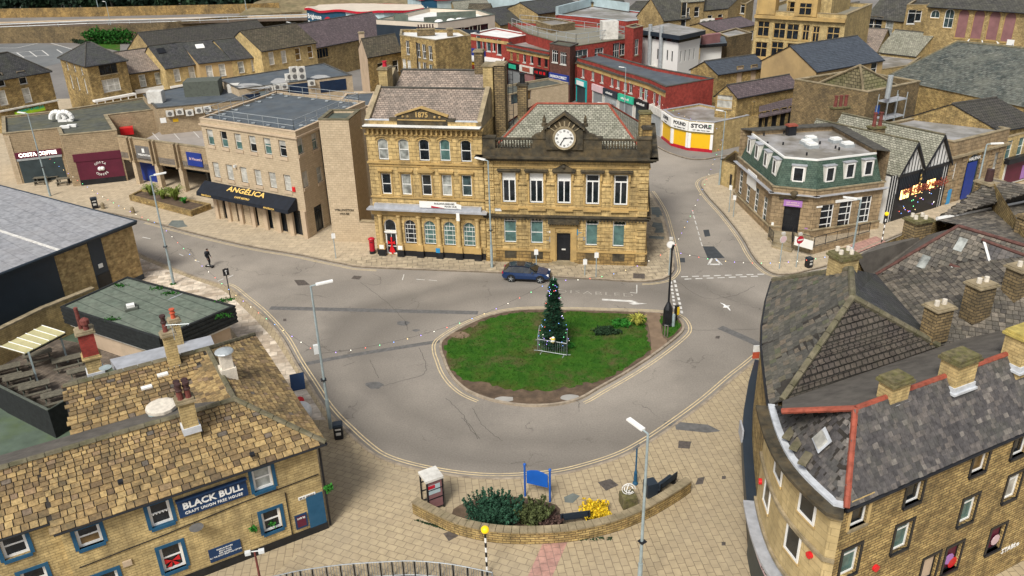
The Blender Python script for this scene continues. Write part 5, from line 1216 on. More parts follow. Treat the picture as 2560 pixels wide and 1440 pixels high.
mb=MB();p=G(328,772,tz);mb.box(p.x,p.y,tz,.9,.9,.18,.5);a=mb.build('rooflight','old_timber',tb.root);mb=MB();mb.box(p.x,p.y,tz+.18,.55,.45,.2,.5);mb.build('dome','white_paint',a)
mb=MB();rn=random.Random(4)
for t_ in(G(425,735,tz),G(560,752,tz),G(300,715,tz),G(395,722,tz),G(560,790,tz),G(280,800,tz)):crown(mb,(t_.x,t_.y,tz+.05),(.8,.5,.12),90,.08,rn,.2)
mb.build('moss','leaf_hedge',tb.root)
mb=MB();a,b=G(418,751,tz),G(452,737,tz);mb.par(V3(a,tz+.012),(b-a)*1.0,Vector((.12,.35,0)),(0,0,.01));a,b=G(300,812,tz),G(352,783,tz);mb.build('wet_patch','lead',tb.root)
tb.course(tz-1.5,.2,.3,'dirty_white',[0,1,2,3],'soffit');tb.finish()
# ================================================================ buildings behind the bank row, along the shopping street and up the hill
def flatb(name,label,cat,pts,h,wm,rm,up=.1,cop='coping_stone',wd=.3,wins=(),finish=True,group=None,hz=None):
 bl=Bld(name,label,cat,pxl(pts,h),h,wm,group=group)
 for q in wins:
  e=near(bl,q[0][0],q[0][1],h);k=dict(WS);k.update(q[5]if len(q)>5 else{});bl.win(e,q[1],q[2],q[3],q[4],**k)
 bl.flat(rm,up,wd,cop,drop=.1)
 if finish:bl.finish()
 return bl
rg=house('gabled_house','old stone house with pinkish rendered gable behind the office block','house',(919,143),(1003,128),7.5,(904,97),11.0,'yellow_rubble','brown_slate',finish=False,over=.15,wins=[(0,952,172,1.3,2.0,PK),(0,989,165,1.3,2.0,PK)])
rg.finish(gables=rg.gab)
mb=MB();A_,B_=rg.edge(3);n_=V3(Vector(((B_-A_).y,-(B_-A_).x)).normalized(),0)*.05;uu,gz=rg.gab[3];t_=(B_-A_).normalized()
mb.face([V3(A_,0)+n_,V3(B_,0)+n_,V3(B_,rg.h)+n_,V3(A_+t_*uu,gz)+n_,V3(A_,rg.h)+n_]);mb.build('rendered_gable','render_cream',rg.root)
chimney(rg.root,rg.pt(3,1.0,0,-.6),6,10.2,.9,.9,.3,'render_cream','coping_stone')
f3=(1040,102)
yb=flatb('stone_block','three-storey plain yellow stone block with white flat roof','building',[(1000,94),(1088,107),(1177,94),(1150,80),(1002,79)],10.5,'yellow_rubble','white_roof',.35,wins=[(f3,x,y,1.0,2.3,dict(PK,cols=(.5,),fr='white_paint'))for x,y in((1019,119),(1046,126),(1060,129),(1076,133))]+[(f3,x,y,1.0,2.2,dict(pane=pp_,cols=(.5,)))for x,y,pp_ in((1009,163,'pane_blind'),(1023,167,'pane_blind'),(1047,171,'pane_blind'),(1062,173,'pane_dark'),(1077,178,'pane_blue'))])
mb=MB();p=yb.pt(near(yb,*f3,10.5),4.5,.2,.1);mb.tube(p,p+Vector((0,0,10)),.09,.09,6);mb.build('downpipe','black_paint',yb.root)
chimney(yb.root,G(1065,84,10.8),10.5,11.5,3,.7,.1,'dark_stone',pots=6,pot='dark_pot',ph=.6);chimney(yb.root,G(1125,85,10.8),10.5,11.6,1,.8,.1,'dark_stone')
rb_=flatb('red_painted_block','small red-painted block with sloping white roof edged in yellow','building',[(1170,150),(1253,160),(1262,140),(1180,126)],4.6,'red_brick','white_roof',0,finish=False);rb_.course(3.9,.6,.04,'shutter_yellow',[near(rb_,1212,155,4.6)],'fascia');rb_.course(4.5,.35,.3,'white_roof',None,'roof_edge');rb_.finish()
rb_.slabpx(near(rb_,1212,155,4.6),(1225,185),(1250,174),.1,'white_paint','sign_board')
WW=dict(fr='white_paint',sill='dirty_white',rows=(.75,))
f=(1223,90)
s1_=flatb('red_brick_shop','red brick shop with bright white roof at the left end of the shopping street','shop',[(1177,86),(1271,98),(1326,88),(1240,72)],8.2,'red_brick','white_roof',.15,cop='white_roof',wins=[(f,1196,110,1.2,3.0,dict(WW,pane='pane_blue')),(f,1208.5,110.6,.7,2.3,dict(WW)),(f,1221,112,1.2,2.4,dict(WW,pane='pane_blue')),(f,1234.6,113,.8,2.3,dict(WW)),(f,1247.5,117.5,1.2,2.8,dict(WW))],finish=False)
e=near(s1_,*f,8.2);s1_.course(7.2,.55,.05,'trim_stone',[e]);s1_.slabpx(e,(1177,138),(1214,125),.6,'royal_blue','shop_fascia');s1_.finish()
f=(1320,125)
s2_=flatb('red_brick_shop','long low red brick shop with three dark shopfronts beside the brown brick shop','shop',[(1267,114),(1373,135),(1395,108),(1322,93)],7.2,'red_brick','wet_felt',.3,cop='ridge_dark',finish=False,wins=[(f,1278,136,.9,1.9,dict(WS,fr='trim_stone',pane='pane_warm')),(f,1294,138,.9,1.9,dict(WS,fr='trim_stone',pane='pane_warm',cols=(.5,))),(f,1311,142,.9,2.0,WW),(f,1329,145,.9,2.0,WW),(f,1348,148,.9,2.2,dict(fr='black_paint',rows=())),(f,1365,151,.9,2.2,dict(fr='black_paint',rows=()))])
e=near(s2_,*f,7.2);s2_.course(6.3,.6,.05,'trim_stone',[e]);s2_.course(6.9,.2,.3,'ridge_dark',[e],'cornice');L_=(s2_.edge(e)[1]-s2_.edge(e)[0]).length
for i,(m1,m2,m3,tx_,tm)in enumerate((('black_paint','green_sign','shutter_grey','','white_paint'),('dirty_white','ridge_red','mauve_board','','white_paint'),('black_paint','black_paint','black_paint','x','red_paint'))):
 a,b=.05+i*L_/3,(i+1)*L_/3-.1;s2_.slab(e,a,b,3.3,4.4,.35,m1,'shop_fascia');s2_.slab(e,a+.15,b-.15,.12,3.2,.06,m3,'shopfront')
 s2_.slab(e,a+.9,b-.9,3.45,4.2,.38,m2,'sign_board')
 if tx_:strokes(s2_,e,(a+b)/2,3.85,3.0,.8,1,tm,.4,s2_.root)
s2_.finish()
f=(1399,114)
s3_=Bld('brown_brick_shop','brown brick shop with blue fascia at the street corner','shop',pxl([(1374,111),(1425,119),(1446,110),(1395,103)],9.0),9.0,'brown_brick');e=near(s3_,*f,9.0)
for x,y in((1387,141),(1408,146)):s3_.win(e,x,y,1.5,2.0,**dict(WW,cols=(.33,.66)))
L_=(s3_.edge(e)[1]-s3_.edge(e)[0]).length
s3_.slab(e,.1,L_-.1,3.1,4.5,.3,'royal_blue','shop_fascia');s3_.lettering(e,L_/2,4.0,'FASHION DIRECT',.62,'white_paint',.33,sx=.85);s3_.lettering(e,L_/2,3.45,'OUTLET',.3,'white_paint',.33)
s3_.slab(e,.3,L_-.3,.12,3.0,.05,'dark_shutter','shopfront');s3_.slab(e,2,L_-.6,.4,1.8,.08,'pale_blue_panel','window_display');s3_.flat('mossy_felt',.1,.25,'ridge_dark');s3_.finish()
dkb=Bld('car_park_block','large red brick block with rooftop deck and railings','building',pxl([(1320,91),(1430,124),(1598,99),(1520,70),(1270,62)],8.4),8.4,'red_brick');e=near(dkb,1512,112,8.4)
for x,y,w_,h_ in((1452,140,3.2,2.0),(1498,132,2,1.6),(1541,127,1.6,2.6),(1559,123,1.9,2.0),(1575,120,1.3,1.8)):dkb.win(e,x,y,w_,h_,**dict(WS,pane='pane_blue',cols=(.33,.66)))
dkb.flat('grey_deck',.45,.3,'ridge_stone',drop=.0);dkb.finish()
railing('roof_railing',pxl([(1280,67),(1345,92),(1440,110),(1560,92)],8.5),8.5,1.6,3.2,'galvanised',dkb.root,rails=(.5,1.),rr=.05)
railing('roof_railing',pxl([(1300,58),(1400,68),(1560,90)],8.5),8.5,1.6,3.2,'galvanised',dkb.root,rails=(.5,1.),rr=.05)
mb=MB();p=G(1522,96,8.5);mb.box(p.x,p.y,8.5,2.8,2.4,3.0,.1);mb.build('roof_tank','dirty_white',dkb.root)
st_=flatb('stair_block','tall narrow red brick stair block with felt cap and satellite dish','tower',[(1563,67),(1584,72),(1608,66),(1590,60)],11.2,'red_brick','mossy_felt',.05,wins=[((1596,69),1592,118,1.4,2.6,dict(WS,pane='pane_blue',cols=(.5,)))])
big=flatb('red_brick_hall','large red brick block with white flat roof and pale blue parapet','building',[(1389,38),(1569,55),(1690,42),(1572,28),(1478,14)],9.0,'red_brick','wet_felt',.15,cop='pale_blue_panel',wins=[((1480,47),1505,75,2.6,2.4,dict(WS,pane='pane_dark',fr='white_paint',cols=(.33,.66)))])
mb=MB();a_,b_,c_=(G2(1389,38,9.1),G2(1478,14,9.1),G2(1572,28,9.1));mb.prism([a_,b_,b_+Vector((.3,-.6)),a_+Vector((.6,.3))],9.1,10.8);mb.prism([b_,c_,c_+Vector((0,-.6)),b_+Vector((0,-.6))],9.1,10.8);mb.build('parapet_screen','pale_blue_panel',big.root)
lo_=flatb('link_annexe','low annexe with pale roof beside the red brick hall','building',[(1378,66),(1438,58),(1390,48),(1340,54)],9.6,'dark_stone','wet_felt',.1)
cr=flatb('cream_block','cream metal-clad block with grey parapet roof','building',[(941,58),(1095,67),(1237,46),(1200,34),(1072,28)],9.0,'cream_panel','white_roof',.7,cop='green_felt',wd=.6,wins=[((1166,56),1147,79,3.0,1.4,dict(WS,fr='black_paint',rows=())),((1166,56),1169,77,3.0,1.4,dict(WS,fr='black_paint',rows=())),((1166,56),1188,71,3.0,1.2,dict(WS,fr='black_paint',rows=())),((1166,56),1208,68,3.0,1.2,dict(WS,fr='black_paint',rows=()))])
cr.slab(near(cr,1018,62,9),0,25,.2,8.8,.1,'charcoal_clad','cladding')
mb=MB()
for(a,b)in(((985,47),(1020,50)),((1060,57),(1150,50)),((1092,44),(1190,40))):p,q=G(*a,9.2),G(*b,9.2);mb=MB();mb.prism([p.xy,q.xy,q.xy+Vector((0,.5)),p.xy+Vector((0,.5))],9,10.2);mb.build('roof_screen','green_felt',cr.root)
for x,y in((1096,55),(1127,53),(1146,51)):p=G(x,y,9.1);mb=MB();mb.ball((p.x,p.y,9.2),1.0,10,sz=.5);mb.build('dome_rooflight','white_paint',cr.root)
def busst(name,label,pts,h,tpx,s):
 bl=Bld(name,label,'bus station',pxl(pts,h),h,'pale_blue_panel');mb=MB();P=offset(bl.P,.5);P2=[]
 for i in range(len(P)):
  for k in range(6):P2.append(P[i].lerp(P[(i+1)%len(P)],k/6))
 Z=lambda i:h+.25+.22*math.sin(i*.8)
 for i in range(len(P2)):j=(i+1)%len(P2);mb.face([V3(P2[i],Z(i)-.4),V3(P2[j],Z(j)-.4),V3(P2[j],Z(j)+.15),V3(P2[i],Z(i)+.15)],1)
 mb.face([V3(p,Z(i)+.14)for i,p in enumerate(P2)],0);mb.build('roof',['cream_panel','post_red'],bl.root)
 A_,B_=bl.edge(0);L_=(B_-A_).length;bl.finish()
 return bl
plain('bus_blue',(.012,.06,.11),.5,.1,1)
b1=busst('bus_station','bus station range with blue sign wall and red-edged curved roof',[(767,24),(803,28),(880,30),(960,32),(1055,24),(1050,14),(800,15)],7.0,None,1)
e=near(b1,785,26,7);L_=(b1.edge(e)[1]-b1.edge(e)[0]).length;sg=b1.slab(e,0,L_,0,7,.1,'bus_blue','sign_wall');b1.lettering(e,L_*.52,5.5,'Brighouse',1.6,'white_paint',.15,sg,sx=.95);b1.lettering(e,L_*.52,3.8,'Bus Station',1.45,'white_paint',.15,sg,sx=.95)
e=near(b1,840,29,7);sg=b1.slab(e,0,7.2,0,7,.1,'bus_blue','sign_wall');mb=MB();p=b1.pt(e,1.8,4.6,.1);A_,B_=b1.edge(e);t_=V3((B_-A_).normalized(),0);n_=t_.cross(Vector((0,0,1)));mb.tube(p,p+n_*.08,1.1,1.1,18);mb.build('roundel','post_red',sg);b1.lettering(e,1.8,4.6,'M',1.5,'white_paint',.22,sg)
b2=busst('bus_station','second bus station range farther back with blue sign wall',[(1018,-8),(1053,-3),(1092,-1),(1200,-10),(1340,-14),(1330,-24),(1030,-22)],8.0,None,1)
e=near(b2,1072,-2,8);L_=(b2.edge(e)[1]-b2.edge(e)[0]).length;sg=b2.slab(e,0,L_,-.0,8,.1,'bus_blue','sign_wall');b2.lettering(e,L_*.5,5.3,'Brighouse',1.9,'white_paint',.15,sg,sx=.9);b2.lettering(e,L_*.5,3.0,'Bus Station',1.75,'white_paint',.15,sg,sx=.9)
house('slate_house','dark slate roofed stone house left of the red brick hall','house',(1250,62),(1392,40),7,(1206,24),11.5,'far_stone','dark_slate',over=.2)
house('slate_house','second dark slate roofed house farther back by the red brick hall','house',(1345,34),(1460,18),9,(1300,6),13,'far_stone','dark_slate',over=.2)
house('slate_house','small mossy stone-roofed house between the bus station and the dark slate houses','house',(1138,24),(1225,16),6,(1130,4),9.5,'far_stone','green_slate',over=.2)
sg_=house('gable_shed','small stone outbuilding with gable facing the cream block','house',(1165,42),(1218,42),6.5,(1190,24),9,'far_stone','brown_slate',over=.1,depth=8)
for i,(a,b,r,h,rz_,lb,rm)in enumerate((((1455,6),(1560,2),(1450,-16),10,14,'stone houses at the top edge above the red brick hall','far_slate'),((1560,30),(1690,25),(1590,4),8,12,'dark slate roofed stone house right of the red brick hall','far_slate'),((1690,32),(1820,20),(1730,-2),9,13,'slate roofed stone house left of the civic building','far_slate'),((1640,12),(1760,2),(1650,-10),11,15,'slate roofed house at the top edge left of the civic building','green_slate'),((1790,78),(1895,60),(1800,55),6,9,'low grey slate range in front of the civic building','mauve_slate'))):
 hh_=house('stone_house',lb,'house',a,b,h,r,rz_,'far_stone',rm,over=.2,wins=[(0,(a[0]*(1-k_)+b[0]*k_),(a[1]*(1-k_)+b[1]*k_)+26,1.3,2.0,PK)for k_ in(.2,.4,.65,.85)])
house('stone_house','narrow gabled stone house with dark door slot above the white block','house',(1660,50),(1725,44),10,(1690,18),13.5,'far_stone','far_slate',over=.2,depth=9,wins=[(0,1710,40,1.2,5,PK)])
flatb('stone_block','tall narrow stone block left of the civic building with pale windows','building',[(1825,8),(1866,12),(1885,0),(1845,-6)],9,'far_stone','mossy_felt',.2,wins=[((1845,10),1834,22,1.3,2.4,WW),((1845,10),1856,22,1.2,2.0,WW)])
for k_,(x,y)in enumerate(((1610,40),(1742,2),(1800,52),(1655,-2))):pass
o=flatb('yard_block','low red brick and stone yard buildings behind the white block','building',[(1745,52),(1820,44),(1800,30),(1730,36)],7,'red_brick','green_felt',.15);
for x,y in((1755,56),(1770,54)):u,z=o.at(near(o,1782,48,7),x,y-6);acunit(o.root,o.pt(near(o,1782,48,7),u,4,.4),.1,2.2,2)
flatb('stone_yard_block','dark stone warehouse with pale flat roof behind the white block','building',[(1795,84),(1820,96),(1880,84),(1840,72)],7.5,'dark_stone','pale_felt',.15)
cv=Bld('civic_building','ornate three-storey yellow stone civic building with mullioned windows and gabled dormers','building',pxl([(1889,34),(2116,46),(2180,18),(1960,8)],13.5),13.5,'yellow_coursed');e=near(cv,2003,42,13.5)
CW=dict(fr='trim_stone',sill='trim_stone',pane='pane_dark',rows=(.6,),cols=(.5,),fw=.12,bar=.1)
for x,y,w_ in((1908,72,2.2),(1948,77,2.2),(1981,80,2.2),(2014,82,1.1),(2039,86,1.1),(2082,88,2.1)):cv.win(e,x,y,min(w_,1.95),2.4,**CW)
for x,y,w_ in((1902,124,2.3),(1942,124,2.2),(1981,128,2.2),(2030,132,2.2),(2080,136,2.2)):cv.win(e,x,y,min(w_,2.),2.4,**CW)
L_=(cv.edge(e)[1]-cv.edge(e)[0]).length
cv.course(12.9,.5,.5,'trim_stone',[e],'cornice');cv.course(6.3,.45,.25,'trim_stone',[e]);cv.flat('grey_deck',.5,.4);cv.finish()
up_=Bld('tmp2','x','x',[cv.pt(e,4.2,0,-2).to_2d(),cv.pt(e,L_-3.0,0,-2).to_2d(),cv.pt(e,L_-3,0,-12).to_2d(),cv.pt(e,4.2,0,-12).to_2d()],18.2,'yellow_coursed',z0=13.4)
for x,y in((1956,22),(1989,24)):up_.win(0,x,y,2.2,2.3,**CW)
up_.flat('grey_deck',.3,.4)
up_.finish()
for c_ in list(up_.root.children):c_.parent=cv.root;c_.location=ORG[up_.root.name]-ORG[cv.root.name]
D.objects.remove(up_.root)
for u,zb_,wd in((1.7,13.7,3.0),(L_*.565,13.7,3.4)):
 mb=MB();A_,B_=cv.edge(e);t_=V3((B_-A_).normalized(),0);f1=[cv.pt(e,u-wd/2,zb_-.2,.35),cv.pt(e,u+wd/2,zb_-.2,.35),cv.pt(e,u+wd/2,zb_+2.4,.35),cv.pt(e,u,zb_+4.0,.35),cv.pt(e,u-wd/2,zb_+2.4,.35)];n_=t_.cross(Vector((0,0,1)))*-1.6
 mb.face(f1);mb.face([p+n_ for p in f1][::-1])
 for i in range(5):j=(i+1)%5;mb.face([f1[i],f1[i]+n_,f1[j]+n_,f1[j]])
 dm=mb.build('dormer_gable','trim_stone',cv.root)
 if u>5:window(dm,cv.edge(e)[0]+(cv.edge(e)[1]-cv.edge(e)[0]).normalized()*0+Vector((n_.x,n_.y))*0,cv.edge(e)[1],u,zb_+.9,2.0,1.9,dep=-.42,**{k_:v_ for k_,v_ in CW.items()})
house('stone_wing','long stone wing with slate roof right of the civic building','building',(2165,42),(2300,56),9.5,(2150,-25),15,'far_stone','far_slate',over=.2,depth=14,wins=[(0,2165,60,2,3,PK),(0,2193,62,1.8,3,PK),(0,2222,70,1.6,3,dict(pane='pane_net'))])
house('small_outbuilding','small dark-roofed outbuilding with white gable behind the hip-roofed house','shed',(2208,64),(2262,58),5,(2240,42),7.5,'white_render','dark_slate',over=.2,depth=7)
house('slate_outbuilding','dark slate hipped roof beside the civic building','house',(2125,56),(2180,48),8,(2150,25),11,'far_stone','dark_slate',over=.1,depth=7)
house('low_stone_range','low plain yellow rendered range in front of the small outbuildings','building',(2112,84),(2210,70),7,(2170,52),9,'render_yellow','dark_slate',over=.1,depth=8)
hp=house('hip_roofed_house','hip-roofed stone house standing in front of the big chapel hall','house',(2311,87),(2384,68),7.0,(2300,58),9.5,'yellow_coursed','green_slate',ins=(-1,-1),dpx=(2255,82),finish=False,wins=[(0,2345,98,1.0,2.2,dict(WS,pane='pane_blind')),(0,2318,105,.9,2.6,dict(WS,fr='white_paint',pane='pane_dark'))]);hp.finish(gables=hp.gab)
A_,B_=G2(2322,12,13.5),G2(2560,27,13.5);B_=A_+(B_-A_)*1.35
chp=Bld('chapel_hall','huge stone hall with arched openings boarded in mauve','hall',rect(A_,B_,26),13.5,'far_stone')
AW=dict(fr='trim_stone',sill='trim_stone',rows=(),fw=.1)
for x,y in((2405,59),(2444,61),(2483,64),(2521,68)):chp.win(0,x,y,1.75,4.6,**dict(AW,pane='mauve_board',arch=.85))
chp.win(0,2372,46,1.5,3.0,**dict(AW,fr='white_paint',pane='pane_blue',cols=(.5,),rows=(.5,),arch=.7));chp.win(0,2338,35,1.5,1.3,**dict(AW,fr='white_paint',pane='pane_blue',cols=(.5,),arch=.7))
chp.slabpx(0,(2516,112),(2537,100),.1,'white_paint','notice_board');chp.pitched('far_slate',19.5,0,(0,0),.5);chp.finish(gables=chp.gab)
w2_=flatb('stone_annexe','square stone annexe with white windows at the left end of the chapel hall','building',[(2267,15),(2322,15),(2345,2),(2290,0)],12.5,'far_stone','far_slate',.2,wins=[((2295,15),2279,42,1.3,2.4,WW),((2295,15),2296,40,1.0,1.8,WW)])
house('green_slate_house','low house with pale green slate roof and roof vents','house',(2192,129),(2290,140),6.0,(2208,93),9.0,'yellow_coursed','green_slate',over=.15,depth=11)
house('pale_slate_house','low house with pale pinkish slate roof beside the grey metal roof','house',(2120,124),(2192,129),6.2,(2145,88),9.2,'yellow_coursed','pink_slate',over=.15,depth=11)
flatb('flat_white_block','low block with wet white flat roof beside the big slate roof','building',[(2196,132),(2302,144),(2272,166),(2202,177)],5.5,'yellow_coursed','wet_felt',.15)
zE,zR=5.5,10.4;P_=[G(2220,189,zE),G(2300,213,zE),G(2640,285,zE),G(2700,135,zR),G(2393,104,zR)];c=P_[1]
mh=thing('market_hall','very large hall with patchy grey-green slate roof','hall',(c.x,c.y,0));mb=MB();
Rb,Lb2=P_[4]+Vector((5,16,zE-zR)),P_[3]+Vector((10,16,zE-zR))
tris=[[P_[0],P_[1],P_[4]],[P_[1],P_[2],P_[4]],[P_[2],P_[3],P_[4]],[P_[0],P_[4],Rb],[P_[4],P_[3],Lb2,Rb]]
for t in tris:mb.face(t)
mb.build('roof','hall_slate',mh);mb=MB();B4=[P_[0],P_[1],P_[2],Lb2,Rb]
C5=[(p*.985+sum(B4,Vector((0,0,0)))/5*.015)for p in B4]
for i in range(5):j=(i+1)%5;a,b=C5[i],C5[j];mb.face([V3(a,0),V3(b,0),V3(b,zE),V3(a,zE)])
mb.build('wall','yellow_rubble',mh);mb=MB();mb.tube(P_[4],P_[3],.2,.2,6);mb.tube(P_[4],P_[0],.14,.14,6);mb.build('ridge','ridge_stone',mh)
mb=MB()
for i in range(24):
 a,b=P_[0],P_[4];
gulls=[(2353,98),(2410,101),(2424,104),(2459,108),(2500,112),(2146,205)]
pyr=Bld('pyramid_roof_block','square dark stone block with mossy pyramid roof behind a parapet','building',pxl([(1987,199),(2170,231),(2300,204),(2135,176)],9.2),9.2,'dark_stone')
e=near(pyr,2235,217,9.2);pyr.slabpx(e,(2186,287),(2200,262),.05,'sign_blue','door');pyr.flat('ridge_dark',.0,.35,'coping_stone',drop=.9,capth=.02)
mb=pyr.extra;In=offset(pyr.P,-.35);n=4
O2,I2=offset(pyr.P,.06),offset(pyr.P,-.4);mc_=MB()
for i in range(4):j=(i+1)%4;mc_.prism([O2[i],O2[j],I2[j],I2[i]],9.2,9.32);mb.face([V3(In[j],8.3),V3(In[i],8.3),V3(In[i],9.2),V3(In[j],9.2)])
mc_.build('coping','coping_stone',pyr.root);pyr.finish()
Q=offset(pyr.P,-1.5);ap=G(2150,163,12.0);mb=MB()
brick('pyramid_slate',(.32,.27,.16),(.20,.17,.10),(.05,.045,.03),.6,.42,.035,(.19,.22,.06),.45,.35,.85,.03)
for i in range(4):mb.face([V3(Q[i],8.5),V3(Q[(i+1)%4],8.5),ap])
ro=mb.build('roof','pyramid_slate',pyr.root);mb=MB()
for i in range(4):mb.tube(V3(Q[i],8.5),ap,.16,.14,6)
mb.build('hip_ridge','coping_stone',ro)
mb=MB();p=G(2223,215,10);mb.tube((p.x,p.y,8.6),(p.x,p.y,11.2),.3,.3,10);mb.build('flue','galvanised',pyr.root)
sc_=thing('scaffold_tower','grey scaffold frame standing against the pyramid-roofed block','scaffolding',V3(pyr.pt(e,3.5,0,1),0));mb=MB();L_=(pyr.edge(e)[1]-pyr.edge(e)[0]).length
for u in(1.8,3.6,5.4):
 for o_ in(.3,1.6):mb.tube(pyr.pt(e,u,0,o_),pyr.pt(e,u,8.8,o_),.06,.06,5)
for z in(2,4,6,8):
 for o_ in(.3,1.6):mb.tube(pyr.pt(e,1.8,z,o_),pyr.pt(e,5.4,z,o_),.06,.06,5)
 for u in(1.8,3.6,5.4):mb.tube(pyr.pt(e,u,z,.3),pyr.pt(e,u,z,1.6),.06,.06,5)
mb.build('frame','galvanised',sc_);mb=MB()
for z in(4.05,6.05,8.05):mb.par(pyr.pt(e,1.8,z,.3),pyr.pt(e,5.4,z,.3)-pyr.pt(e,1.8,z,.3),pyr.pt(e,0,0,1.3)-pyr.pt(e,0,0,0),(0,0,.06))
mb.build('platform','lead',sc_)
def gablef(name,label,a,b,h,apx,far,wm,rm,wins=(),over=.25,cat='building',ridge='ridge_dark',gut='black_paint'):
 A,B=G2(*a,h),G2(*b,h);m_=(A+B)/2;rz=Ht(m_,apx[1]);rz=max(rz,h+1);t=(B-A).normalized();n=Vector((-t.y,t.x));R_=G2(*far,rz);d=(R_-m_)
 bl=Bld(name,label,cat,[A,B,B+d,A+d],h,wm)
 for q in wins:bl.win(*q[:5],**dict(WS,**(q[5]if len(q)>5 else{})))
 bl.pitched(rm,rz,1,(0,0),over,ridge=ridge,gut=gut);bl.finish(gables=bl.gab);return bl
gablef('metal_roofed_hall','rendered yellow gabled hall with large blue-grey metal roof',(1905,150),(2041,177),8.5,(1969,114),(2143,89),'render_yellow','ribbed_roof',[(1,2185,172,1.5,1.8,dict(pane='pane_dark'))])
gablef('metal_roofed_annexe','smaller gabled building with matching blue-grey metal roof and boarded windows',(1727,172),(1794,184),7.0,(1760,153),(1886,136),'yellow_rubble','ribbed_roof',[(1,1850,187,1.2,2.6,dict(pane='render_cream',rows=(),fr='coping_stone')),(1,1885,182,1.2,2.4,dict(pane='render_cream',rows=(),fr='coping_stone'))])
ml=gablef('clerestory_building','long stone building with mauve slate roof, clerestory windows and lean-to',(1790,236),(1842,241),6.8,(1817,213),(1972,186),'yellow_rubble','mauve_slate',[(0,1811,251,2.2,2.2,dict(pane='pane_blind',fr='trim_stone'))],cat='building')
ln=Bld('lean_to','lean-to with mauve slate roof above a row of dark doorways','building',[G2(1850,268,5),G2(1897,292,3.8),G2(1990,274,3.8),G2(1985,232,5)],3.8,'yellow_rubble')
e=near(ln,1940,285,3.8)
for x in(1895,1915,1937,1958,1978):ln.win(e,x,306-(x-1895)*.2,1.1,2.6,fr='sooty_stone',pane='black_paint',rows=(),sill=None)
ln.finish(top=True);mb=MB();a,b,c_,d_=G(1897,294,3.8),G(1990,275,3.8),G(1988,233,5.6),G(1898,248,5.6);mb.face([a,b,c_,d_]);dn_=Vector((0,0,-.12));mb.face([a+dn_,b+dn_,b,a]);mb.build('roof','mauve_slate',ln.root)
mb=MB();a,b=G(1898,247,5.62),G(1988,232,5.62);mb.prism([a.xy,b.xy,b.xy+Vector((0,.2)),a.xy+Vector((0,.2))],5.6,7.0);cl_=mb.build('clerestory','old_timber',ml.root);mb=MB()
for i in range(8):p=a.lerp(b,(i+.2)/8);q=a.lerp(b,(i+.85)/8);mb.prism([p.xy-Vector((0,.03)),q.xy-Vector((0,.03)),q.xy,p.xy],5.9,6.7)
mb.build('clerestory_glazing','pane_net',cl_)
flatb('stone_link','small stone link with flat felt top beside the clerestory building','building',[(1852,249),(1884,256),(1898,250),(1868,240)],5.6,'yellow_rubble','pale_felt',.05)
wb=flatb('white_block','white rendered block with oversailing grey roof and steel flues','building',[(1607,84),(1697,98),(1751,86),(1670,70)],9.5,'white_render','pale_felt',0,finish=False)
e1_=near(wb,1650,91,9.5);e2_=near(wb,1725,92,9.5)
for x,y in((1644,135),(1668,138),(1680,141)):wb.win(e1_,x,y,.35,1.7,fr='black_paint',rows=(),sill=None,fw=.03)
for x,y in((1702,142),(1713,139),(1724,137),(1735,135)):wb.win(e2_,x,y,.35,1.8,fr='black_paint',rows=(),sill=None,fw=.03)
wb.course(8.9,.55,.03,'pane_dark',[e1_,e2_],'window_band');wb.finish();mb=MB();mb.prism(offset(wb.P,.7),9.5,10.2,1,0,True);mb.build('roof',['pale_felt','charcoal_clad'],wb.root)
for x in(1629,1657):u,_=wb.at(e1_,x,120);mb=MB();mb.tube(wb.pt(e1_,u,2.5,.5),wb.pt(e1_,u,11.3,.5),.33,.33,10);mb.build('flue','galvanised',wb.root)
u,_=wb.at(e1_,1637,150);acunit(wb.root,wb.pt(e1_,u,3.4,.5),0,1.6)
w3=flatb('white_annexe','white rendered annexe with flat roof and brown timber planter','building',[(1751,118),(1805,114),(1800,100),(1752,104)],7,'white_render','felt',0,finish=False);w3.finish();mb=MB();mb.prism(offset(w3.P,.8),7,7.5,1,0,True);mb.build('roof',['felt','black_paint'],w3.root);mb=MB();p,q=G2(1755,112,7.5),G2(1800,106,7.5);mb.prism([p,q,q+Vector((0,1.4)),p+Vector((0,1.4))],7.5,9.0);mb.build('planter','mauve_board',w3.root)
HR=6.8;F_=[(1443,150),(1500,167),(1551,184),(1594,196),(1626,206),(1664,224)]
rr_=Bld('red_brick_terrace','long curved red brick shopping terrace with flat grey roof','building',pxl(F_+[(1784,203),(1640,176),(1484,134)],HR),HR,'red_brick')
ctr={}
def wr(x,y,**k):
 e=min((i for i in range(len(F_)-1)),key=lambda i:abs(x-(F_[i][0]+F_[i+1][0])/2));e=near(rr_,(F_[e][0]+F_[e+1][0])/2,(F_[e][1]+F_[e+1][1])/2,HR);return e
for i,(x,y)in enumerate(((1457.5,179),(1482,185.6),(1505,192),(1530,200.6),(1545,205),(1563,211),(1577,217.5),(1602,229),(1614,235),(1635,243),(1648,249))):
 e=wr(x,y);rr_.win(e,x,y,.95,1.9,**dict(WW,cols=((.5,0,.75),),pane='pane_teal' if i%3 else 'pane_dark',pane2='pane_blind' if i in(2,5,10)else None,split=.7))
for e in[wr((F_[i][0]+F_[i+1][0])/2,0)for i in range(5)]:rr_.course(5.75,.6,.04,'trim_stone',[e]);rr_.course(6.4,.25,.22,'ridge_dark',[e],'cornice',.05)
rr_.flat('felt',.35,.3,'ridge_dark',drop=.05);rr_.finish()
Fg=pxl(F_,HR);cum=[0]
for a,b in zip(Fg,Fg[1:]):cum.append(cum[-1]+(b-a).length)
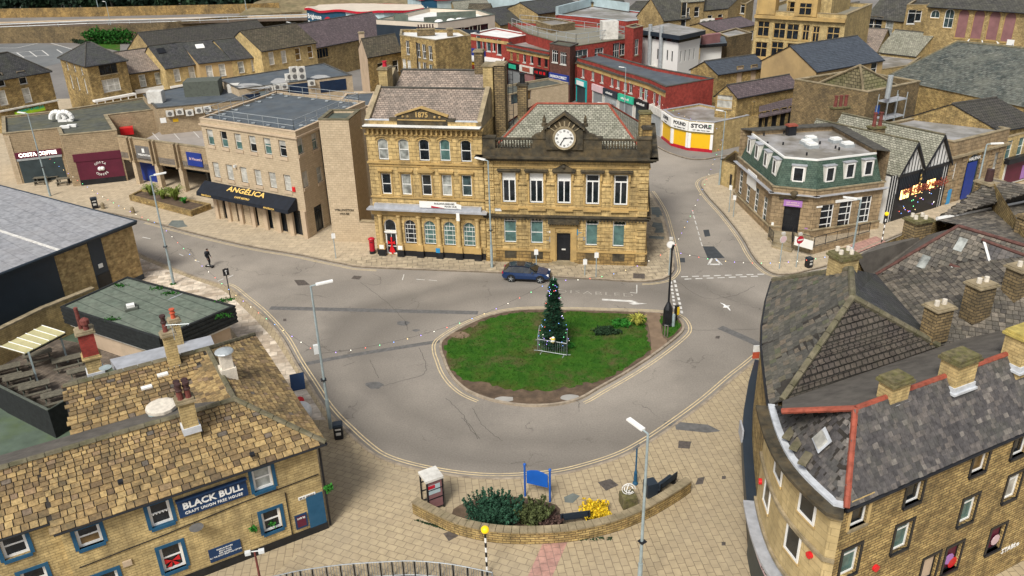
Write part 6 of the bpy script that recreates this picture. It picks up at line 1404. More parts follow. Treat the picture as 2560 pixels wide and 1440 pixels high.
def along(s):
 for i in range(len(Fg)-1):
  if s<=cum[i+1]or i==len(Fg)-2:t=(Fg[i+1]-Fg[i]).normalized();return Fg[i]+t*(s-cum[i]),t
Ltot=cum[-1]
for i,(s0,s1,mf,ms,tx_,tm)in enumerate(((.0,.125,'teal','dark_shutter','','white_paint'),(.20,.33,'pink_sign','shutter_grey','','white_paint'),(.335,.50,'charcoal_clad','galvanised','x','white_paint'),(.51,.66,'green_sign','shutter_grey','x','white_paint'),(.67,.80,'black_paint','dark_shutter','x','white_paint'),(.83,.985,'dirty_white','galvanised','','white_paint'))):
 a,t0=along(Ltot*s0);b,t1=along(Ltot*s1);t=(b-a).normalized();n=Vector((t.y,-t.x))
 mb=MB();mb.prism([a-n*.1,b-n*.1,b+n*.35,a+n*.35],2.9,3.9,bottom=True);fs=mb.build('shop_fascia',mf,rr_.root)
 mb=MB();mb.prism([a+t*.25-n*.1,b-t*.25-n*.1,b-t*.25+n*.12,a+t*.25+n*.12],.1,2.9);mb.build('roller_shutter',ms,rr_.root)
 fm_='teal' if i==0 else 'dirty_white'
 for p in(a,b-t*.25):mb=MB();mb.prism([p-n*.05,p+t*.25-n*.05,p+t*.25+n*.2,p+n*.2],.1,2.9);mb.build('shopfront_pier',fm_,rr_.root)
 m_=(a+b)/2+n*.37
 if tx_:
  mb=MB();q=V3(m_-t*(b-a).length*.28,3.25)
  for k_ in range(9):mb.par(q+V3(t,0)*k_*.24,V3(t,0)*.16,V3(n,0)*.01,(0,0,.22+.12*((k_*7)%3)/2))
  mb.build('lettering',tm,fs)
 if i==0:mb=MB();mb.prism([a+t*.5+n*.3,b-t*.5+n*.3,b-t*.5+n*.4,a+t*.5+n*.4],3.0,3.7);mb.build('sign_board','white_paint',fs)
HP=3.95;F_=[(1658,277),(1683,294),(1724,304),(1786,309)]
pd=Bld('discount_shop','single-storey corner shop with black and white sign and yellow shutters','shop',pxl(F_+[(1872,291),(1830,278),(1748,262)],HP),HP,'yellow_coursed')
pd.flat('wet_felt',.12,.25,'lead',drop=.15)
fe=[near(pd,(F_[i][0]+F_[i+1][0])/2,(F_[i][1]+F_[i+1][1])/2,HP)for i in range(3)]
for i,e in enumerate(fe):
 L_=(pd.edge(e)[1]-pd.edge(e)[0]).length;sg=pd.slab(e,0,L_,2.75,HP,.28,'white_paint','shop_fascia');pd.slab(e,0,L_,2.5,2.75,.12,'yellow_cap','fascia_band');pd.slab(e,0,L_,.12,.55,.1,'post_red','plinth');pd.slab(e,.35,L_-.35,.55,2.5,.05,'shutter_yellow','roller_shutter')
 for u in(0,L_-.35):pd.slab(e,u,u+.35,.5,2.5,.14,'white_paint','pier')
 tx_=('SUPER','POUND','STORE')[i];pd.lettering(e,L_/2,3.5,tx_,(.62,.62,.72)[i],'black_paint',.3,sg,bold=.035,sx=(1.15,1.,1.25)[i]);pd.lettering(e,L_/2,2.98,('Household','Toys \u2022 Stationery \u2022 Toys','\u2022 DIY \u2022 Gifts \u2022 Pound - Lines')[i],.2,'black_paint',.3,sg)
pd.finish()
cb_=flatb('cream_brick_block','low cream brick block with mossy flat roof behind the clock building','building',[(1262,241),(1329,225),(1421,209),(1372,197),(1253,217)],6.0,'buff_block','mossy_felt',.08,wins=[((1295,233),1295,244,2.8,1.5,dict(fr='navy_paint',cols=(.5,),rows=(),sill=None,pane='pane_blue')),((1295,233),1317,238,2.6,1.5,dict(fr='navy_paint',cols=(.5,),rows=(),sill=None,pane='pane_warm'))])
cb_.slab(near(cb_,1375,217,6),4,5.2,1.6,2.7,.5,'dirty_white','condenser_unit')
for i,(a,b,h,m_)in enumerate(((1990,100,7,0),)):pass
# ================================================================ green-roofed bank on the corner
c0,c1,c2_,c3=(G2(1835,500),G2(1920,585),G2(2025,597),G2(2191,573))
zl=Ht(c1,481);zp=Ht(c1,464)
dback=(c0-c1).normalized();c4=c3+dback*((c0-c1).length+1.0);
gb=Bld('corner_bank','corner bank with green slate mansard roof and purple sign over the black door','building',[c0,c1,c2_,c3,c4,c0+(c4-c3)*.02],zp,'mansion_stone')
gb.P=[c0,c1,c2_,c3,c4]
GW=dict(fr='white_paint',pane='pane_dark',rows=(.25,.5,.75),cols=(.68,),fw=.09,bar=.06,sill='coping_stone')
for x,y in((1851,455),(1870,477),(1890,500),(1911,523)):gb.win(0,x,y,1.15,2.6,**dict(GW,pane='pane_blue'))
for x,y in((2066,545),(2112,535),(2161,524)):gb.win(2,x,y,1.45,2.75,**GW)
ud,_=gb.at(1,1976,560);gb.winm(1,ud,1.75,1.5,2.7,fr='black_paint',pane='black_paint',rows=(.33,.66),cols=(.5,),sill=None,name='door',dep=.25)
sg=gb.slab(1,ud-.85,ud+.85,3.1,3.75,.07,'lilac','sign_board');strokes(gb,1,ud,3.4,1.2,.42,2,'pink_sign',.08,sg)
gb.slabpx(1,(2010,582),(2019,570),.04,'lilac','notice');gb.slabpx(1,(1928,564),(1935,556),.04,'white_paint','notice');gb.slabpx(2,(2041,520),(2056,514),.05,'white_paint','street_sign')
gb.slabpx(2,(2088,507),(2154,492),.08,'white_paint','sign_board');gb.slabpx(0,(1868,458),(1893,440),.08,'white_paint','sign_board')
mb=MB();bits(mb,gb,ud-1.35,ud+1.35,3.85,3.98,.18,e=1);mb.ball(gb.pt(1,ud,4.35,.1),.38,12);mb.build('door_hood_emblem','sooty_stone',gb.root)
GP_=(1,ud-.85,ud+.85);gb.course(.12,.75,.12,'mansion_stone',[0,1,2],'plinth',.1,GP_);gb.course(.87,.1,.18,'coping_stone',[0,1,2],ends=.1,gap=GP_)
gb.course(zl-.12,.12,.22,'coping_stone',[0,1,2],ends=.18);gb.course(zl,.07,.36,'lead',[0,1,2],'lead_ledge',.36);gb.course(zp-.12,.14,.1,'coping_stone',[0,1,2,3,4],'coping',.1)
P1_,P2_=offset(gb.P,-.25),offset(gb.P,-.95);zt_=Ht(P2_[1],393);mb=MB()
for i in range(5):
 j=(i+1)%5
 if i<3:mb.face([V3(P1_[i],zp-.1),V3(P1_[j],zp-.1),V3(P2_[j],zt_),V3(P2_[i],zt_)])
 else:gb.extra.face([V3(gb.P[i],zp),V3(gb.P[j],zp),V3(gb.P[j],zt_+.3),V3(gb.P[i],zt_+.3)]);gb.extra.face([V3(P2_[j],zt_-.4),V3(P2_[i],zt_-.4),V3(P2_[i],zt_+.3),V3(P2_[j],zt_+.3)])
mb.build('mansard','mansard_slate',gb.root);mb=MB();mb.face([V3(p,zp-.11)for p in gb.P]);mb.face([V3(p,zt_-.18)for p in P2_]);mb.build('roof','wet_felt',gb.root)
mb=MB();I_=offset(P2_,-.12)
for i in range(3):mb.prism([P2_[i]+(P1_[i]-P2_[i])*.08,P2_[i+1]+(P1_[i+1]-P2_[i+1])*.08,I_[i+1],I_[i]],zt_-.1,zt_+.06)
mb.build('roof_edge','white_roof',gb.root)
mb=MB()
for i in(3,4):j=(i+1)%5;mb.prism([gb.P[i],gb.P[j],offset(gb.P,-1.2)[j],offset(gb.P,-1.2)[i]],zt_+.3,zt_+.42)
mb.build('parapet_coping','ridge_dark',gb.root)
def dormer(bl,e,px,py,w_,h_,base=.42):
 Q=offset(bl.P,-base);A,B=Q[e],Q[(e+1)%len(Q)];t=(B-A).normalized();n=Vector((t.y,-t.x));d=FW+RT*((px-1280)/F)-UP*((py-720)/F);k=n.dot(A)/n.dot(d.to_2d());p=(d*k).to_2d();z=CAMH+d.z*k
 mb=MB();o=V3(p-t*(w_/2+.15)-n*.7,z-h_/2-.1);mb.par(o,V3(t,0)*(w_+.3),V3(n,0)*.7,(0,0,h_+.2));mb.par(o+Vector((0,0,h_+.2))-V3(t,0)*.06,V3(t,0)*(w_+.42),V3(n,0)*.8,(0,0,.08),1);dm=mb.build('dormer',['dirty_white','lead'],bl.root)
 window(dm,p-t*w_/2,p+t*w_/2,w_/2,z,w_,h_,dep=-.035,rows=(),sill=None,fw=.1)
for x,y in((1873,364),(1892,379),(1914,398),(1936,417)):dormer(gb,0,x,y,.8,1.45)
dormer(gb,1,1996,436,1.0,1.45)
for x,y in((2075,436),(2125,427),(2171,420)):dormer(gb,2,x,y,.9,1.45)
for x,y in((2027,347),(2017,356),(2029,364),(2089,351),(2118,362)):p=G(x,y,zt_);mb=MB();mb.box(p.x,p.y,zt_-.18,1.1,1.0,.3,.2);mb.box(p.x,p.y,zt_+.12,.9,.8,.18,.2,1);mb.build('rooflight',['galvanised','white_paint'],gb.root)
mb=MB()
for x,y in((1910,335),(1919,357),(1960,330),(1958,358),(2017,384),(2050,356),(2089,367),(2098,371)):p=G(x,y,zt_);mb.tube((p.x,p.y,zt_-.2),(p.x,p.y,zt_+.12),.09,.09,6)
mb.build('vent_pipe','black_paint',gb.root)
chimney(gb.root,G(1976,338,zt_-.2),zt_-.2,zt_+.8,.9,.6,.2,'black_paint','ridge_red');gb.finish()
sp=thing('entrance_ramp','stone entrance steps and ramp with black railings in front of the corner bank','ramp',G(1990,620,.12));
mb=MB();S0=pxl([(1918,600),(1955,607),(1982,622),(2020,634),(2030,612),(2020,596),(1920,586)],.12);mb.prism(S0,.1,.62)
mb.prism(pxl([(1928,618),(1930,608),(1985,620),(1978,632)],.12),.1,.3);mb.prism(pxl([(1932,612),(1934,604),(1985,615),(1980,625)],.12),.1,.47)
mb.build('steps','coping_stone',sp);mb=MB();R_=[G2(1980,620,.12),G2(2032,634,.12),G2(2170,596,.12)];a=side(R_,-.12);b=side(R_,.12)
for i in range(2):mb.prism([a[i],a[i+1],b[i+1],b[i]],.1,.75)
mb.build('kerb_wall','mansion_stone',sp)
railing('railing',R_,.75,1.0,1.6,'black_paint',sp,rails=(.12,1.),rr=.03,bars=.13);railing('railing',pxl([(1980,590),(1979,620)],.6),.6,1.0,1.2,'black_paint',sp,rails=(.12,1.),bars=.14);railing('railing',pxl([(1921,592),(1932,606)],.6),.6,1.0,1.2,'black_paint',sp,rails=(.12,1.),bars=.14)
mb=MB();q=[G(1985,612,.9),G(2031,625,.9)];mb.par(q[0]+Vector((-.05,-.12,.05)),q[1]-q[0],(0,.03,0),(0,0,.85));mb.build('railing_banner','white_paint',sp)
yd=Bld('yard_lean_to','roofless walled yard with black gate left of the corner bank','wall',pxl([(1804,400),(1838,413),(1870,395),(1838,376)],3.0),3.0,'yellow_coursed');yd.flat('ridge_dark',.0,.35,'coping_stone',drop=1.3,capth=.1);yd.extra.face([V3(p,1.7)for p in offset(yd.P,-.35)]);e=near(yd,1821,406,3.0)
yd.finish();Yi=offset(yd.P,-.35);mb=MB();[mb.face([V3(Yi[(i+1)%4],1.7),V3(Yi[i],1.7),V3(Yi[i],3.0),V3(Yi[(i+1)%4],3.0)])for i in range(4)];mb.build('inner_face','dark_stone',yd.root);yd.slabpx(e,(1823,470),(1831,437),.05,'black_paint','gate')
# ================================================================ black and white timbered pub
A=G2(2206,562);B=G2(2350,517);t=(B-A).normalized();n=Vector((-t.y,t.x));nf=-n;m2=(A+B)/2;Lp=(B-A).length
ze=Ht(B,402);r1z,r2z=Ht(A+t*Lp*.45,352),Ht(B-t*Lp*.1,334);rzp=(r1z+r2z)/2
dv=(G2(2116,281,rzp)-G2(2372,334,rzp));
tp=Bld('timbered_pub','mock tudor pub with twin black and white gables and green-grey slate roofs','pub',[A,B,B+dv,A+dv],ze,'white_render')
u1a,u1b,u2b=Lp*.12,Lp*.53,Lp*1.0
for i in range(3):u,z=tp.at(0,(2258,2288,2323)[i],(484,472,459)[i]);tp.winm(0,u,z,1.6,1.15,fr='black_paint',pane='glow_warm',rows=(),cols=(.33,.66),sill=None,dep=-.16)
tp.winm(0,Lp*.28,1.5,1.6,2.2,fr='black_paint',pane='pane_dark',rows=(.5,),cols=(.33,.66),sill=None);tp.winm(0,Lp*.6,1.5,2.2,2.2,fr='black_paint',pane='pane_dark',rows=(.5,),cols=(.25,.5,.75),sill=None)
gab=[]
def P3(u,d,z):return V3(A+t*u+(dv.normalized()*d),z)
for k,(ua_,ub_,rz_)in enumerate(((u1a,u1b,r1z),(u1b+.1,u2b,r2z))):
 um=(ua_+ub_)/2;s_=1 if k else 0;zz=ze-.0;o_=.55
 f=lambda u,z,o=0.:P3(u,0,z)+V3(nf,0)*o
 tp.extra.face([f(ua_,zz),f(ub_,zz),f(um,rz_-.15)])
 o_=.25;L_,R_,T_=f(ua_-.2,zz-.1,o_),f(ub_+.1,zz-.1,o_),f(um,rz_+.12,o_);D_=V3(dv,0)
 for nm,q in(('roof',[L_,T_,T_+D_,L_+D_]),('roof',[T_,R_,R_+D_,T_+D_])):slope(nm,q,'green_slate',tp.root,.12)
 mb=MB();mb.tube(T_+Vector((0,0,.03)),T_+D_+Vector((0,0,.03)),.1,.1,6);mb.build('ridge','ridge_stone',tp.root)
 mb=MB()
 for a_,b_ in((L_,T_),(T_,R_)):mb.par(a_+V3(nf,0)*.03-Vector((0,0,.3)),b_-a_,V3(nf,0)*.1,(0,0,.3))
 mb.build('bargeboard','black_paint',tp.root)
 mb=MB();mb.par(f(ua_,zz-.35,.01),V3(t,0)*(ub_-ua_),V3(nf,0)*.12,(0,0,.3))
 nn_=8
 for i in range(1,nn_):u=ua_+(ub_-ua_)*i/nn_;hgt=(1-abs(u-um)/((ub_-ua_)/2))*(rz_-zz)-.3;mb.par(f(u-.045,zz-.1,.01),V3(t,0)*.09,V3(nf,0)*.03,(0,0,max(hgt,.1)+.1))
 mb.build('timber_framing','black_paint',tp.root)
mb=MB()
for i in range(24):
 u=.1+i*(Lp-.2)/23
 if not(Lp*.16<u<Lp*.9):
  mb.par(P3(u-.07,0,.12)+V3(nf,0)*.0,V3(t,0)*.14,V3(nf,0)*.08,(0,0,ze-.12))
bl_=mb.build('timber_framing','black_paint',tp.root);mb=MB();mb.par(P3(Lp*.15,0,ze-2.5)+V3(nf,0)*.02,V3(t,0)*Lp*.75,V3(nf,0)*.06,(0,0,2.3));mb.build('dark_panelling','charcoal_clad',tp.root)
mb=MB()
for i in range(26):mb.par(P3(Lp*.15+i*Lp*.75/26,0,ze-2.5)+V3(nf,0)*.07,V3(t,0)*.1,V3(nf,0)*.05,(0,0,2.3))
mb.build('timber_framing','black_paint',tp.root);mb=MB();mb.par(P3(Lp*.12,0,.12)+V3(nf,0)*.02,V3(t,0)*Lp*.8,V3(nf,0)*.05,(0,0,2.9));mb.build('ground_floor_panelling','black_paint',tp.root)
mb=MB();bits(mb,tp,Lp*.5-.22,Lp*.5+.22,ze-2.5,ze-.3,.2);vs_=mb.build('vertical_sign','black_paint',tp.root);strokes(tp,0,Lp*.5,ze-1.4,.34,1.9,5,'gold',.21,vs_)
tp.finish();rn=random.Random(8)
mb=MB()
for i in range(300):p=P3(Lp*.2+Lp*.75*rn.random(),0,3.1+rn.gauss(0,.18))+V3(nf,0)*rn.uniform(.15,.6);crown(mb,p,(.12,.12,.12),2,.1,rn)
mb.build('flower_garland','ridge_red',tp.root)
for i in range(46):
 p=P3(Lp*.18+Lp*.7*rn.random(),0,rn.uniform(.8,3.1))+V3(nf,0)*rn.uniform(.14,.4)
for i,(c_)in enumerate(((1,.7,.3),(.2,.4,1),(.2,1,.4),(1,.15,.1),(1,.95,.8),(.45,.3,1))):plain('bulb_%d'%i,c_,.4,.05,3,emit=1.6)
BULBS=['bulb_%d'%i for i in range(6)]
for i in range(30):
 p=P3(Lp*.2+Lp*.68*rn.random(),0,rn.uniform(.7,3.0))+V3(nf,0)*rn.uniform(.14,.35);mb=MB();mb.ball(p,.04,6);mb.build('fairy_light',BULBS[i%6],tp.root)
for px_,py_,m_ in((2207,518,'yellow_paint'),(2241,509,'yellow_paint')):pass
chimney(tp.root,G(2098,283,rzp),ze+.5,rzp+.6,2.0,.8,.2,'dark_stone','moss_cap',3,'terracotta',1.2,potr=.2);chimney(tp.root,G(2186,350,rzp-1),ze+.3,rzp+.3,1.5,.9,.2,'dark_stone','moss_cap',2,'terracotta',1.4,potr=.2)
# ================================================================ stone bank with the arched blue entrance and its neighbours
A=G2(2352,516);hz=Ht(A,356);B=G2(2526,322,hz);hb2=Bld('stone_bank','stone bank front with arched deep blue entrance beside the timbered pub','building',rect(A,B,9),hz-.2,'mansion_stone')
LB2=(B-A).length;ua_,_=hb2.at(0,2425,440);hb2.winm(0,ua_+.2,2.6,2.5,5.0,fr='coping_stone',pane='pane_blue',rows=(),sill='clean_stone',arch=1.2,name='arched_entrance',dep=.2);sg=hb2.slab(0,ua_-.9,ua_+.7,.15,4.2,.05,'royal_blue','entrance_board');hb2.lettering(0,ua_,4.6,'HALIFAX',.5,'white_paint',.12,sg)
hb2.win(0,2384,428,.8,1.8,**dict(WS,pane='pane_blind',rows=()));hb2.win(0,2491,402,.9,1.9,**dict(WS,pane='pane_blind',rows=()));hb2.slabpx(0,(2361,512),(2378,472),.12,'plaque_blue','cash_machine_panel')
mb=MB()
for u in(.5,2.4,5.7,7.4,LB2-.8):
 for k in range(9):bits(mb,hb2,u-.35,u+.35,.3+k*.6,.3+k*.6+.5,.1)
mb.build('rusticated_stonework','mansion_stone',hb2.root);hb2.course(hz-1.7,.22,.35,'coping_stone',[0],'cornice',.3);hb2.flat('pale_felt',.2,.35,'coping_stone');hb2.finish()
tn=(B-A).normalized();C_=B+tn*9;cn=Bld('shop_block','yellow stone shop with dark fascia and pink window poster at the right edge','shop',rect(B+tn*.05,C_,9),hz-1.0,'yellow_coursed')
for x,y in((2518,376),(2552,366)):cn.win(0,x,y,1.1,2.1,**dict(WS,fr='white_paint',pane='pane_teal'))
cn.slab(0,.2,9,3.0,3.6,.6,'black_paint','shop_fascia');cn.slab(0,.6,9,.3,2.9,.06,'dirty_white','shopfront');ps=cn.slab(0,.9,9,.5,2.8,.1,'plum','window_poster');mb=MB();bits(mb,cn,4.0,7.5,.6,2.2,.12);mb.build('poster_swirl','lilac',ps);cn.flat('ridge_dark',.05,.3,'coping_stone');cn.finish()
gablef('ribbed_roof_hall','stone hall with wide gable and ribbed dark tile roof behind the stone bank',(2256,296),(2495,324),6.8,(2403,259),(2490,243),'yellow_rubble','pantile')
o=Bld('mossy_roof_range','low range with dark mossy stone roof in front of the wide gable','building',pxl([(2262,299),(2390,352),(2482,331),(2322,286)],5.6),5.2,'dark_stone');mb=MB();q=[G(2262,300,5.3),G(2392,352,5.3),G(2486,326,6.5),G(2322,284,6.5)];mb.face(q);mb.face([q[3],q[0],V3(q[0],4),V3(q[3],4)]);mb.face([q[0],q[1],V3(q[1],4),V3(q[0],4)]);mb.build('roof','brown_slate',o.root);o.finish()
# ================================================================ curved corner terrace in the right foreground
HE=9.0
cur=[(1921,1012),(1928,1040),(1944,1088),(1972,1144),(2018,1200),(2084,1262),(2111,1268)]
Cw=smooth(pxl(cur[:-1],HE),3)+[G2(2111,1268,HE)]
E1=G2(2560,1074,HE);E1=Cw[-1]+(E1-Cw[-1])*1.6;bk1=G2(2350,872,HE);bk0=G2(1948,1006,HE);bk1=bk0+(bk1-bk0)*1.9
tiled('slate_attr',[(0,(.056,.051,.051)),(.35,(.076,.069,.068)),(.7,(.10,.089,.084)),(.93,(.13,.112,.10)),(1,(.19,.17,.15))],(.10,.105,.075),.35,.6)
tiled('tile_attr',[(0,(.06,.052,.045)),(.4,(.10,.088,.072)),(.8,(.15,.128,.10)),(1,(.20,.17,.135))],(.045,.045,.03),.5,.6)
tiled('stoneslate_attr',[(0,(.06,.056,.047)),(.35,(.09,.083,.07)),(.65,(.125,.112,.09)),(.9,(.15,.118,.085)),(1,(.085,.098,.055))],(.055,.06,.035),.45,.85)
tiled('ochre_attr',[(0,(.13,.085,.045)),(.2,(.20,.135,.06)),(.55,(.30,.20,.085)),(.85,(.40,.28,.12)),(.96,(.23,.15,.085)),(1,(.11,.095,.08))],(.07,.062,.036),.75,.85)
plain('felt_brown',(.10,.088,.075),.9,.25,1.5,dirt=(.16,.145,.12),da=.5,dscale=.8,bump=.01)
plain('ridge_brown',(.11,.05,.04),.85,.3,3,bump=.01)
plain('under_slate',(.035,.03,.025),.95,.3,3)
plain('gable_stone',(.56,.43,.21),.85,.12,1.2,dirt=(.34,.26,.13),da=.5,dscale=.6)
R1=Bld('curved_corner_building','three-storey corner building with curved ashlar front and dark slate roof with red ridge tiles','building',[Cw[0],Cw[1],Cw[2]],HE-.25,'gable_stone')
for o_ in[R1.root]:pass
R1.P=Cw+[E1,bk1,bk0];R1.h=HE-.3;nC=len(Cw)
eS=nC-1
R1side=Bld('tmp3','x','x',[Cw[-1],E1,E1+Vector((-.3,.5)),Cw[-1]+Vector((-.3,.5))],HE-.3,'yellow_rubble');R1side.P=[Cw[-1],E1,E1+Vector((-.3,.5)),Cw[-1]+Vector((-.3,.5))]
SB=dict(fr='white_paint',pane='pane_dark',rows=(.72,),sill='black_paint',surround='black_paint',sw=.13,fw=.08,dep=.16)
for i,(x,y)in enumerate(((2149,1282),(2287,1226),(2451,1151),(2553,1108))):R1side.win(0,x,y,.95,1.35,**(dict(SB,surround='clean_stone',sill='coping_stone',rows=())if i==0 else dict(SB,rows=(),pane='pane_warm' if i==2 else 'pane_dark')))
for i,(x,y)in enumerate(((2124,1404),(2255,1342),(2420,1275),(2531,1217))):R1side.win(0,x,y,.95,1.45,**dict(SB,pane=('pane_teal','pane_teal','pane_teal','pane_blind')[i]))
for i,(x,y)in enumerate(((2322,1422),(2380,1395),(2489,1347))):wn=R1side.win(0,x,y,1.0,1.5,**dict(SB,pane=('render_cream','plum','plum')[i],rows=(),fr='black_paint'))
for x,y in((2187,1418),):u,z=R1side.at(0,x,y);mb=MB();p=R1side.pt(0,u,z,0);mb.tube(p,R1side.pt(0,u,z,.12),.16,.16,14);mb.build('alarm_box','red_paint',R1.root)
for x,y,m_ in((2376,1400,'lilac'),(2492,1352,'pink_sign'),(2384,1408,'red_paint')):u,z=R1side.at(0,x,y);mb=MB();p=R1side.pt(0,u,z,-.08);mb.tube(p,R1side.pt(0,u,z,-.06),.3,.3,9);mb.build('poster_print',m_,R1.root)
u,z=R1side.at(0,2525,1368);R1side.lettering(0,u,z,'STABLo',.4,'white_paint',.02)
R1side.finish()
for c_ in list(R1side.root.children):c_.parent=R1.root;c_.location=ORG[R1side.root.name]-ORG[R1.root.name]
D.objects.remove(R1side.root)
CWs=dict(fr='white_paint',pane='pane_dark',rows=(),sill='clean_stone',fw=.1,dep=-.035,sillw=.1)
def wcur(x,y,w_,h_,**k):
 best=min(range(nC-1),key=lambda i:abs(proj(V3((Cw[i]+Cw[i+1])/2,HE-2.2))[0]-x));A_,B_=Cw[best],Cw[best+1];u,z=R1.at(best,x,y);L_=(B_-A_).length;u=L_/2
 return window(R1.root,A_,B_,u,z,w_,h_,**k)
for x,y,h_ in((2015,1250,1.55),(1943,1148,1.5),(1998,1372,1.45),(1929,1264,1.45)):wcur(x,y,1.05,h_,**CWs)
mbw=MB()
for i in range(nC-1,len(R1.P)):
 j=(i+1)%len(R1.P)
 if i==nC-1:continue
 mbw.face([V3(R1.P[i],0),V3(R1.P[j],0),V3(R1.P[j],HE),V3(R1.P[i],HE)])
sv=R1.P;R1.P=Cw+[Cw[-1]+Vector((1,2))]
hl=R1.holes;w_o=None
def cw_walls():
 mb=MB()
 for e in range(nC-1):
  bl2=R1;A_,B_=Cw[e],Cw[e+1];L_=(B_-A_).length;t_=(B_-A_).normalized();n_=Vector((t_.y,-t_.x));f=lambda u,z,d=0.:V3(A_+t_*u-n_*d,z);hh=hl.get(e,[])
  us=sorted(set([0,L_]+[x for q in hh for x in q[:2]]));zs=sorted(set([0,HE-.3]+[x for q in hh for x in q[2:]]))
  for i in range(len(us)-1):
   for j in range(len(zs)-1):
    um,zm_=(us[i]+us[i+1])/2,(zs[j]+zs[j+1])/2
    if any(q[0]<um<q[1]and q[2]<zm_<q[3]for q in hh):continue
    mb.face([f(us[i],zs[j]),f(us[i+1],zs[j]),f(us[i+1],zs[j+1]),f(us[i],zs[j+1])])
  for a_,b_,c_,d_ in hh:mb.face([f(a_,c_),f(a_,c_,.16),f(b_,c_,.16),f(b_,c_)]);mb.face([f(a_,d_),f(b_,d_),f(b_,d_,.16),f(a_,d_,.16)]);mb.face([f(a_,c_),f(a_,d_),f(a_,d_,.16),f(a_,c_,.16)]);mb.face([f(b_,c_),f(b_,c_,.16),f(b_,d_,.16),f(b_,d_)])
 return mb
cw_walls().build('curved_wall','ashlar',R1.root);mbw.build('wall','yellow_rubble',R1.root);R1.P=sv
def cband(name,z0,z1,o0,o1,mat,P=None):
 P=P or Cw;a,b=side(P,o0),side(P,o1);mb=MB()
 for i in range(len(P)-1):mb.prism([a[i],a[i+1],b[i+1],b[i]],z0,z1,0,bottom=True)
 return mb.build(name,mat,R1.root)
cband('cornice',HE-.45,HE-.2,-.1,.32,'coping_stone');cband('cornice',HE-.2,HE-.05,-.1,.55,'sooty_stone');cband('lead_gutter',HE-.05,HE+.06,-.28,.02,'flashing');cband('string_course',HE-2.75,HE-2.6,-.05,.12,'coping_stone');cband('string_course',3.6,3.75,-.05,.12,'coping_stone')
fs=cband('shop_fascia',2.6,3.3,-.05,.35,'pink_sign');cband('fascia_coping',3.3,3.45,-.05,.6,'lead');cband('shop_shutter',.1,2.6,-.02,.12,'dark_shutter')
for i,(k_,tx_)in enumerate(((9,'worth'),(13,'Off'))):
 if k_<nC-1:a_,b_=Cw[k_],Cw[k_+1];t_=(b_-a_).normalized();n_=Vector((t_.y,-t_.x));text(fs,tx_,V3((a_+b_)/2+n_*.37,2.95),V3(t_,0),(0,0,1),.5,'sooty_stone')
for x,y,i in((2011,1429,nC-4),(1909,1242,2)):p=V3((Cw[i]+Cw[i+1])/2,HE-3.1 if i>3 else 5.2);t_=(Cw[i+1]-Cw[i]).normalized();n_=V3(Vector((t_.y,-t_.x)),0);mb=MB();mb.tube(p,p+n_*.14,.15,.15,14);mb.build('alarm_box','red_paint',R1.root)
mb=MB();t_=(E1-Cw[-1]).normalized();n_=Vector((t_.y,-t_.x));mb.tube(V3(Cw[-1]+n_*.12,HE-.12),V3(E1+n_*.12,HE-.12),.08,.08,8);mb.build('gutter','black_paint',R1.root)
ZR=11.7;r_a=G(2138,1022,ZR);r_b=G(2522,884,ZR);r_b=r_a+(r_b-r_a)*1.4;r_w=G(1955,1029,ZR-1.0)
eC=V3(Cw[-1],HE)+V3(n_,0)*.1;eE=V3(E1,HE)+V3(n_,0)*.1
mb=MB();mb.face([eC,eE,r_b,r_a]);Wp=[V3(p,HE-.02)for p in side(Cw,-.25)]
for i in range(nC-1):mb.face([Wp[i],Wp[i+1],r_a])
mb.face([Wp[0],r_a,r_w]);nb0,nb1=G(1956,1003,9.7),G(2350,868,9.7);nb1=nb0+(nb1-nb0)*1.9;mb.face([r_w,r_a,r_b,nb1,nb0])
rf1=mb.build('roof','under_slate',R1.root)
mb=MB();slates(mb,[eC,eE,r_b,r_a],.21,(.2,.32),.014,seed=5,lift=.012,gap=.006);a_=(Wp[3]+Wp[4])/2
for i in range(0,nC-1):slates(mb,[Wp[i],Wp[i+1],r_a],.21,(.2,.32),.014,seed=6+i,lift=.012,gap=.006)
mb.build('slates','slate_attr',rf1);mb=MB();mb.face([p+Vector((0,0,.03))for p in(r_w,r_a,r_b,nb1,nb0)]);mb.build('felt_slope','felt_brown',rf1)
mb=MB()
for p,q,m_ in((r_w,r_a,0),(r_a,r_b,0),(r_a,eC,0)):
 L_=(q-p).length;k_=int(L_/.42)
 for i in range(k_):mb.tube(p.lerp(q,i/k_)+Vector((0,0,.02)),p.lerp(q,(i+1)/k_)+Vector((0,0,.03)),.13,.12,7)
mb.build('ridge_tiles','ridge_red',rf1)
def onpl(pl,x,y):
 nn=(pl[1]-pl[0]).cross(pl[2]-pl[1]).normalized();d=FW+RT*((x-1280)/F)-UP*((y-720)/F);o=Vector((0,0,CAMH));return o+d*((pl[0]-o).dot(nn)/d.dot(nn)),nn
p,nn=onpl([Wp[5],Wp[6],r_a],2055,1102);X=(Wp[7]-Wp[3]).normalized();Y=nn.cross(X);mb=MB();mb.par(p-X*.5-Y*.35+nn*.03,X*1.0,Y*.75,nn*.02);mb.par(p-X*.35-Y*.25+nn*.05,X*.7,Y*.5,nn*.1,1);mb.build('skylight',['flashing','pane_blind'],rf1)
for i,(x,y)in enumerate(((1980,1085),(1998,1112),(2020,1148))):p,nn=onpl([Wp[5],Wp[6],r_a],x,y);mb=MB();mb.box(p.x-.1,p.y,p.z-.02,.9,.34,.1,.9);mb.build('roof_step','ridge_stone',rf1)
rzr=math.atan2((r_b-r_a).y,(r_b-r_a).x)
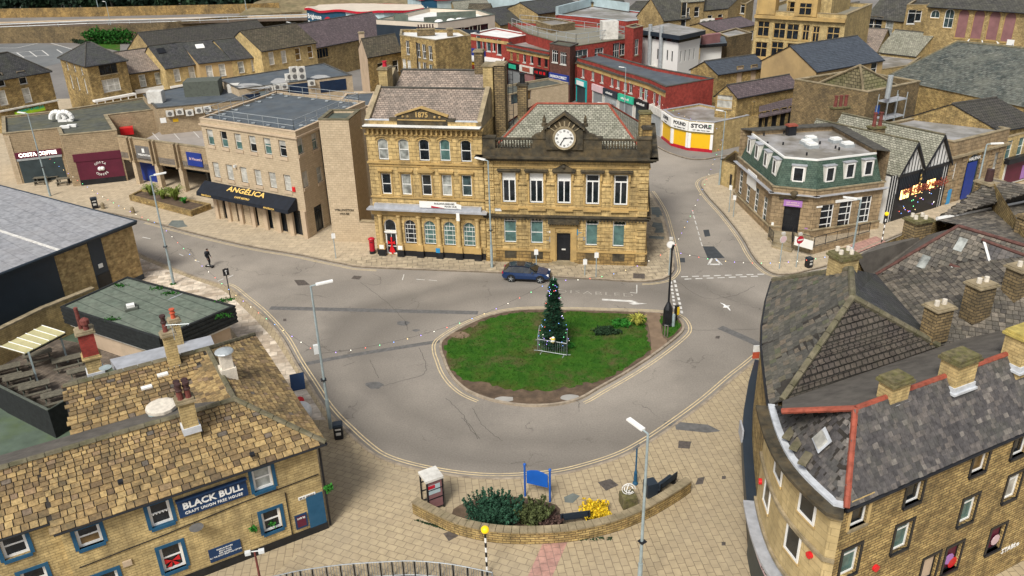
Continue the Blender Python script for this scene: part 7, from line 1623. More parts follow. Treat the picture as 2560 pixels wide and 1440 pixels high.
for x,y,w_,d_,hh,cap in((2232,1000,1.0,.7,.6,'moss_cap'),(2392,952,1.2,.85,.75,'moss_cap'),(2552,900,1.3,.95,.95,'yellow_cap')):
 p=G(x,y-16,ZR);mb=MB();chm=chimney(R1.root,(p.x,p.y),ZR-.9,ZR+hh,w_,d_,rzr,'yellow_coursed',cap,capth=.2);mb.box(p.x,p.y,ZR-.6,w_+.22,d_+.3,.1,rzr);mb.box(p.x,p.y,ZR-.5,w_+.1,d_+.12,.22,rzr);mb.build('flashing','flashing',chm)
cur2=pxl([(1932,702),(1918,750),(1908,812),(1907,865),(1912,915),(1921,985),(1925,1012)],HE)
ap1=G(2131,745,12.4);ap0=G(2127,674,12.4);sw=G(1954,1003,9.3);se=G(2347,866,9.5)
R2=thing('stone_slate_corner_block','block with mossy stone-slate west slope and ribbed tile hip north of the curved corner','building',(14,40,0))
mb=MB();Wq=[V3(p,HE)for p in cur2]+[sw]
top=[ap0,ap0,ap0.lerp(ap1,.5),ap1,ap1.lerp(sw,.25),ap1.lerp(sw,.6),sw]
planes=[]
ne_=G(2010,690,HE)
for i in range(len(Wq)-1):
 f=[Wq[i],Wq[i+1],top[min(i+1,6)],top[i]]if i else[Wq[0],Wq[1],ap0]
 f=[p for k_,p in enumerate(f)if k_==0 or(p-f[k_-1]).length>.01]
 if len(f)>2:planes.append(f);mb.face(f)
mb.face([sw,se,ap1]);far1=G(2190,686,9.6);mb.face([ap1,se,far1,ap0]);mb.face([Wq[0],ap0,far1])
rf2=mb.build('roof','under_slate',R2);mb=MB()
for i,f in enumerate(planes):slates(mb,f,.34,(.3,.5),.03,seed=20+i,lift=.02,gap=.012)
mb.build('stone_slates','stoneslate_attr',rf2)
mb=MB();mb.face([p+Vector((0,0,.03))for p in(sw,se,ap1)]);brick('rib_tile',(.105,.085,.07),(.08,.066,.058),(.02,.018,.016),.36,.30,.04,(.14,.13,.09),.3,.6,rough=.8,bump=.05,smooth=.5);mb.build('ribbed_tiles','rib_tile',rf2)
mb=MB();q=[sw,se,ap1];nn=(se-sw).cross(ap1-sw).normalized();nn=nn if nn.z>0 else-nn;uu_=(se-sw).normalized();vv=nn.cross(uu_);Hh=(ap1-sw).dot(vv);k_=int(Hh/.34)
for i in range(1,k_):
 f_=i/k_;a_=sw.lerp(ap1,f_);b_=se.lerp(ap1,f_);mb.par(a_+nn*.03-vv*.05,b_-a_,vv*.06,nn*.05)
mb.build('tile_courses','rib_tile',rf2)
mb=MB();mb.face([p+Vector((0,0,.03))for p in(ap1,se,far1,ap0)]);mb.face([p+Vector((0,0,.03))for p in(Wq[0],ap0,far1)]);mb.build('slate_slope','dark_slate',rf2)
mb=MB()
for p,q in((ap1,sw),(ap0,ap1),(ap1,se),(ap0,Wq[0])):
 L_=(q-p).length;k_=int(L_/.75)
 for i in range(k_):mb.tube(p.lerp(q,i/k_)+Vector((0,0,.05)),p.lerp(q,(i+.96)/k_)+Vector((0,0,.06)),.17,.16,7)
mb.build('ridge_stones','ridge_stone',rf2)
mb=MB();bs2=[p.xy for p in Wq]+[se.xy,far1.xy]
for i in range(len(bs2)):j=(i+1)%len(bs2);mb.face([V3(bs2[i],0),V3(bs2[j],0),V3(bs2[j],HE+.0),V3(bs2[i],HE+.0)])
mb.build('wall','yellow_rubble',R2);mb=MB();mb.path([V3(p,HE-.08)+Vector((-.08,0,0))for p in cur2],.08,6);mb.build('gutter','black_paint',R2)
mb=MB();a,b=side(cur2,0.0),side(cur2,.5)
for i in range(len(cur2)-1):mb.prism([a[i],a[i+1],b[i+1],b[i]],2.6,3.4,0,bottom=True)
mb.build('shop_fascia','charcoal_clad',R2);mb=MB();a,b=side(cur2,0.0),side(cur2,.12)
for i in range(len(cur2)-1):mb.prism([a[i],a[i+1],b[i+1],b[i]],.1,2.6)
mb.build('shopfront','black_paint',R2)
for i,(tx_,m_,z)in enumerate((('TAKE','white_paint',3.9),('AWAY','orange_pot',3.2))):p=G(1890,886,3.8);z=4.0-i*.48;mb=MB();mb.box(p.x,p.y,z,.42,.08,.44,.1);mb.build('hanging_sign',m_,R2)
p=G(1853,1078,3.6);mb=MB();mb.box(p.x,p.y,3.2,.1,1.0,.8,-.12);mb.build('hanging_sign','lead',R2)
p=G(2104,680,11.8);chimney(R2,(p.x,p.y),9.5,12.7,1.15,1.0,.35,'yellow_coursed','moss_cap',capth=.2)
mb=MB()
for i in range(4):q=Vector((p.x-.28+.56*(i%2),p.y-.22+.5*(i//2),12.92));mb=MB();mb.tube(q,q+Vector((0,0,.24)),.12,.11,10);mb.build('chimney_pot','pale_pot',R2)
R3=thing('slate_terrace_block','slate-roofed terrace stepping up the right edge with red ridges and white flashings','building',(28,50,0))
z0_,zt3=9.4,12.8;a_,b_=G(2190,688,z0_),G(2340,864,z0_);tA,tB_=G(2395,567,zt3),G(2600,628,zt3);b2_=G(2640,950,z0_-.5)
mb=MB();mb.face([a_,b_,tB_]);mb.face([a_,tB_,tA]);mb.face([b_,b2_,tB_]);bk3=G(2316,588,11);bk4=G(2205,609,11);bk5=G(2140,640,11)
rf3=mb.build('roof','under_slate',R3);mb=MB();[slates(mb,q_,.27,(.25,.36),.025,seed=41+i_,lift=.02,gap=.012)for i_,q_ in enumerate(([a_,b_,tB_],[a_,tB_,tA],[b_,b2_,tB_]))];mb.build('slates','tile_attr',rf3)
mb=MB();mb.face([a_,tA,bk3,bk4,bk5,G(2168,692,9.4)]);mb.build('back_slope','felt_brown',rf3)
for k_,(p0,p1,q0,q1,fl)in enumerate((((2452,613),(2600,668),(2482,705),(2620,760),0),((2372,675),(2600,756),(2398,762),(2620,860),0),((2284,722),(2498,798),(2312,792),(2490,868),0))):
 pl_=[a_,tB_,tA];up=Vector((0,0,1));P0,P1,Q0,Q1=(onpl(pl_,*q)[0]+up*h_ for q,h_ in((p0,.3),(p1,.3),(q0,.1),(q1,.1)))
 mb=MB();mb.face([Q0,Q1,P1]);mb.face([Q0,P1,P0]);mb.build('cross_roof','under_slate',rf3)
 mb=MB();slates(mb,[Q0,Q1,P1],.3,(.28,.4),.02,seed=50+k_,lift=.015,gap=.008);slates(mb,[Q0,P1,P0],.3,(.28,.4),.02,seed=55+k_,lift=.015,gap=.008);mb.build('slates','slate_attr',rf3)
 mb=MB();mb.tube(P0+Vector((0,0,.03)),P1+Vector((0,0,.03)),.09,.09,7);mb.build('ridge_tiles','ridge_brown',rf3)
 mb=MB();mb.par(Q0-Vector((.0,0,-.02)),P0-Q0,(P1-P0).normalized()*.16,(0,0,.06));mb.build('flashing','white_roof',rf3)
mb=MB()
for p,q in((a_,tA),(tA,tB_)):mb.tube(p+Vector((0,0,.06)),q+Vector((0,0,.06)),.1,.1,7)
mb.build('ridge_tiles','ridge_brown',rf3)
for x,y in((2402,612),(2310,655),(2236,708),(2232,710)):
 p,nn=onpl([a_,tB_,tA],x,y);nn=nn if nn.z>0 else-nn;X=(tB_-tA).normalized();Y=nn.cross(X);mb=MB();mb.par(p-X*.25-Y*.4+nn*.045,X*.5,Y*.8,nn*.02);mb.build('glass_slates','pane_net',rf3)
sB=[G(2342,551,11),G(2620,495,11),G(2620,630,12.7),G(2400,563,12.7)]
mb=MB();sC=[G(2342,548,11),G(2620,492,11),G(2620,470,12.6),G(2480,448,12.6),G(2452,490,11.6)];[mb.face(q_)for q_ in(sB[:3],[sB[0],sB[2],sB[3]],[sC[0],sC[1],sC[2]],[sC[0],sC[2],sC[3]],[sC[0],sC[3],sC[4]])];rf4=mb.build('roof','under_slate',R3);mb=MB();[slates(mb,q_,.28,(.26,.38),.02,seed=70+i_,lift=.03,gap=.01)for i_,q_ in enumerate((sB[:3],[sB[0],sB[2],sB[3]],[sC[0],sC[1],sC[2]],[sC[0],sC[2],sC[3]],[sC[0],sC[3],sC[4]]))];mb.build('slates','tile_attr',rf4);mb=MB();mb.tube(sB[0]+Vector((0,0,.1)),sB[1]+Vector((0,0,.1)),.13,.13,6);mb.build('coping','white_roof',rf4)
for(x,y,w_,hh,z,pots,cap)in((2337,822,1.05,1.2,10.3,2,'pale_pot'),(2440,770,1.1,1.3,10.9,2,'pale_pot'),(2540,728,1.1,1.3,11.4,2,'pale_pot'),(2287,600,1.25,1.3,10.6,0,'moss_cap'),(2461,520,1.4,1.8,10.6,1,'coping_stone'),(2556,640,1.2,2.4,10.6,0,'dark_stone')):
 p=G(x,y,z);chm=chimney(R3,(p.x,p.y),z-.6,z+hh,w_,w_*.8,.35,'dark_stone','coping_stone' if cap=='pale_pot' else cap,0,capth=.13)
 for i in range(pots):
  q=Vector((p.x-.22+.44*i,p.y-.1+.15*i,z+hh+.16));mb=MB();mb.tube(q,q+Vector((0,0,.26 if z<12 and pots==2 else .8)),.13 if pots==2 else .26,.12 if pots==2 else .24,9);mb.build('chimney_pot','pale_pot' if pots==2 else 'dark_pot',chm)
 if x==2287:
  for i in range(4):q=Vector((p.x-.3+.6*(i%2),p.y-.2+.45*(i//2),z+hh+.16));mb=MB();mb.tube(q,q+Vector((0,0,.22)),.12,.11,9);mb.build('chimney_pot','pale_pot',chm)
mb=MB();base=[a_,b_,b2_,tB_,sC[3],sC[0],bk4,bk5]
for i in range(len(base)):p,q=base[i],base[(i+1)%len(base)];mb.face([V3(p,0),V3(q,0),V3(q,min(p.z,q.z)-.02),V3(p,min(p.z,q.z)-.02)])
mb.build('wall','yellow_rubble',R3)
# ================================================================ stone-slated public house in the left foreground
HB,HRg=5.8,7.6;WB=3.15
O=G2(799,1101,HB);tL=(G2(118,1327,HB)-O).normalized();nB=Vector((tL.y,-tL.x));nB=nB if nB.y>0 else-nB
def bp(u,v,z=0.):q=O+tL*u+nB*v;return Vector((q.x,q.y,z))
LF,LR,SB_,UL=12.1,13.2,.95,24.0
pb=thing('public_house','two-storey yellow stone public house with stone-slate roof and blue window surrounds','pub',bp(6,4,0))
VZ=6.75;PW=Bld('tmp4','x','x',[bp(UL,SB_).xy,bp(LF,SB_).xy,bp(LF,.18).xy,bp(.18,.18).xy,bp(.18,LR-.2).xy,bp(UL,LR-.2).xy],HB-.1,'yellow_coursed')
vv_=WB+2.6;UR=10.6
PW.P=[bp(LF-.2,.18).xy,bp(.18,.18).xy,bp(.18,LR-.2).xy,bp(UR-.1,LR-.2).xy,bp(UR-.1,vv_).xy,bp(UL,vv_).xy,bp(UL,SB_).xy,bp(LF-.2,SB_).xy]
BS=dict(fr='white_paint',surround='blue_frame',sw=.17,sill='blue_frame',fw=.12,rows=(.52,),dep=.16,sillw=.16,bar=.06)
for x,y,w_,h_,k in((657,1197,.95,1.3,dict(pane='pane_net')),(401,1285,.95,1.3,dict(pane='pane_dark')),(223,1341,1.0,1.05,dict(pane='pane_warm',pane2='pane_dark',split=.5)),(680,1301,.95,1.3,dict(pane='pane_dark')),(432,1394,1.0,1.5,dict(pane='pane_dark'))):
 wn=PW.win(0,x,y,w_,h_,**dict(BS,**k))
 if x==432:
  u,z=PW.at(0,x,y+10);mb=MB();p=PW.pt(0,u,z,-.1);tt=V3(-tL,0)
  for s_ in(-1,1):mb.face([p,p+tt*s_*.34+Vector((0,0,.22)),p+tt*s_*.36-Vector((0,0,.1))]);mb.face([p,p+tt*s_*.08-Vector((0,0,.35)),p+tt*s_*.3-Vector((0,0,.3))])
  mb.build('red_bow','red_paint',wn)
 if x==680:u,z=PW.at(0,x,y+12);mb=MB();crown(mb,PW.pt(0,u,z,-.12),(.32,.06,.25),120,.05,random.Random(1),.1);mb.build('window_greenery','leaf_bright',wn)
 if x==401:u,z=PW.at(0,x,y);mb=MB();[mb.ball(PW.pt(0,u-.3+.15*i,z+.02,-.1),.05,6)for i in range(5)];mb.build('window_ornaments','white_paint',wn)
for x,y,h_ in((36,1365,1.2),(90,1452,1.3)):PW.win(6,x,y,1.0,h_,**dict(BS,pane='pane_dark'))
PW.win(0,270,1460,1.0,1.3,**BS)
L0_=(PW.P[1]-PW.P[0]).length
sg=PW.slabpx(0,(455,1282),(608,1206),.1,'navy_sign');u0,z0_=PW.at(0,455,1260);u1,z1_=PW.at(0,605,1215)
uc_,zc_=PW.at(0,532,1243)
D.objects.remove(sg);sg=PW.slab(0,uc_-1.62,uc_+1.62,zc_-.5,zc_+.5,.1,'navy_sign');PW.slab(0,uc_-1.66,uc_+1.66,zc_+.5,zc_+.56,.25,'navy_sign','sign_light_trough',parent=sg)
PW.lettering(0,uc_,zc_+.1,'BLACK BULL',.5,'white_paint',.115,sg,bold=.03);PW.lettering(0,uc_,zc_-.3,'CRAFT UNION FREE HOUSE',.2,'white_paint',.115,sg,bold=.02,spacing=1.1)
uc_,zc_=PW.at(0,563,1376);sg=PW.slab(0,uc_-.78,uc_+.78,zc_-.4,zc_+.38,.06,'navy_sign')
for i,tx_ in enumerate(('PREMIUM BRANDS','GREAT VALUE','BEER GARDEN','ALL THE GREAT SPORTING ACTION')):PW.lettering(0,uc_,zc_+.25-i*.13,tx_,.095,'white_paint',.07,sg,bold=.005)
uc_,zc_=PW.at(0,753,1301);sg=PW.slab(0,uc_-.32,uc_+.32,zc_-.45,zc_+.42,.07,'navy_sign','poster_frame');PW.slab(0,uc_-.23,uc_+.23,zc_-.33,zc_+.33,.085,'plum','poster',parent=sg);PW.lettering(0,uc_,zc_+.22,'LIVE DJ',.13,'white_paint',.1,sg)
uc_,zc_=PW.at(0,767,1240);st=PW.slab(0,uc_-.45,uc_+.45,zc_-.09,zc_+.09,.04,'white_paint','street_sign');strokes(PW,0,uc_,zc_,.8,.16,1,'asphalt_patch',.045,st)
PW.slab(0,0,L0_,.0,.55,.07,'black_paint','plinth');u_,z_=PW.at(0,318,1407);PW.slab(0,u_-.2,u_+.2,z_-.15,z_+.15,.08,'buff_concrete','air_vent')
PW.slabpx(0,(778,1330),(805,1228),.05,'blue_frame','corner_door')
for x,y in((470,1310),):u_,z_=PW.at(0,488,1312);p=PW.pt(0,u_,z_,.35);mb=MB();mb.lathe(p,[(.001,0),(.2,.03),(.34,.1)],12);mb.tube(p,PW.pt(0,u_,z_-.1,0),.03,.03,5);mb.build('satellite_dish','asphalt_patch',pb)
mb=MB();u0,z0_=PW.at(0,800,1196);u1,z1_=PW.at(0,350,1380);mb.path([PW.pt(0,L0_-.1,3.72,.04),PW.pt(0,L0_-4,3.62,.04),PW.pt(0,4,3.35,.04),PW.pt(0,.3,3.2,.04)],.025,5);mb.path([PW.pt(0,L0_-1.9,3.3,.05),PW.pt(0,L0_-1.9,.6,.05)],.03,5);mb.build('wall_cable','black_paint',pb)
for x,y in((629,1135),(301,1203),(733,1132)):u_,z_=PW.at(0,x,y);p=PW.pt(0,u_,z_,.15);mb=MB();mb.box(p.x,p.y,p.z,.22,.25,.14,.5);mb.build('floodlight','black_paint',pb)
PW.finish()
for c_ in list(PW.root.children):c_.parent=pb;c_.location=ORG[PW.root.name]-ORG[pb.name]
D.objects.remove(PW.root)
hb_=thing('hanging_basket','hanging basket of green foliage on the pub front beside the window','hanging basket',PW.pt(0,PW.at(0,630,1313)[0],PW.at(0,630,1313)[1],.3));mb=MB();crown(mb,hb_.location,(.22,.2,.22),200,.06,random.Random(3),.2);mb.build('foliage','leaf_bright',hb_);mb=MB();mb.tube(hb_.location+Vector((0,0,.2)),hb_.location+Vector((-.05,.2,.75)),.012,.012,4);mb.build('bracket','black_paint',hb_)
hb_=thing('hanging_basket','hanging basket at the far right corner of the pub','hanging basket',G(822,1220,3.2));mb=MB();crown(mb,hb_.location,(.28,.25,.25),200,.07,random.Random(4),.2);mb.build('foliage','leaf_bright',hb_)
e0=-.22;VB=bp
ov=.25
sA,sB_,sC_,sD=VB(0-ov,0-ov,HB-.12),VB(LF,0-ov,HB-.12),VB(LF,WB,HRg),VB(WB,WB,HRg)
fr_=[sB_,sA,sD,sC_];fr2=[VB(UL,SB_-ov,HB-.12+.0),VB(LF,SB_-ov,HB-.12+.0),VB(LF,WB,HRg),VB(UL,WB,HRg)]
ea_=[sA,VB(0-ov,LR+ov,HB-.12),VB(WB,9.4,HRg),VB(WB,WB,HRg)]
back_f=[VB(WB,WB,HRg),VB(UL,WB,HRg),VB(UL,vv_,VZ),VB(WB+2.6,vv_,VZ)]
west_r=[VB(WB,WB,HRg),VB(WB+2.6,vv_,VZ),VB(WB,9.4,HRg)]
rear_s=[VB(UR,vv_,VZ),VB(WB+2.6,vv_,VZ),VB(WB,9.4,HRg),VB(UR,9.4,HRg)];rear_n=[VB(WB,9.4,HRg),VB(-ov,LR+ov,HB-.12),VB(UR,LR+ov,HB-.12),VB(UR,9.4,HRg)]
mb=MB()
for f in(fr_,fr2,ea_,back_f,west_r,rear_s,rear_n):nn=(f[1]-f[0]).cross(f[2]-f[1]);mb.face(f if nn.z>0 else f[::-1])
mb.face([VB(UR,vv_,VZ),VB(UR,9.4,HRg),VB(UR,LR,HB-.12),VB(UR,LR,0),VB(UR,vv_,0)])
mb.face([VB(UR,vv_,VZ),VB(UL,vv_,VZ),VB(UL,vv_,0),VB(UR,vv_,0)])
rfp=mb.build('roof','under_slate',pb);mb=MB()
slates(mb,fr_,.27,(.24,.5),.045,seed=60,lift=.02,gap=.022,grade=.5);slates(mb,fr2,.27,(.24,.5),.045,seed=61,lift=.02,gap=.022,grade=.5);slates(mb,rear_s,.30,(.26,.52),.045,seed=62,lift=.02,gap=.022,grade=.4)
slates(mb,ea_,.26,(.22,.42),.04,seed=63,lift=.02,gap=.018,grade=.5);slates(mb,west_r,.26,(.22,.42),.04,seed=64,lift=.02)
mb.build('stone_slates','ochre_attr',rfp);mb=MB();mb.face([p+Vector((0,0,.04))for p in back_f]);mb.build('felted_slope','felt_brown',rfp)
mb=MB()
for p,q in((VB(WB,WB,HRg),VB(UL,WB,HRg)),(VB(WB,WB,HRg),sA),(VB(WB,WB,HRg),VB(WB,9.4,HRg)),(VB(WB,9.4,HRg),VB(UR,9.4,HRg)),(VB(WB,9.4,HRg),VB(-ov,LR+ov,HB-.12))):
 k_=int((q-p).length/.7)
 for i in range(k_):mb.tube(p.lerp(q,i/k_)+Vector((0,0,.04)),p.lerp(q,(i+.96)/k_)+Vector((0,0,.05)),.15,.14,6)
mb.build('ridge_stones','ridge_stone',rfp)
mb=MB();mb.path([sB_+Vector((0,0,-.06)),sA+Vector((0,0,-.06))],.075,6);mb.path([fr2[0]+Vector((0,0,-.06)),fr2[1]+Vector((0,0,-.06))],.075,6);mb.path([sA+Vector((0,0,-.06)),ea_[1]+Vector((0,0,-.06))],.07,6);mb.tube(bp(.02,.25,HB-.1),bp(.02,.25,.2),.06,.06,6,0);mb.build('gutter','black_paint',rfp)
rb=math.atan2(tL.y,tL.x)
def chb(px,py,z,zt,sx,sy,wm,cap,pots,pot,ph,nm='chimney',r=.13):
 p=G(px,py,z);c_=chimney(pb,(p.x,p.y),z-.9,zt,sx,sy,rb,wm,cap,0,capth=.18)
 mb=MB();mb.box(p.x,p.y,z-.3,sx+.14,sy+.14,.35,rb);mb.build('flashing','flashing',c_)
 for q in pots:
  x=p.x+math.cos(rb)*q[0]-math.sin(rb)*q[1];y=p.y+math.sin(rb)*q[0]+math.cos(rb)*q[1];mb=MB();pr_=[(r*1.1,0),(r,.1),(r*.9,q[2]*.5),(r*1.3,q[2]*.55),(r*1.3,q[2]*.62),(r*.9,q[2]*.66),(r*.9,q[2]*.85),(r*1.25,q[2]*.88),(r*1.25,q[2])]
  mb.lathe((x,y,zt+.2),pr_,10,mis=[0]*3+[1]*5);mb.build('chimney_pot',pot,c_)
 return p
chb(476,1062,HRg,9.0,.7,.62,'yellow_coursed','coping_stone',((-.18,.16,.85),(.18,.16,.85),(-.18,-.16,.85),(.18,-.16,.85)),['terracotta','dark_pot'],.8)
chb(437,912,HRg-.2,9.3,.62,.5,'yellow_coursed','coping_stone',((.08,0,1.0),),['terracotta','dark_pot'],1)
chb(452,878,HRg-1.0,8.6,.5,.5,'yellow_coursed','coping_stone',((0,0,.6),),['orange_pot','orange_pot'],.6)
p=chb(238,925,HRg-1.2,7.3,.8,.8,'yellow_coursed','yellow_coursed',(),['terracotta'],1);chimney(pb,(p.x,p.y),7.3,8.9,.82,.82,rb,'red_brick','coping_stone',0)
mb=MB();mb.tube((p.x-.15,p.y,9.1),(p.x-.15,p.y,10.4),.11,.11,10);mb.build('flue','terracotta',pb);mb=MB();mb.lathe((p.x+.2,p.y-.1,9.1),[(.16,0),(.14,.3),(.24,.35),(.24,.6),(.1,.7)],10);mb.build('chimney_cowl','terracotta',pb)
p=G(437,850,9.4);mb=MB();mb.tube(p,p+Vector((0,0,.9)),.02,.02,5);mb.tube(p+Vector((-.3,0,.9)),p+Vector((.9,.1,.9)),.018,.018,4)
for i in range(9):q=p+Vector((-.3+i*.15,.01*i,.9));mb.tube(q-Vector((0,.18,0)),q+Vector((0,.18,0)),.01,.01,4)
mb.build('tv_aerial','galvanised',pb)
p=G(264,922,7.2);mb=MB();mb.lathe((p.x,p.y,p.z),[(.001,0),(.2,.02),(.34,.08)],14);o=mb.build('satellite_dish','lamp_grey',pb)
pl=ea_;p,_=onpl([sA,ea_[1],ea_[2]],572,940);mb=MB();mb.box(p.x,p.y,p.z-.3,.8,.8,.9,rb);mb.box(p.x,p.y,p.z+.6,.6,.6,.9,rb);mb.lathe((p.x,p.y,p.z+1.5),[(.5,0),(.46,.06),(.1,.2)],16,mis=[1]*3);mb.build('roof_cowl',['pale_pot','galvanised'],pb)
p=G(402,1012,7.5);mb=MB();mb.lathe((p.x,p.y,6.78),[(.68,0),(.68,.5),(.76,.52),(.76,.68),(.62,.72)],12,mis=[1,0,0,0]);c_=mb.build('roof_tank',['pale_pot','pale_blue_panel'],pb)
mb=MB();q=[G(300,938,7.0),G(538,868,7.0),G(527,840,7.1),G(275,900,7.1)];mb.prism([v.xy for v in q],6.6,7.15);mb.build('lead_flat_roof','lead',pb)
for x,y,m_ in((367,970,'white_paint'),(407,938,'white_paint')):p,nn=onpl([rear_s[0],rear_s[1],rear_s[2]],x,y);mb=MB();mb.box(p.x,p.y,p.z+.0,.55,.28,.1,rb);mb.build('roof_patch',m_,rfp)
p,_=onpl([sB_,sA,sD],430,1126)
# ---------------------------------------------------------------- beer garden
DK=.45
gd=thing('beer_garden_fence','dark boarded fence round the raised beer garden deck behind the pub','fence',G(30,990,1));Pf=pxl([(-120,890),(0,966),(121,1026),(190,985)],2.2);a,b=side(Pf,-.05),side(Pf,.05);mb=MB()
for i in range(3):mb.prism([a[i],a[i+1],b[i+1],b[i]],0,2.2)
mb.build('boards','dark_timber',gd);mb=MB();a,b=side(Pf,-.08),side(Pf,.08)
for i in range(3):mb.prism([a[i],a[i+1],b[i+1],b[i]],2.2,2.26)
mb.build('capping','old_timber',gd)
brick('decking',(.21,.165,.125),(.15,.12,.095),(.03,.028,.025),3.,.14,.012,(.06,.055,.05),.6,.6,rot=.5,bump=.01)
sheet('deck',pxl([(-150,900),(121,1010),(190,985),(235,935),(330,880),(160,850),(0,840),(-150,850)],DK),DK,'decking',0)
def picnic(loc,rz,label,tmpl=None):
 o=thing('picnic_table',label,'picnic table',loc,'picnic tables on the beer garden deck',local=True,rotz=rz)
 mb=MB()
 for k in range(5):mb.box(0,-.32+k*.16,.72,1.9,.145,.045)
 mb.build('tabletop','timber_top',o)
 for s_ in(-1,1):
  mb=MB();mb.box(0,s_*.72,.43,1.9,.13,.045);mb.box(0,s_*.86,.43,1.9,.13,.045);mb.build('bench_seat','timber_top',o)
  mb=MB();mb.par((s_*.7-.03,-.9,.36),(.06,0,0),(0,1.8,0),(0,0,.07));mb.par((s_*.7-.03,-.65,0),(.06,0,0),(0,.09,0),(0,.38,.72));mb.par((s_*.7-.03,.56,0),(.06,0,0),(0,.09,0),(0,-.38,.72));mb.build('trestle','old_timber',o)
 return o
rt=rb+math.pi
tabs=[(100,905,'under the canopy post, nearest the boundary wall'),(172,918,'beside the red and yellow chimney'),(20,940,'at the left edge of the photo by the fence'),(52,963,'second along the fence from the left'),(92,985,'third along the fence from the left'),(148,1006,'nearest the fence corner'),(210,945,'half hidden behind the pub roof')]
t0_=None
for x,y,lb in tabs:
 p=G(x,y,DK);lab='weathered wooden picnic table '+lb
 if t0_ is None:t0_=picnic(p,rt,lab)
 else:dup(t0_,p,rt,lab)
cn_=thing('canopy','pale ribbed plastic canopy on green posts over the beer garden','canopy',G(80,900,DK));mb=MB();q=[G(0,866,3.0),G(62,884,2.8),G(163,832,2.8),G(105,814,3.0)];mb.face(q);dn_=Vector((0,0,-.05));mb.face([v+dn_ for v in q][::-1]);mb.build('roof_sheet','canopy_sheet',cn_)
for i in range(6):f_=i/5;a_,b_=q[0].lerp(q[3],f_),q[1].lerp(q[2],f_);mb=MB();mb.tube(a_+Vector((0,0,.03)),b_+Vector((0,0,.03)),.035,.035,5);mb.build('glazing_bar','white_paint',cn_)
for x,y in((94,953),(170,905)):p=G(x,y,DK);mb=MB();mb.box(p.x,p.y,DK,.12,.12,2.35,.5);mb.build('post','lamp_grey',cn_)
mb=MB();mb.bar(q[1]-Vector((0,0,.15)),q[2]-Vector((0,0,.15)),.1,.1);mb.build('beam','black_paint',cn_)
bw=thing('boundary_wall','yellow stone boundary wall with coping between the shed and the beer garden','wall',G(60,800,0));Pw=pxl([(-160,905),(0,826),(110,772),(236,722)],3.0);a,b=side(Pw,0),side(Pw,-.35);mb=MB()
for i in range(3):mb.prism([a[i],a[i+1],b[i+1],b[i]],0,3.0)
mb.build('wall','yellow_coursed',bw);mb=MB();a,b=side(Pw,.06),side(Pw,-.41)
for i in range(3):mb.prism([a[i],a[i+1],b[i+1],b[i]],3.0,3.12)
mb.build('coping','coping_stone',bw)
gt=thing('yard_gate','low timber slatted gate at the corner of the deck','gate',G(180,1050,.13));mb=MB();a_,b_=G(152,1062,.2),G(196,1042,.2)
for i in range(9):p=a_.lerp(b_,i/8);mb.tube(p,p+Vector((0,0,1.0)),.04,.04,5)
mb.tube(a_+Vector((0,0,.9)),b_+Vector((0,0,.9)),.03,.03,5);mb.build('slats','timber_top',gt)
# ================================================================ street furniture
def lamp(label,px,py,rz,h=10.0,tmpl=[None],arm=1.3,s=1.0):
 p=G(px,py,.12)
 if tmpl[0]is None:
  o=thing('street_lamp',label,'street lamp',p,'grey street lamps',local=True,rotz=rz)
  mb=MB();mb.tube((0,0,0),(0,0,2.2),.13,.12,10);mb.tube((0,0,2.2),(0,0,h),.085,.06,10);mb.build('pole','lamp_grey',o)
  mb=MB();mb.tube((0,0,h),(arm*.35,0,h+.06),.045,.04,8);mb.build('bracket','lamp_grey',o)
  mb=MB();mb.par((.3,-.13,h+.02),(arm-.3,0,.08),(0,.26,0),(0,0,.09));ld=mb.build('lantern','white_paint',o);mb=MB();mb.par((.55,-.1,h+.0),(arm-.65,0,.07),(0,.2,0),(0,0,.03));mb.build('lens','pane_pale',ld)
  mb=MB();mb.box(-.02,.0,h*.36,.34,.34,.05);mb.build('collar','black_paint',o);tmpl[0]=o;return o
 return dup(tmpl[0],p,rz,label,scale=s)
lamp('street lamp on the pavement between the steel shed and the road',434.5,710,.35)
lamp('street lamp beside the black litter bin by the pub',827,1071,.3);lamp('street lamp in front of the gap between the two stone banks',1230,668,2.6)
lamp('street lamp by the plaza planter, nearest to the viewer',1597,1490,2.2,s=.93);lamp('street lamp in front of the corner bank windows',2104,793,2.9,s=.97);lamp('street lamp in front of the arched blue bank entrance',2407,625,-.2)
lamp('street lamp in front of the coffee shop shutters',126,490,2.9,s=.98);lamp('street lamp at the corner of the discount shop side street',1798,462,2.6,s=.85);lamp('street lamp in front of the curved red brick terrace',1560,305,2.8,s=.8);lamp('street lamp outside the corner house with white canopy',247,262,2.6,s=.9);lamp('street lamp by the left row of red brick shops',1286,205,2.6,s=.8);lamp('street lamp in front of the far terrace',742,168,2.6,s=.9)
for i,(x,y,lb)in enumerate(((285,98,'street lamp by the hedge below the bypass'),(256,66,'tall street lamp on the bypass verge at left'),(576,52,'street lamp on the bypass in front of the orange sign'),(622,64,'tall street lamp behind the long warehouse roof'))):lamp(lb,x,y,2.6,s=.95 if i in(0,2)else 1.5)
def box_on(parent,lamp_px,z,sz,mat,nm,off=(0,0)):p=G(*lamp_px,.12);mb=MB();mb.box(p.x+off[0],p.y+off[1],z,*sz,.3);return mb
mb=box_on(None,(827,1071),5.6,(.28,.2,.6),'cctv','x',(-.22,0));tag(mb.build('control_box','cctv'),'small pale control box strapped to the lamp by the pub','control box')
mb=box_on(None,(2104,793),5.4,(.35,.25,.65),'cctv','x',(-.25,-.1));tag(mb.build('control_box','cctv'),'pale control box strapped to the lamp before the corner bank','control box')
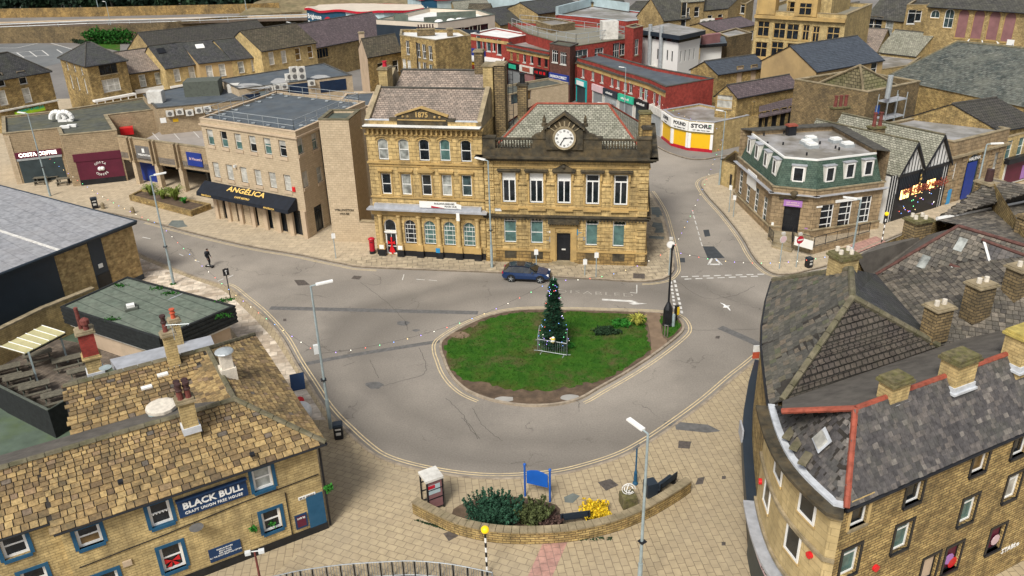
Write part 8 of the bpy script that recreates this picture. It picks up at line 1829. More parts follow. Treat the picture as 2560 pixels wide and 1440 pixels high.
p=G(1668,812,.14);o=thing('sign_pole','tall black pole on a panelled base at the tip of the green island','post',p);mb=MB();mb.tube(p+Vector((0,0,1.9)),p+Vector((0,0,6.3)),.085,.07,10);mb.build('pole','black_paint',o);mb=MB();mb.lathe(p,[(.42,0),(.42,.1),(.36,.16),(.36,1.4),(.3,1.55),(.12,1.95)],8);mb.build('base','black_paint',o);mb=MB();mb.tube(p+Vector((0,0,6.3)),p+Vector((.1,0,6.7)),.1,.1,8);mb.build('finial','black_paint',o)
p=G(1690,801,.14);o=thing('keep_left_bollard','small black and yellow bollard sign at the tip of the island','bollard',p);mb=MB();mb.box(p.x,p.y,p.z,.12,.12,.5);mb.build('post','black_paint',o);mb=MB();mb.box(p.x,p.y,p.z+.45,.34,.16,.85,.5);b_=mb.build('head','black_paint',o);mb=MB();mb.box(p.x+.12,p.y-.08,p.z+.55,.2,.05,.65,.5);mb.build('reflector','yellow_paint',b_)
p=G(1683,815,.14);tag((lambda mb:(mb.tube(p,p+Vector((0,0,.95)),.12,.12,10),mb.ball(p+Vector((0,0,.95)),.12,10),mb.build('bollard','lamp_grey'))[2])(MB()),'short grey bollard beside the black pole on the island','bollard')
for x in(1661,1668):p=G(x,842,.14);tag((lambda mb:(mb.box(p.x,p.y,p.z,.09,.09,.95),mb.build('marker_post','timber_top'))[1])(MB()),'slim pale marker post, %s of the two below the black pole'%('left' if x==1661 else 'right'),'post')
def pole_sign(label,px,py,h,kind,rz=0.,z=.12,pm='lamp_grey'):
 p=G(px,py,z);o=thing('road_sign',label,'road sign',p);mb=MB();mb.tube(p,p+Vector((0,0,h)),.045,.045,8);mb.build('post',pm,o);c,s_=math.cos(rz),math.sin(rz);X=Vector((c,s_,0));N=Vector((s_,-c,0));q=p+Vector((0,0,h-.35))
 if kind in('noentry','round'):
  mb=MB();mb.tube(q+N*.05,q+N*.08,.36,.36,20);b_=mb.build('sign_face','post_red' if kind=='noentry' else 'dirty_white',o)
  if kind=='noentry':mb=MB();mb.par(q+N*.082-X*.26-Vector((0,0,.06)),X*.52,N*.01,(0,0,.12));mb.build('bar','white_paint',b_)
  else:mb=MB();mb.tube(q+N*.082,q+N*.086,.3,.3,20);mb.build('inner_disc','white_paint' if 'twin' in label or 'edge' in label else 'pink_sign',b_)
  mb=MB();mb.box(q.x,q.y,q.z+.42,.3,.2,.22,rz);mb.build('lamp_head','dirty_white',o)
 elif kind=='arrow':
  mb=MB();mb.par(q+N*.05-X*.25-Vector((0,0,.3)),X*.5,N*.03,(0,0,.62));b_=mb.build('sign_face','black_paint',o);mb=MB();mb.par(q+N*.085-X*.03-Vector((0,0,.2)),X*.06,N*.01,(0,0,.35));a_=q+N*.09+Vector((0,0,.22));mb.face([a_,a_-X*.15-Vector((0,0,.14)),a_-Vector((0,0,.06)),a_+X*.15-Vector((0,0,.14))]);mb.build('arrow','white_paint',b_)
 else:mb=MB();mb.par(q+N*.05-X*.18-Vector((0,0,.2)),X*.36,N*.03,(0,0,.5));mb.build('sign_face','white_paint',o)
 return o
pole_sign('black arrow sign post with weeds at its base on the left kerb',577,748,2.9,'arrow',.6,pm='black_paint');pole_sign('red no entry sign on the corner bank pavement',1990,668,3.0,'noentry',.35);pole_sign('worn pinkish round sign left of the red no entry sign',1948,672,3.2,'round',.35);pole_sign('white round sign on the pavement edge behind the black pole',1672,688,3.3,'round',-.1)
pole_sign('small white parking plate on a post in front of the clock building, left one',1341,684,2.4,'plate');pole_sign('small white parking plate on a post in front of the clock building, right one',1490,692,2.4,'plate');pole_sign('plain thin post with tiny plate below the clock building windows',1462,688,1.6,'plate')
pole_sign('small white and black plate on a post in front of the stair tower',840,646,2.6,'plate',.3);pole_sign('grey sign post on the left pavement of the corner bank, taller one',1822,530,3.0,'plate',-.8);pole_sign('thin sign post near the corner bank wall, shorter one',1833,542,2.4,'plate',-.8)
def litter(label,px,py,s=1.,t=[None],rz=.2):
 p=G(px,py,.12)
 if t[0]:return dup(t[0],p,rz,label,scale=s)
 o=thing('litter_bin',label,'litter bin',p,'black litter bins',local=True,rotz=rz);mb=MB();mb.box(0,0,0,.5,.5,.12);mb.box(0,0,.12,.56,.56,.82);mb.build('body','black_paint',o);mb=MB();mb.box(0,0,.94,.62,.62,.08);mb.box(0,0,1.02,.5,.5,.06);mb.build('lid','charcoal_clad',o)
 mb=MB();mb.par((-.15,-.295,.35),(.3,0,0),(0,.01,0),(0,0,.2));mb.par((-.18,-.29,.72),(.36,0,0),(0,.01,0),(0,0,.1));mb.build('sticker','dirty_white',o);t[0]=o;return o
litter('black litter bin beside the lamp by the pub',848,1094);litter('black litter bin right of the no entry sign',2021,668,.9,rz=.4);litter('black litter bin on the pavement in front of the coffee shop',239,520,1.15,rz=.5)
p=G(932,633,.12);o=thing('post_box','red pillar post box beside the 1875 bank door','post box',p);mb=MB();mb.lathe(p,[(.3,0),(.3,.28)],20);mb.build('base','black_paint',o);mb=MB();mb.lathe(p,[(.265,.28),(.265,1.42)],20);b_=mb.build('body','post_red',o);mb=MB();mb.lathe(p,[(.33,1.42),(.33,1.5),(.28,1.56),(.1,1.64),(.01,1.65)],20);mb.build('cap','post_red',o);mb=MB();mb.box(p.x,p.y-.27,1.3,.26,.03,.05);mb.build('slot','black_paint',b_)
def beacon(label,px,py,z=.12,t=[None]):
 p=G(px,py,z)
 if t[0]:return dup(t[0],p,0,label)
 o=thing('belisha_beacon',label,'beacon',p,'belisha beacons',local=True);mb=MB()
 for i in range(9):mb.tube((0,0,i*.3),(0,0,i*.3+.3),.055,.055,12,i%2)
 mb.build('pole',['black_paint','white_paint'],o);mb=MB();mb.ball((0,0,2.88),.2,18);mb.build('globe','beacon_yellow',o,smooth=True);t[0]=o;return o
plain('beacon_yellow',(.85,.55,.01),.3,.05,2,emit=.25)
beacon('belisha beacon by the guard rail at the bottom of the plaza',1218,1438);beacon('belisha beacon at the right end of the corner bank pavement',2204,606)
def wall_arc(name,label,pts,z,th,h,mat,cap):
 P=smooth(pxl(pts,z+h),5);o=thing(name,label,'wall',V3(P[0],z));a,b=side(P,-th/2),side(P,th/2);mb=MB()
 for i in range(len(P)-1):mb.prism([a[i],a[i+1],b[i+1],b[i]],z,z+h)
 mb.build('wall',mat,o);a,b=side(P,-th/2-.05),side(P,th/2+.05)
 mb=MB()
 for i in range(len(P)-1):q0,q1=a[i].lerp(a[i+1],.03),a[i].lerp(a[i+1],.97);r0,r1=b[i].lerp(b[i+1],.03),b[i].lerp(b[i+1],.97);mb.prism([q0,q1,r1,r0],z+h,z+h+.1)
 mb.build('coping',cap,o);return o
wall_arc('planter_wall','low curved stone wall with coping round the plaza planting',[(1036,1252),(1085,1277),(1150,1305),(1240,1323),(1340,1326),(1440,1318),(1540,1295),(1620,1262),(1690,1222),(1722,1200)],.12,.38,.75,'yellow_rubble','coping_stone')
struct(sheet('soil',smooth(pxl([(1130,1285),(1170,1255),(1260,1240),(1390,1262),(1395,1300),(1400,1335),(1300,1345),(1200,1330)],.12),3,True),.135,'soil'),'stuff')
p=G(1083,1262,.12);o=thing('kiosk','square metal phone kiosk with posters on its side','kiosk',p);cz_,sz_=math.cos(.5),math.sin(.5)
mb=MB();
for dx,dy in((-.45,-.45),(.45,-.45),(-.45,.45),(.45,.45)):mb.box(p.x+dx*cz_-dy*sz_,p.y+dx*sz_+dy*cz_,.12,.08,.08,2.0,.5)
for z in(.25,.9,1.5):
 for(a_,b_)in(((-.45,-.45),(.45,-.45)),((.45,-.45),(.45,.45)),((-.45,.45),(.45,.45))):q0=Vector((p.x+a_[0]*cz_-a_[1]*sz_,p.y+a_[0]*sz_+a_[1]*cz_,z));q1=Vector((p.x+b_[0]*cz_-b_[1]*sz_,p.y+b_[0]*sz_+b_[1]*cz_,z));mb.bar(q0,q1,.05,.06)
mb.build('frame','black_paint',o);mb=MB();mb.box(p.x,p.y,2.1,1.05,1.05,.14,.5);mb.build('roof','dirty_white',o)
R_=lambda dx,dy,z:Vector((p.x+dx*cz_-dy*sz_,p.y+dx*sz_+dy*cz_,z))
mb=MB();mb.par(R_(-.43,-.46,.25),R_(.43,-.46,.25)-R_(-.43,-.46,.25),R_(0,.02,0)-R_(0,0,0),(0,0,1.8));b_=mb.build('poster_panel','mauve_board',o);mb=MB();mb.par(R_(-.38,-.47,1.25),R_(.3,-.47,1.25)-R_(-.38,-.47,1.25),R_(0,.02,0)-R_(0,0,0),(0,0,.6));mb.build('poster','pale_blue_panel',b_);mb=MB();mb.par(R_(-.4,-.48,1.62),R_(.0,-.48,1.62)-R_(-.4,-.48,1.62),R_(0,.02,0)-R_(0,0,0),(0,0,.22));mb.build('poster','post_red',b_)
mb=MB();mb.par(R_(.455,-.4,.25),R_(.455,.4,.25)-R_(.455,-.4,.25),R_(.01,0,0)-R_(0,0,0),(0,0,1.8));mb.build('glass_panel','pane_blue',o)
a_,b_=G(1313,1240,.12),G(1375,1254,.12);o=thing('notice_board','bright blue notice board on two posts seen from behind','notice board',(a_+b_)/2);X=(b_-a_)
for q in(a_,b_):mb=MB();mb.tube(q,q+Vector((0,0,2.1)),.06,.06,10);mb.ball(q+Vector((0,0,2.16)),.09,10);mb.build('post','sign_blue',o)
mb=MB();n_=Vector((X.y,-X.x,0)).normalized();f1=[a_+X*u+Vector((0,0,z))-n_*.03 for u,z in((.08,.95),(.92,.95),(.92,1.75),(.75,1.86),(.5,1.93),(.25,1.86),(.08,1.75))];f2=[v+n_*.06 for v in f1];mb.face(f1[::-1]);mb.face(f2)
for i in range(7):j=(i+1)%7;mb.face([f1[i],f1[j],f2[j],f2[i]])
mb.build('board','sign_blue',o)
def bench(label,px,py,rz):
 p=G(px,py,.12);o=thing('bench',label,'bench',p,local=True,rotz=rz)
 mb=MB();[mb.box(0,-.18+k*.12,.42,1.6,.1,.04)for k in range(4)];mb.build('seat','charcoal_clad',o);mb=MB();[mb.box(0,.27,.55+k*.13,1.6,.04,.1)for k in range(3)];mb.build('backrest','charcoal_clad',o)
 for s_ in(-.7,.7):mb=MB();mb.box(s_,0,0,.07,.5,.44);mb.box(s_,.28,.4,.06,.06,.5);mb.build('leg','black_paint',o)
 return o
bench('dark metal bench inside the planter wall left of the yellow bush',1435,1306,math.pi+.15);bench('dark bench against the right end of the planter wall',1660,1222,math.pi+.75)
p=G(1570,1262,.12);o=thing('sculpture','twisted white metal sculpture on a mossy stone block','sculpture',p);mb=MB();mb.box(p.x,p.y,.12,.8,.8,.72,.2);mb.build('plinth','moss_cap',o);mb=MB();c_=Vector((p.x,p.y,1.2));pr=None
for rr,ax in((.36,0),(.3,1),(.24,2)):
 pr=None
 for k in range(17):
  a=math.pi*2*k/16*.9;v=(Vector((math.cos(a),0,math.sin(a)))if ax==0 else Vector((math.cos(a)*.5,math.cos(a)*.8,math.sin(a)))if ax==1 else Vector((math.cos(a),math.sin(a),.3*math.sin(a))))*rr+c_
  if pr:mb.tube(pr,v,.025,.025,5)
  pr=v
mb.tube(c_-Vector((0,0,.36)),c_-Vector((0,0,.1)),.03,.03,5);mb.build('armillary','white_paint',o)
p=G(1588,1210,.12);o=thing('lamp_standard','short teal blue ornamental post with small solar panel','post',p);mb=MB();mb.lathe(p,[(.16,0),(.16,.1),(.1,.2),(.1,.8),(.05,.95),(.045,2.5)],10);mb.build('pole','blue_frame',o);mb=MB();mb.par(p+Vector((-.2,-.12,2.4)),(.35,.1,.2),(0,.25,0),(0,0,.03));mb.build('solar_panel','asphalt_patch',o)
tag((lambda mb:(mb.box(*(G(1625,1236,.12).xy),.12,.62,.62,.9,.3),mb.build('waste_bin','charcoal_clad'))[1])(MB()),'dark square bin between the sculpture and the right bench','litter bin')
def blades(mb,c,n,L,rn,w=.05,spread=.8,up=.9):
 for i in range(n):
  a=rn.uniform(0,6.28);l=L*rn.uniform(.6,1.1);d=Vector((math.cos(a),math.sin(a),0));s_=Vector((-d.y,d.x,0))*w*rn.uniform(.6,1.2);f=rn.uniform(.15,1)*spread;p=Vector(c)+d*rn.uniform(0,.12);pts=[(p,1),(p+d*l*f*.4+Vector((0,0,l*up*.7)),.9),(p+d*l*f*.85+Vector((0,0,l*up*.85)),.6),(p+d*l*f*1.15+Vector((0,0,l*up*.6)),.05)];r=rn.random()+.001
  for(a0,w0),(a1,w1)in zip(pts,pts[1:]):mb.face([a0-s_*w0,a0+s_*w0,a1+s_*w1,a1-s_*w1],0,r)
def shrub(name,label,pos,r,leaf,n,s,seed,stems=0,z=.13):
 rn=random.Random(seed);o=thing(name,label,'shrub',V3(pos,z));mb=MB();crown(mb,(pos[0],pos[1],z+r[2]*.75),r,n,s,rn,.45)
 for i in range(stems):
  a=rn.uniform(0,6.28);q=rn.random()**.5;b=Vector((pos[0]+math.cos(a)*r[0]*q*.9,pos[1]+math.sin(a)*r[1]*q*.9,z+r[2]*.8));t_=b+Vector((math.cos(a)*.35,math.sin(a)*.3,r[2]*rn.uniform(.7,1.2)))
  for k in range(9):c_=b.lerp(t_,k/9);crown(mb,c_,(.09,.09,.06),5,.07,rn,.2)
 mb.build('foliage',leaf,o);mb=MB();[mb.tube((pos[0],pos[1],z),(pos[0]+rn.uniform(-.4,.4),pos[1]+rn.uniform(-.3,.3),z+r[2]),.03,.015,4)for _ in range(5)];mb.build('stem','bark',o);return o
shrub('yew_shrub','large dark green feathery shrub inside the planter wall',G2(1235,1285,.6),(1.55,1.0,.8),'leaf_yew',5200,.075,3,90);shrub('yew_shrub','smaller olive green shrub right of the large dark one',G2(1330,1290,.5),(1.0,.8,.65),'leaf_olive',2600,.07,4,40);shrub('barberry_shrub','brown twiggy low shrub beside the olive one',G2(1375,1308,.3),(.55,.5,.4),'leaf_brown',900,.05,5,14);shrub('golden_shrub','bright yellow variegated bush inside the planter wall',G2(1490,1275,.5),(.85,.72,.52),'leaf_gold',2200,.085,6,0)
rn=random.Random(5)
def bladeplant(label,px,py,z,n,L,leaf,w=.04):p=G(px,py,z);o=thing('spiky_plant',label,'plant',p);mb=MB();blades(mb,p,n,L,rn,w);mb.build('leaves',leaf,o);return o
bladeplant('yellow-green spiky plant on the right of the grass island',1593,812,.14,170,1.0,'leaf_variegated')
shrub('low_shrub','low dark leafy clump left of the spiky plant on the island',G2(1515,830,.2),(1.1,.7,.28),'leaf_ivy',1500,.09,8);shrub('low_shrub','low bright leafy clump just behind the dark one on the island',G2(1552,812,.2),(.8,.6,.3),'leaf_bright',1100,.09,9)
bladeplant('small tuft of long leaves by the tree barrier',1428,870,.14,60,.5,'leaf_bright')
bd=thing('raised_bed','low stone raised bed with spiky plants in front of the office block','planter',G(430,520,.12));Q=ccw(pxl([(322,488),(355,472),(527,509),(476,528)],.75));mb=MB();I_=offset(Q,-.3);n=len(Q)
for i in range(n):j=(i+1)%n;mb.prism([Q[i],Q[j],I_[j],I_[i]],.12,.75)
mb.build('wall','yellow_rubble',bd);mb=MB();mb.face([V3(q,.6)for q in I_]);mb.build('soil','soil',bd)
for x,y,lb,n_,L in((378,488,'left spiky plant',150,1.5),(408,497,'middle spiky plant',130,1.4),(440,500,'right spiky plant',190,1.8),(462,508,'low plant at the right end',60,.8)):bladeplant('%s in the raised stone bed'%lb,x,y,.6,n_,L,'leaf_phormium' if 'low' not in lb else 'leaf_bright',.06)
for x,y in((577,748),(434,710)):p=G(x,y,.12);mb=MB();crown(mb,p+Vector((0,-.1,.05)),(.35,.3,.12),120,.06,rn,.2);struct(mb.build('weeds','leaf_bright'),'stuff')
mb=MB()
for k in range(260):t_=rn.random();pp_=G(1040+t_*90,1300+t_*28,.14)if rn.random()<.4 else G(1200+rn.random()*330,1352-rn.random()*8-abs(rn.random()*330-165)*.02,.14);crown(mb,pp_,(.12,.08,.05),4,.05,rn,.2)
struct(mb.build('weeds','leaf_ivy'),'stuff')
for x,y,lb in((258,522,'nearest the litter bin'),(333,533,'nearer the raised bed')):p=G(x,y,.12);o=thing('stone_bollard','short round stone bollard on the pavement, %s'%lb,'bollard',p);mb=MB();mb.lathe(p,[(.22,0),(.2,.6),(.1,.75),(.01,.78)],12);mb.build('shaft','coping_stone',o)
def cafe(px,py,label,t=[None]):
 p=G(px,py,.12)
 if t[0]:return dup(t[0],p,.25,label)
 o=thing('cafe_table',label,'table',p,'outdoor tables of the coffee shop',local=True,rotz=.25);mb=MB();mb.box(0,0,.72,1.5,.75,.05);mb.build('tabletop','timber_top',o)
 for sx_ in(-.6,.6):mb=MB();mb.box(sx_,0,0,.08,.6,.72);mb.build('leg','black_paint',o)
 for s_ in(-1,1):mb=MB();mb.box(0,s_*.75,.42,1.4,.3,.05);mb.box(-.55,s_*.75,0,.06,.28,.42);mb.box(.55,s_*.75,0,.06,.28,.42);mb.build('bench_seat','timber_top',o)
 t[0]=o;return o
cafe(104,458,'cafe table left of the lamp in front of the coffee shop');cafe(160,460,'cafe table right of the lamp in front of the coffee shop');cafe(135,446,'cafe table against the coffee shop shutter')
o=thing('guard_rail','curved grey pedestrian guard rail along the bottom of the plaza','railing',G(1000,1445,.12));P=smooth(pxl([(640,1450),(700,1438),(750,1427),(850,1413),(950,1406),(1035,1403),(1132,1412),(1231,1432)],1.1),3);railing('rail',P,.12,1.0,1.9,'grey_metal',o,rails=(.1,1.),rr=.03,bars=.12,pr=.04)
struct(sheet('soil',smooth(pxl([(650,1478),(850,1445),(1035,1438),(1130,1452),(1220,1480),(1225,1560),(640,1580)],.12),3,True),.13,'soil'),'stuff')
p=G(655,1395,3.4);o=thing('camera_post','post with two white surveillance lamp heads in front of the pub','post',G(662,1505,.12));q=ORG[o.name];mb=MB();mb.tube(q,q+Vector((0,0,3.1)),.07,.05,8);mb.build('pole','terracotta',o)
for s_ in(-1,1):mb=MB();mb.box(q.x+s_*.3,q.y+s_*.05,3.15,.26,.2,.16,.3);mb.build('camera_head','cctv',o)
mb=MB();mb.tube(q+Vector((-.3,0,3.12)),q+Vector((.3,.08,3.12)),.03,.03,5);mb.build('crossbar','cctv',o)
p=G(737,985,.12);o=thing('sign_board','dark blue pavement board leaning beside the pub east wall','a-board',p);mb=MB();mb.par(p+Vector((-.3,.3,0)),(.9,.35,0),(-.12,.5,1.0),(0,0,.05));mb.build('panel','navy_sign',o)
p=G(762,1030,.8);o=thing('snow_figure','white inflatable snow figure with red scarf by the pub east wall','inflatable',G(762,1060,.12));mb=MB();q=ORG[o.name];mb.ball(q+Vector((-.2,.3,.75)),.7,16);mb.build('body','white_paint',o,smooth=True);mb=MB();mb.ball(q+Vector((-.3,.75,1.3)),.28,12);mb.build('scarf','red_paint',o,smooth=True)
# ================================================================ christmas tree with barriers and lights
c=G(1384,872,.14);o=thing('christmas_tree','tall decorated christmas tree standing inside steel barriers on the island','tree',c);rn=random.Random(12);mb=MB();mb.tube(c,c+Vector((0,0,5.3)),.14,.03,8);mb.build('trunk','bark',o);mb=MB();HT=5.75
for k in range(5200):
 f_=rn.random()**.75;z=.35+(HT-.35)*(1-f_)if False else .35+(HT-.45)*rn.random()**1.25;rad=(1.08*(1-(z-.3)/HT)**.9+.04)*(.85+.22*math.sin(z*9)+rn.uniform(-.1,.15));a=rn.uniform(0,6.28);q=rad*rn.uniform(.45,1);d=Vector((math.cos(a),math.sin(a),0));p=c+d*q+Vector((0,0,z));s_=Vector((-d.y,d.x,0))*rn.uniform(.04,.08);tip=d*rn.uniform(.12,.24)+Vector((0,0,rn.uniform(-.02,.1)))
 mb.face([p-s_,p+tip*.5-s_*.6,p+tip,p+tip*.5+s_*.6,p+s_],0,rn.random()+.001)
mb.build('foliage','leaf_spruce',o)
for k in range(44):
 z=.5+4.9*rn.random()**1.1;a=rn.uniform(math.pi*.95,math.pi*2.05);rad=1.12*(1-(z-.3)/HT)**.85+.1;mb=MB();mb.ball(c+Vector((math.cos(a)*rad,math.sin(a)*rad,z)),.026,6);mb.build('tree_light',BULBS[(1,5,1,2,4,5,3)[k%7]],o)
mb=MB();p=c+Vector((-.1,-1.05,1.35));mb.lathe(p-Vector((0,0,.25)),[(.08,0),(.15,.12),(.17,.3),(.13,.42),(.03,.5)],10,mis=[0,1,0,1]);mb.build('bauble',['yellow_paint','white_paint'],o)
mb=MB();mb.tube(c+Vector((0,0,5.2)),c+Vector((0,0,5.9)),.02,.02,4);mb.build('tree_topper','white_paint',o)
def barrier(label,a,b):
 a,b=V3(a,.14),V3(b,.14);o=thing('crowd_barrier',label,'barrier',(a+b)/2,'steel barriers round the christmas tree');mb=MB();up=Vector((0,0,1.1));mb.path([a+Vector((0,0,.15)),a+up,b+up,b+Vector((0,0,.15)),a+Vector((0,0,.15))],.025,6)
 mb.build('frame','galvanised',o);mb=MB();n=int((b-a).length/.14)
 for i in range(1,n):p=a.lerp(b,i/n);mb.tube(p+Vector((0,0,.15)),p+up,.009,.009,4)
 mb.build('bars','galvanised',o)
 d=(b-a).normalized();nn=Vector((-d.y,d.x,0))
 for f_ in(.12,.88):p=a.lerp(b,f_);mb=MB();mb.par(p-nn*.28,d*.05,nn*.56,(0,0,.04));mb.build('foot','galvanised',o)
q=[G2(1344,880,.14),G2(1417,892,.14),G2(1418,858,.14),G2(1349,846,.14)]
barrier('steel crowd barrier in front of the christmas tree',q[0],q[1]);barrier('steel crowd barrier right of the christmas tree',q[1],q[2]);barrier('steel crowd barrier left of the christmas tree',q[3],q[0]);barrier('steel crowd barrier behind the christmas tree',q[2],q[3])
def string(label,a,b,sag,n,col0=0):
 a,b=Vector(a),Vector(b);o=thing('string_lights',label,'string lights',(a+b)/2,'strings of coloured bulbs');P=[a.lerp(b,i/(n*2))-Vector((0,0,sag*4*(i/(n*2))*(1-i/(n*2))))for i in range(n*2+1)];mb=MB();mb.path(P,.008,3);mb.build('cable','black_paint',o)
 for i in range(1,n):mb=MB();mb.ball(P[i*2]-Vector((0,0,.05)),.032,5);mb.build('bulb',BULBS[(i*5+col0)%6],o)
lt=lambda x,y,h:V3(G(x,y,.12),h)
string('string of bulbs from the lamp by the pub to the christmas tree',lt(827,1071,5.6),lt(1384,872,5.8),1.0,18);string('string of bulbs from the tree to the black pole',lt(1384,872,5.8),lt(1668,812,6.6),.8,10);string('string of bulbs from the shed lamp to the lamp by the pub',lt(434.5,710,5.8),lt(827,1071,5.6),.9,22)
string('string of bulbs from the coffee shop lamp to the shed lamp',lt(126,490,6.0),lt(434.5,710,5.8),1.0,24);string('string of bulbs from the black pole to the corner bank lamp',lt(1668,812,6.4),lt(2104,793,5.8),1.0,20);string('string of bulbs along the shopping street from the discount shop corner',lt(1798,462,6.0),lt(1668,812,6.4),.8,22);string('string of bulbs over the curved red terrace',lt(1560,305,6.5),lt(1798,462,6.5),.8,18);string('string of bulbs in front of the far terrace houses',lt(247,262,6.0),lt(742,168,6.0),1.2,24)
# ================================================================ car
def car(name,label,cat,loc,rz,paint,L=4.2,W=1.8,H=1.43,van=False):
 o=thing(name,label,cat,loc,local=True,rotz=rz);k=L/4.2
 st=[(-2.1,.42,.72,.80),(-2.02,.30,.95,.86),(-1.75,.26,1.02,.9),(-.9,.24,.98,.9),(0,.22,.95,.9),(.85,.24,.93,.9),(1.45,.26,.84,.88),(1.85,.30,.74,.84),(2.08,.36,.60,.74)]
 if van:st=[(x,a,max(b,1.0),c)for x,a,b,c in st]
 mb=MB();rg_=[]
 for x,zb_,zt_,hw in st:
  hw*=W/1.8;rg_.append([Vector((x*k,y_*hw,z))for y_,z in((-.86,zb_),(-.98,zb_+.1),(-1.0,(zb_+zt_)/2+.05),(-.93,zt_-.04),(-.8,zt_),(.8,zt_),(.93,zt_-.04),(1.0,(zb_+zt_)/2+.05),(.98,zb_+.1),(.86,zb_))])
 for i in range(len(rg_)-1):
  for j in range(10):q=(j+1)%10;mb.face([rg_[i][j],rg_[i+1][j],rg_[i+1][q],rg_[i][q]])
 mb.face(rg_[0][::-1]);mb.face(rg_[-1]);body=mb.build('body',paint,o,smooth=True)
 if not van:gh=[(-1.95,.98,.98,.80),(-1.55,.97,1.36,.66),(-1.0,.95,1.43,.64),(-.2,.94,1.43,.65),(.35,.93,1.33,.67),(1.0,.92,.93,.78)]
 else:gh=[(-2.05,.98,1.85,.84),(-1.9,.97,1.95,.82),(-1.0,.95,1.97,.82),(.5,.94,1.95,.82),(.9,.93,1.75,.78),(1.5,.92,.96,.78)]
 R2_=[]
 for x,zb_,zt_,hw in gh:hb3=.86*W/1.8;hw*=W/1.8;R2_.append([Vector((x*k,-hb3,zb_-.03)),Vector((x*k,-hw,zt_-.05)),Vector((x*k,-hw+.12,zt_)),Vector((x*k,hw-.12,zt_)),Vector((x*k,hw,zt_-.05)),Vector((x*k,hb3,zb_-.03))])
 gm=MB();rm=MB()
 for i in range(len(R2_)-1):
  a,b=R2_[i],R2_[i+1];roof=(1<=i<=3)if not van else i<=2
  for j in range(5):(rm if(roof and j in(1,2,3))or(van and i<3)else gm).face([a[j],b[j],b[j+1],a[j+1]])
 gm.face(R2_[0][::-1]);gm.build('windows','pane_dark',body);rm.build('roof',paint if van else 'car_roof',body)
 if not van:
  for x0_,x1_ in((-.32,-.24),(.32,.38),(-1.32,-1.22)):
   for s_ in(-1,1):mb=MB();mb.par((x0_,s_*.86,.94),(x1_-x0_,0,0),(0,s_*.015,0),(0,-s_*.2,.42));mb.build('pillar','black_paint',body)
 for sx_ in(-1.27,1.3):
  for s_ in(-1,1):
   x=sx_*k;y=s_*(.9*W/1.8-.08);mb=MB();mb.tube((x,y-.1*s_,.32),(x,y+.1*s_,.32),.33,.33,20);wh_=mb.build('wheel','rubber',o);mb=MB();mb.tube((x,y+.1*s_,.32),(x,y+.112*s_,.32),.23,.23,16);ri=mb.build('rim','black_paint',wh_);mb=MB()
   for q_ in range(5):a=q_*1.2566;mb.par((x-.02,y+.112*s_,.32),(math.cos(a)*.22,0,math.sin(a)*.22),(-math.sin(a)*.05,0,math.cos(a)*.05),(0,.012*s_,0))
   mb.build('spokes','galvanised',wh_)
   mb=MB();mb.tube((x,y-.03*s_,.36),(x,y+.085*s_,.36),.38,.38,20);mb.build('wheel_arch','black_paint',o)
 for s_ in(-1,1):
  mb=MB();mb.par((1.78*k,s_*.48,.62),(.26*k,s_*.02,-.03),(0,s_*.26,0),(-.03,0,.12));mb.build('headlight','white_paint',o);mb=MB();mb.par((-2.09*k,s_*.5,.78),(.12,0,0),(0,s_*.34,0),(0,0,.13));mb.build('tail_light','post_red',o)
  mb=MB();mb.box(.62*k,s_*.98*W/1.8,.95,.16,.16,.12);mb.build('wing_mirror',paint,o)
 mb=MB();mb.par((2.06*k,-.42,.36),(.03,0,0),(0,.84,0),(0,0,.26));mb.build('grille','black_paint',o)
 for s_ in(-1,1):mb=MB();mb.par((-.85,s_*.9-.005,.3),(1.7,0,0),(0,.02*s_,0),(0,0,.06));mb.build('sill','black_paint',o)
 return o
mt,t,bs=_nt('car_blue');bs.inputs['Base Color'].default_value=(.008,.035,.12,1);bs.inputs['Metallic'].default_value=.3;bs.inputs['Roughness'].default_value=.22;bs.inputs['Coat Weight'].default_value=.8;MATS['car_blue']=mt
mt,t,bs=_nt('car_roof');bs.inputs['Base Color'].default_value=(.008,.012,.025,1);bs.inputs['Roughness'].default_value=.15;bs.inputs['Coat Weight'].default_value=.8;MATS['car_roof']=mt
a_,b_=G(1258,704,0),G(1370,709,0);d_=(b_-a_).normalized();nn_=Vector((-d_.y,d_.x,0));car('hatchback','dark blue hatchback driving past the clock building','car',(a_+b_)/2+nn_*.85,math.atan2(d_.y,d_.x),'car_blue',L=4.2)
car('white_van','white van parked in the shopping street in front of the red terrace','van',G(1515,292,0),math.radians(-38),'white_paint',van=True);car('white_car','white car parked behind the clock building roof','car',G(1540,308,0),math.radians(-38),'white_paint')
car('red_car','small red car parked far off under the dark trees','car',G(40,31,EZ+.05),.3,'red_paint')
# ================================================================ person on a scooter, gulls
def skinobj(name,verts,edges,radii,mat,parent,sub=1,root=0):
 me=D.meshes.new(name);me.from_pydata([tuple(v)for v in verts],edges,[]);ob=D.objects.new(name,me);COL.objects.link(ob);ob.parent=parent;md=ob.modifiers.new('skin','SKIN');bpy.context.view_layer.update()
 for i,r in enumerate(radii):me.skin_vertices[0].data[i].radius=r if isinstance(r,tuple)else(r,r);me.skin_vertices[0].data[i].use_root=(i==root)
 md.use_smooth_shade=True;s_=ob.modifiers.new('sub','SUBSURF');s_.levels=sub;s_.render_levels=sub;bpy.context.view_layer.update()
 m2=D.meshes.new_from_object(ob.evaluated_get(bpy.context.evaluated_depsgraph_get()));ob.modifiers.clear();ob.data=m2;m2.materials.clear();m2.materials.append(M(mat));m2.polygons.foreach_set('use_smooth',[True]*len(m2.polygons));ORG[ob.name]=Vector((0,0,0));return ob
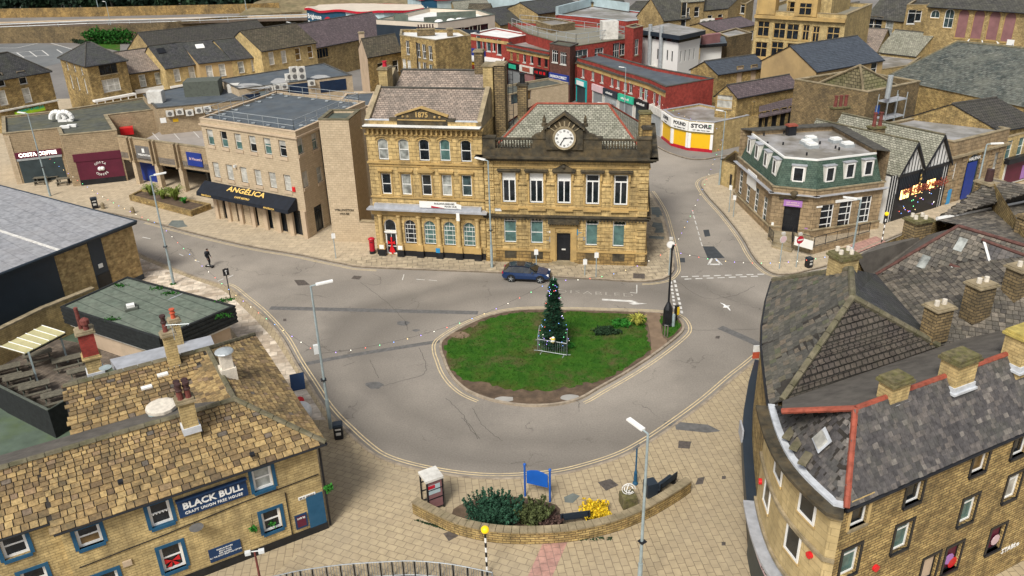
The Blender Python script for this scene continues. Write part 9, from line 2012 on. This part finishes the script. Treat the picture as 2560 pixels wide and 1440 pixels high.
plain('skin',(.42,.24,.17),.6,.08,3);plain('dark_jacket',(.012,.014,.02),.85,.2,3);plain('dark_trousers',(.02,.022,.028),.85,.2,3);plain('hair',(.02,.014,.01),.8,.2,5)
pr_=thing('person','person in dark clothes with backpack gliding along the road on a board','person',G(524,668,0),local=True,rotz=math.radians(-25))
V_=[(0,0,1.08),(0,0,1.22),(.04,0,1.42),(.06,0,1.56),(.08,0,1.63),(.1,0,1.72),(.1,0,1.82),(0,.1,1.04),(.06,.12,.62),(-.04,.12,.22),(.1,.12,.18),(0,-.1,1.04),(.16,-.1,.66),(.16,-.1,.24),(.3,-.1,.2),(.05,.2,1.5),(.0,.26,1.24),(.14,.24,1.05),(.2,.23,1.0),(.05,-.2,1.5),(.0,-.27,1.24),(.16,-.26,1.06),(.22,-.25,1.01)]
E_=[(0,1),(1,2),(2,3),(3,4),(4,5),(5,6),(0,7),(7,8),(8,9),(9,10),(0,11),(11,12),(12,13),(13,14),(3,15),(15,16),(16,17),(17,18),(3,19),(19,20),(20,21),(21,22)]
Ra=[(.15,.12),(.15,.11),(.19,.12),(.13,.09),.055,.095,.085,.09,.07,.05,.04,.09,.07,.05,.04,.07,.055,.04,.03,.07,.055,.04,.03]
body=skinobj('body',V_,E_,Ra,'dark_jacket',pr_)
mb=MB();mb.ball((.115,0,1.76),.098,12,sz=1.15);hd=mb.build('head','skin',pr_,smooth=True);mb=MB();mb.ball((.09,0,1.8),.108,12);mb.build('hair','hair',hd,smooth=True)
mb=MB();mb.par((.19,-.02,1.73),(.035,0,0),(0,.035,0),(-.01,0,.05));mb.build('nose','skin',hd)
for s_ in(-1,1):
 mb=MB();mb.ball((.23,s_*.24,.97),.035,8);h_=mb.build('hand','skin',pr_,smooth=True)
 for q_ in range(4):mb=MB();mb.tube((.235+q_*.014-.02,s_*.24,.95),(.245+q_*.014-.02,s_*.238,.9),.008,.007,5);mb.build('finger','skin',h_)
mb=MB();mb.ball((-.13,0,1.38),.16,10,sz=1.4);mb.build('backpack','dark_jacket',pr_,smooth=True)
sc=thing('skateboard','dark board on small wheels under the rider in dark clothes','skateboard',G(524,668,0),local=True,rotz=math.radians(-25));mb=MB();mb.par((-.4,-.12,.1),(.85,0,.02),(0,.3,0),(0,0,.06));mb.build('deck','black_paint',sc);mb=MB();mb.box(0,0,.165,.5,.18,.01);mb.build('grip_strip','dirty_white',sc)
for x in(-.33,.38):mb=MB();mb.tube((x,-.14,.07),(x,.14,.07),.07,.07,12);mb.build('wheel','rubber',sc)
def gull(label,p,rz,fly=False,t={}):
 o=thing('gull',label,'gull',p,'gulls about the rooftops',local=True,rotz=rz)
 if fly:skinobj('body',[(0,0,0),(.2,0,.02),(.3,0,.03),(-.22,0,0),(0,.25,.06),(-.05,.6,.02),(0,-.25,.06),(-.05,-.6,.02)],[(0,1),(1,2),(0,3),(0,4),(4,5),(0,6),(6,7)],[(.07,.06),.05,.02,(.05,.015),(.07,.012),(.025,.006),(.07,.012),(.025,.006)],'white_paint',o)
 else:skinobj('body',[(0,0,.2),(.13,0,.3),(.17,0,.4),(.26,0,.39),(-.2,0,.16),(0,.04,0),(0,-.04,0)],[(0,1),(1,2),(2,3),(0,4),(0,5),(0,6)],[(.09,.09),.06,.055,.012,.03,.008,.008],'white_paint',o)
 return o
gull('white gull gliding over the road right of the island',G(1815,767,6),.3,True)
for i,(x,y)in enumerate(((2420,105),(2455,108),(2494,111),(2532,116))):gull('white gull perched on the big slate roof ridge, number %s from the left'%('one','two','three','four')[i],G(x,y,10.5),.5+i)
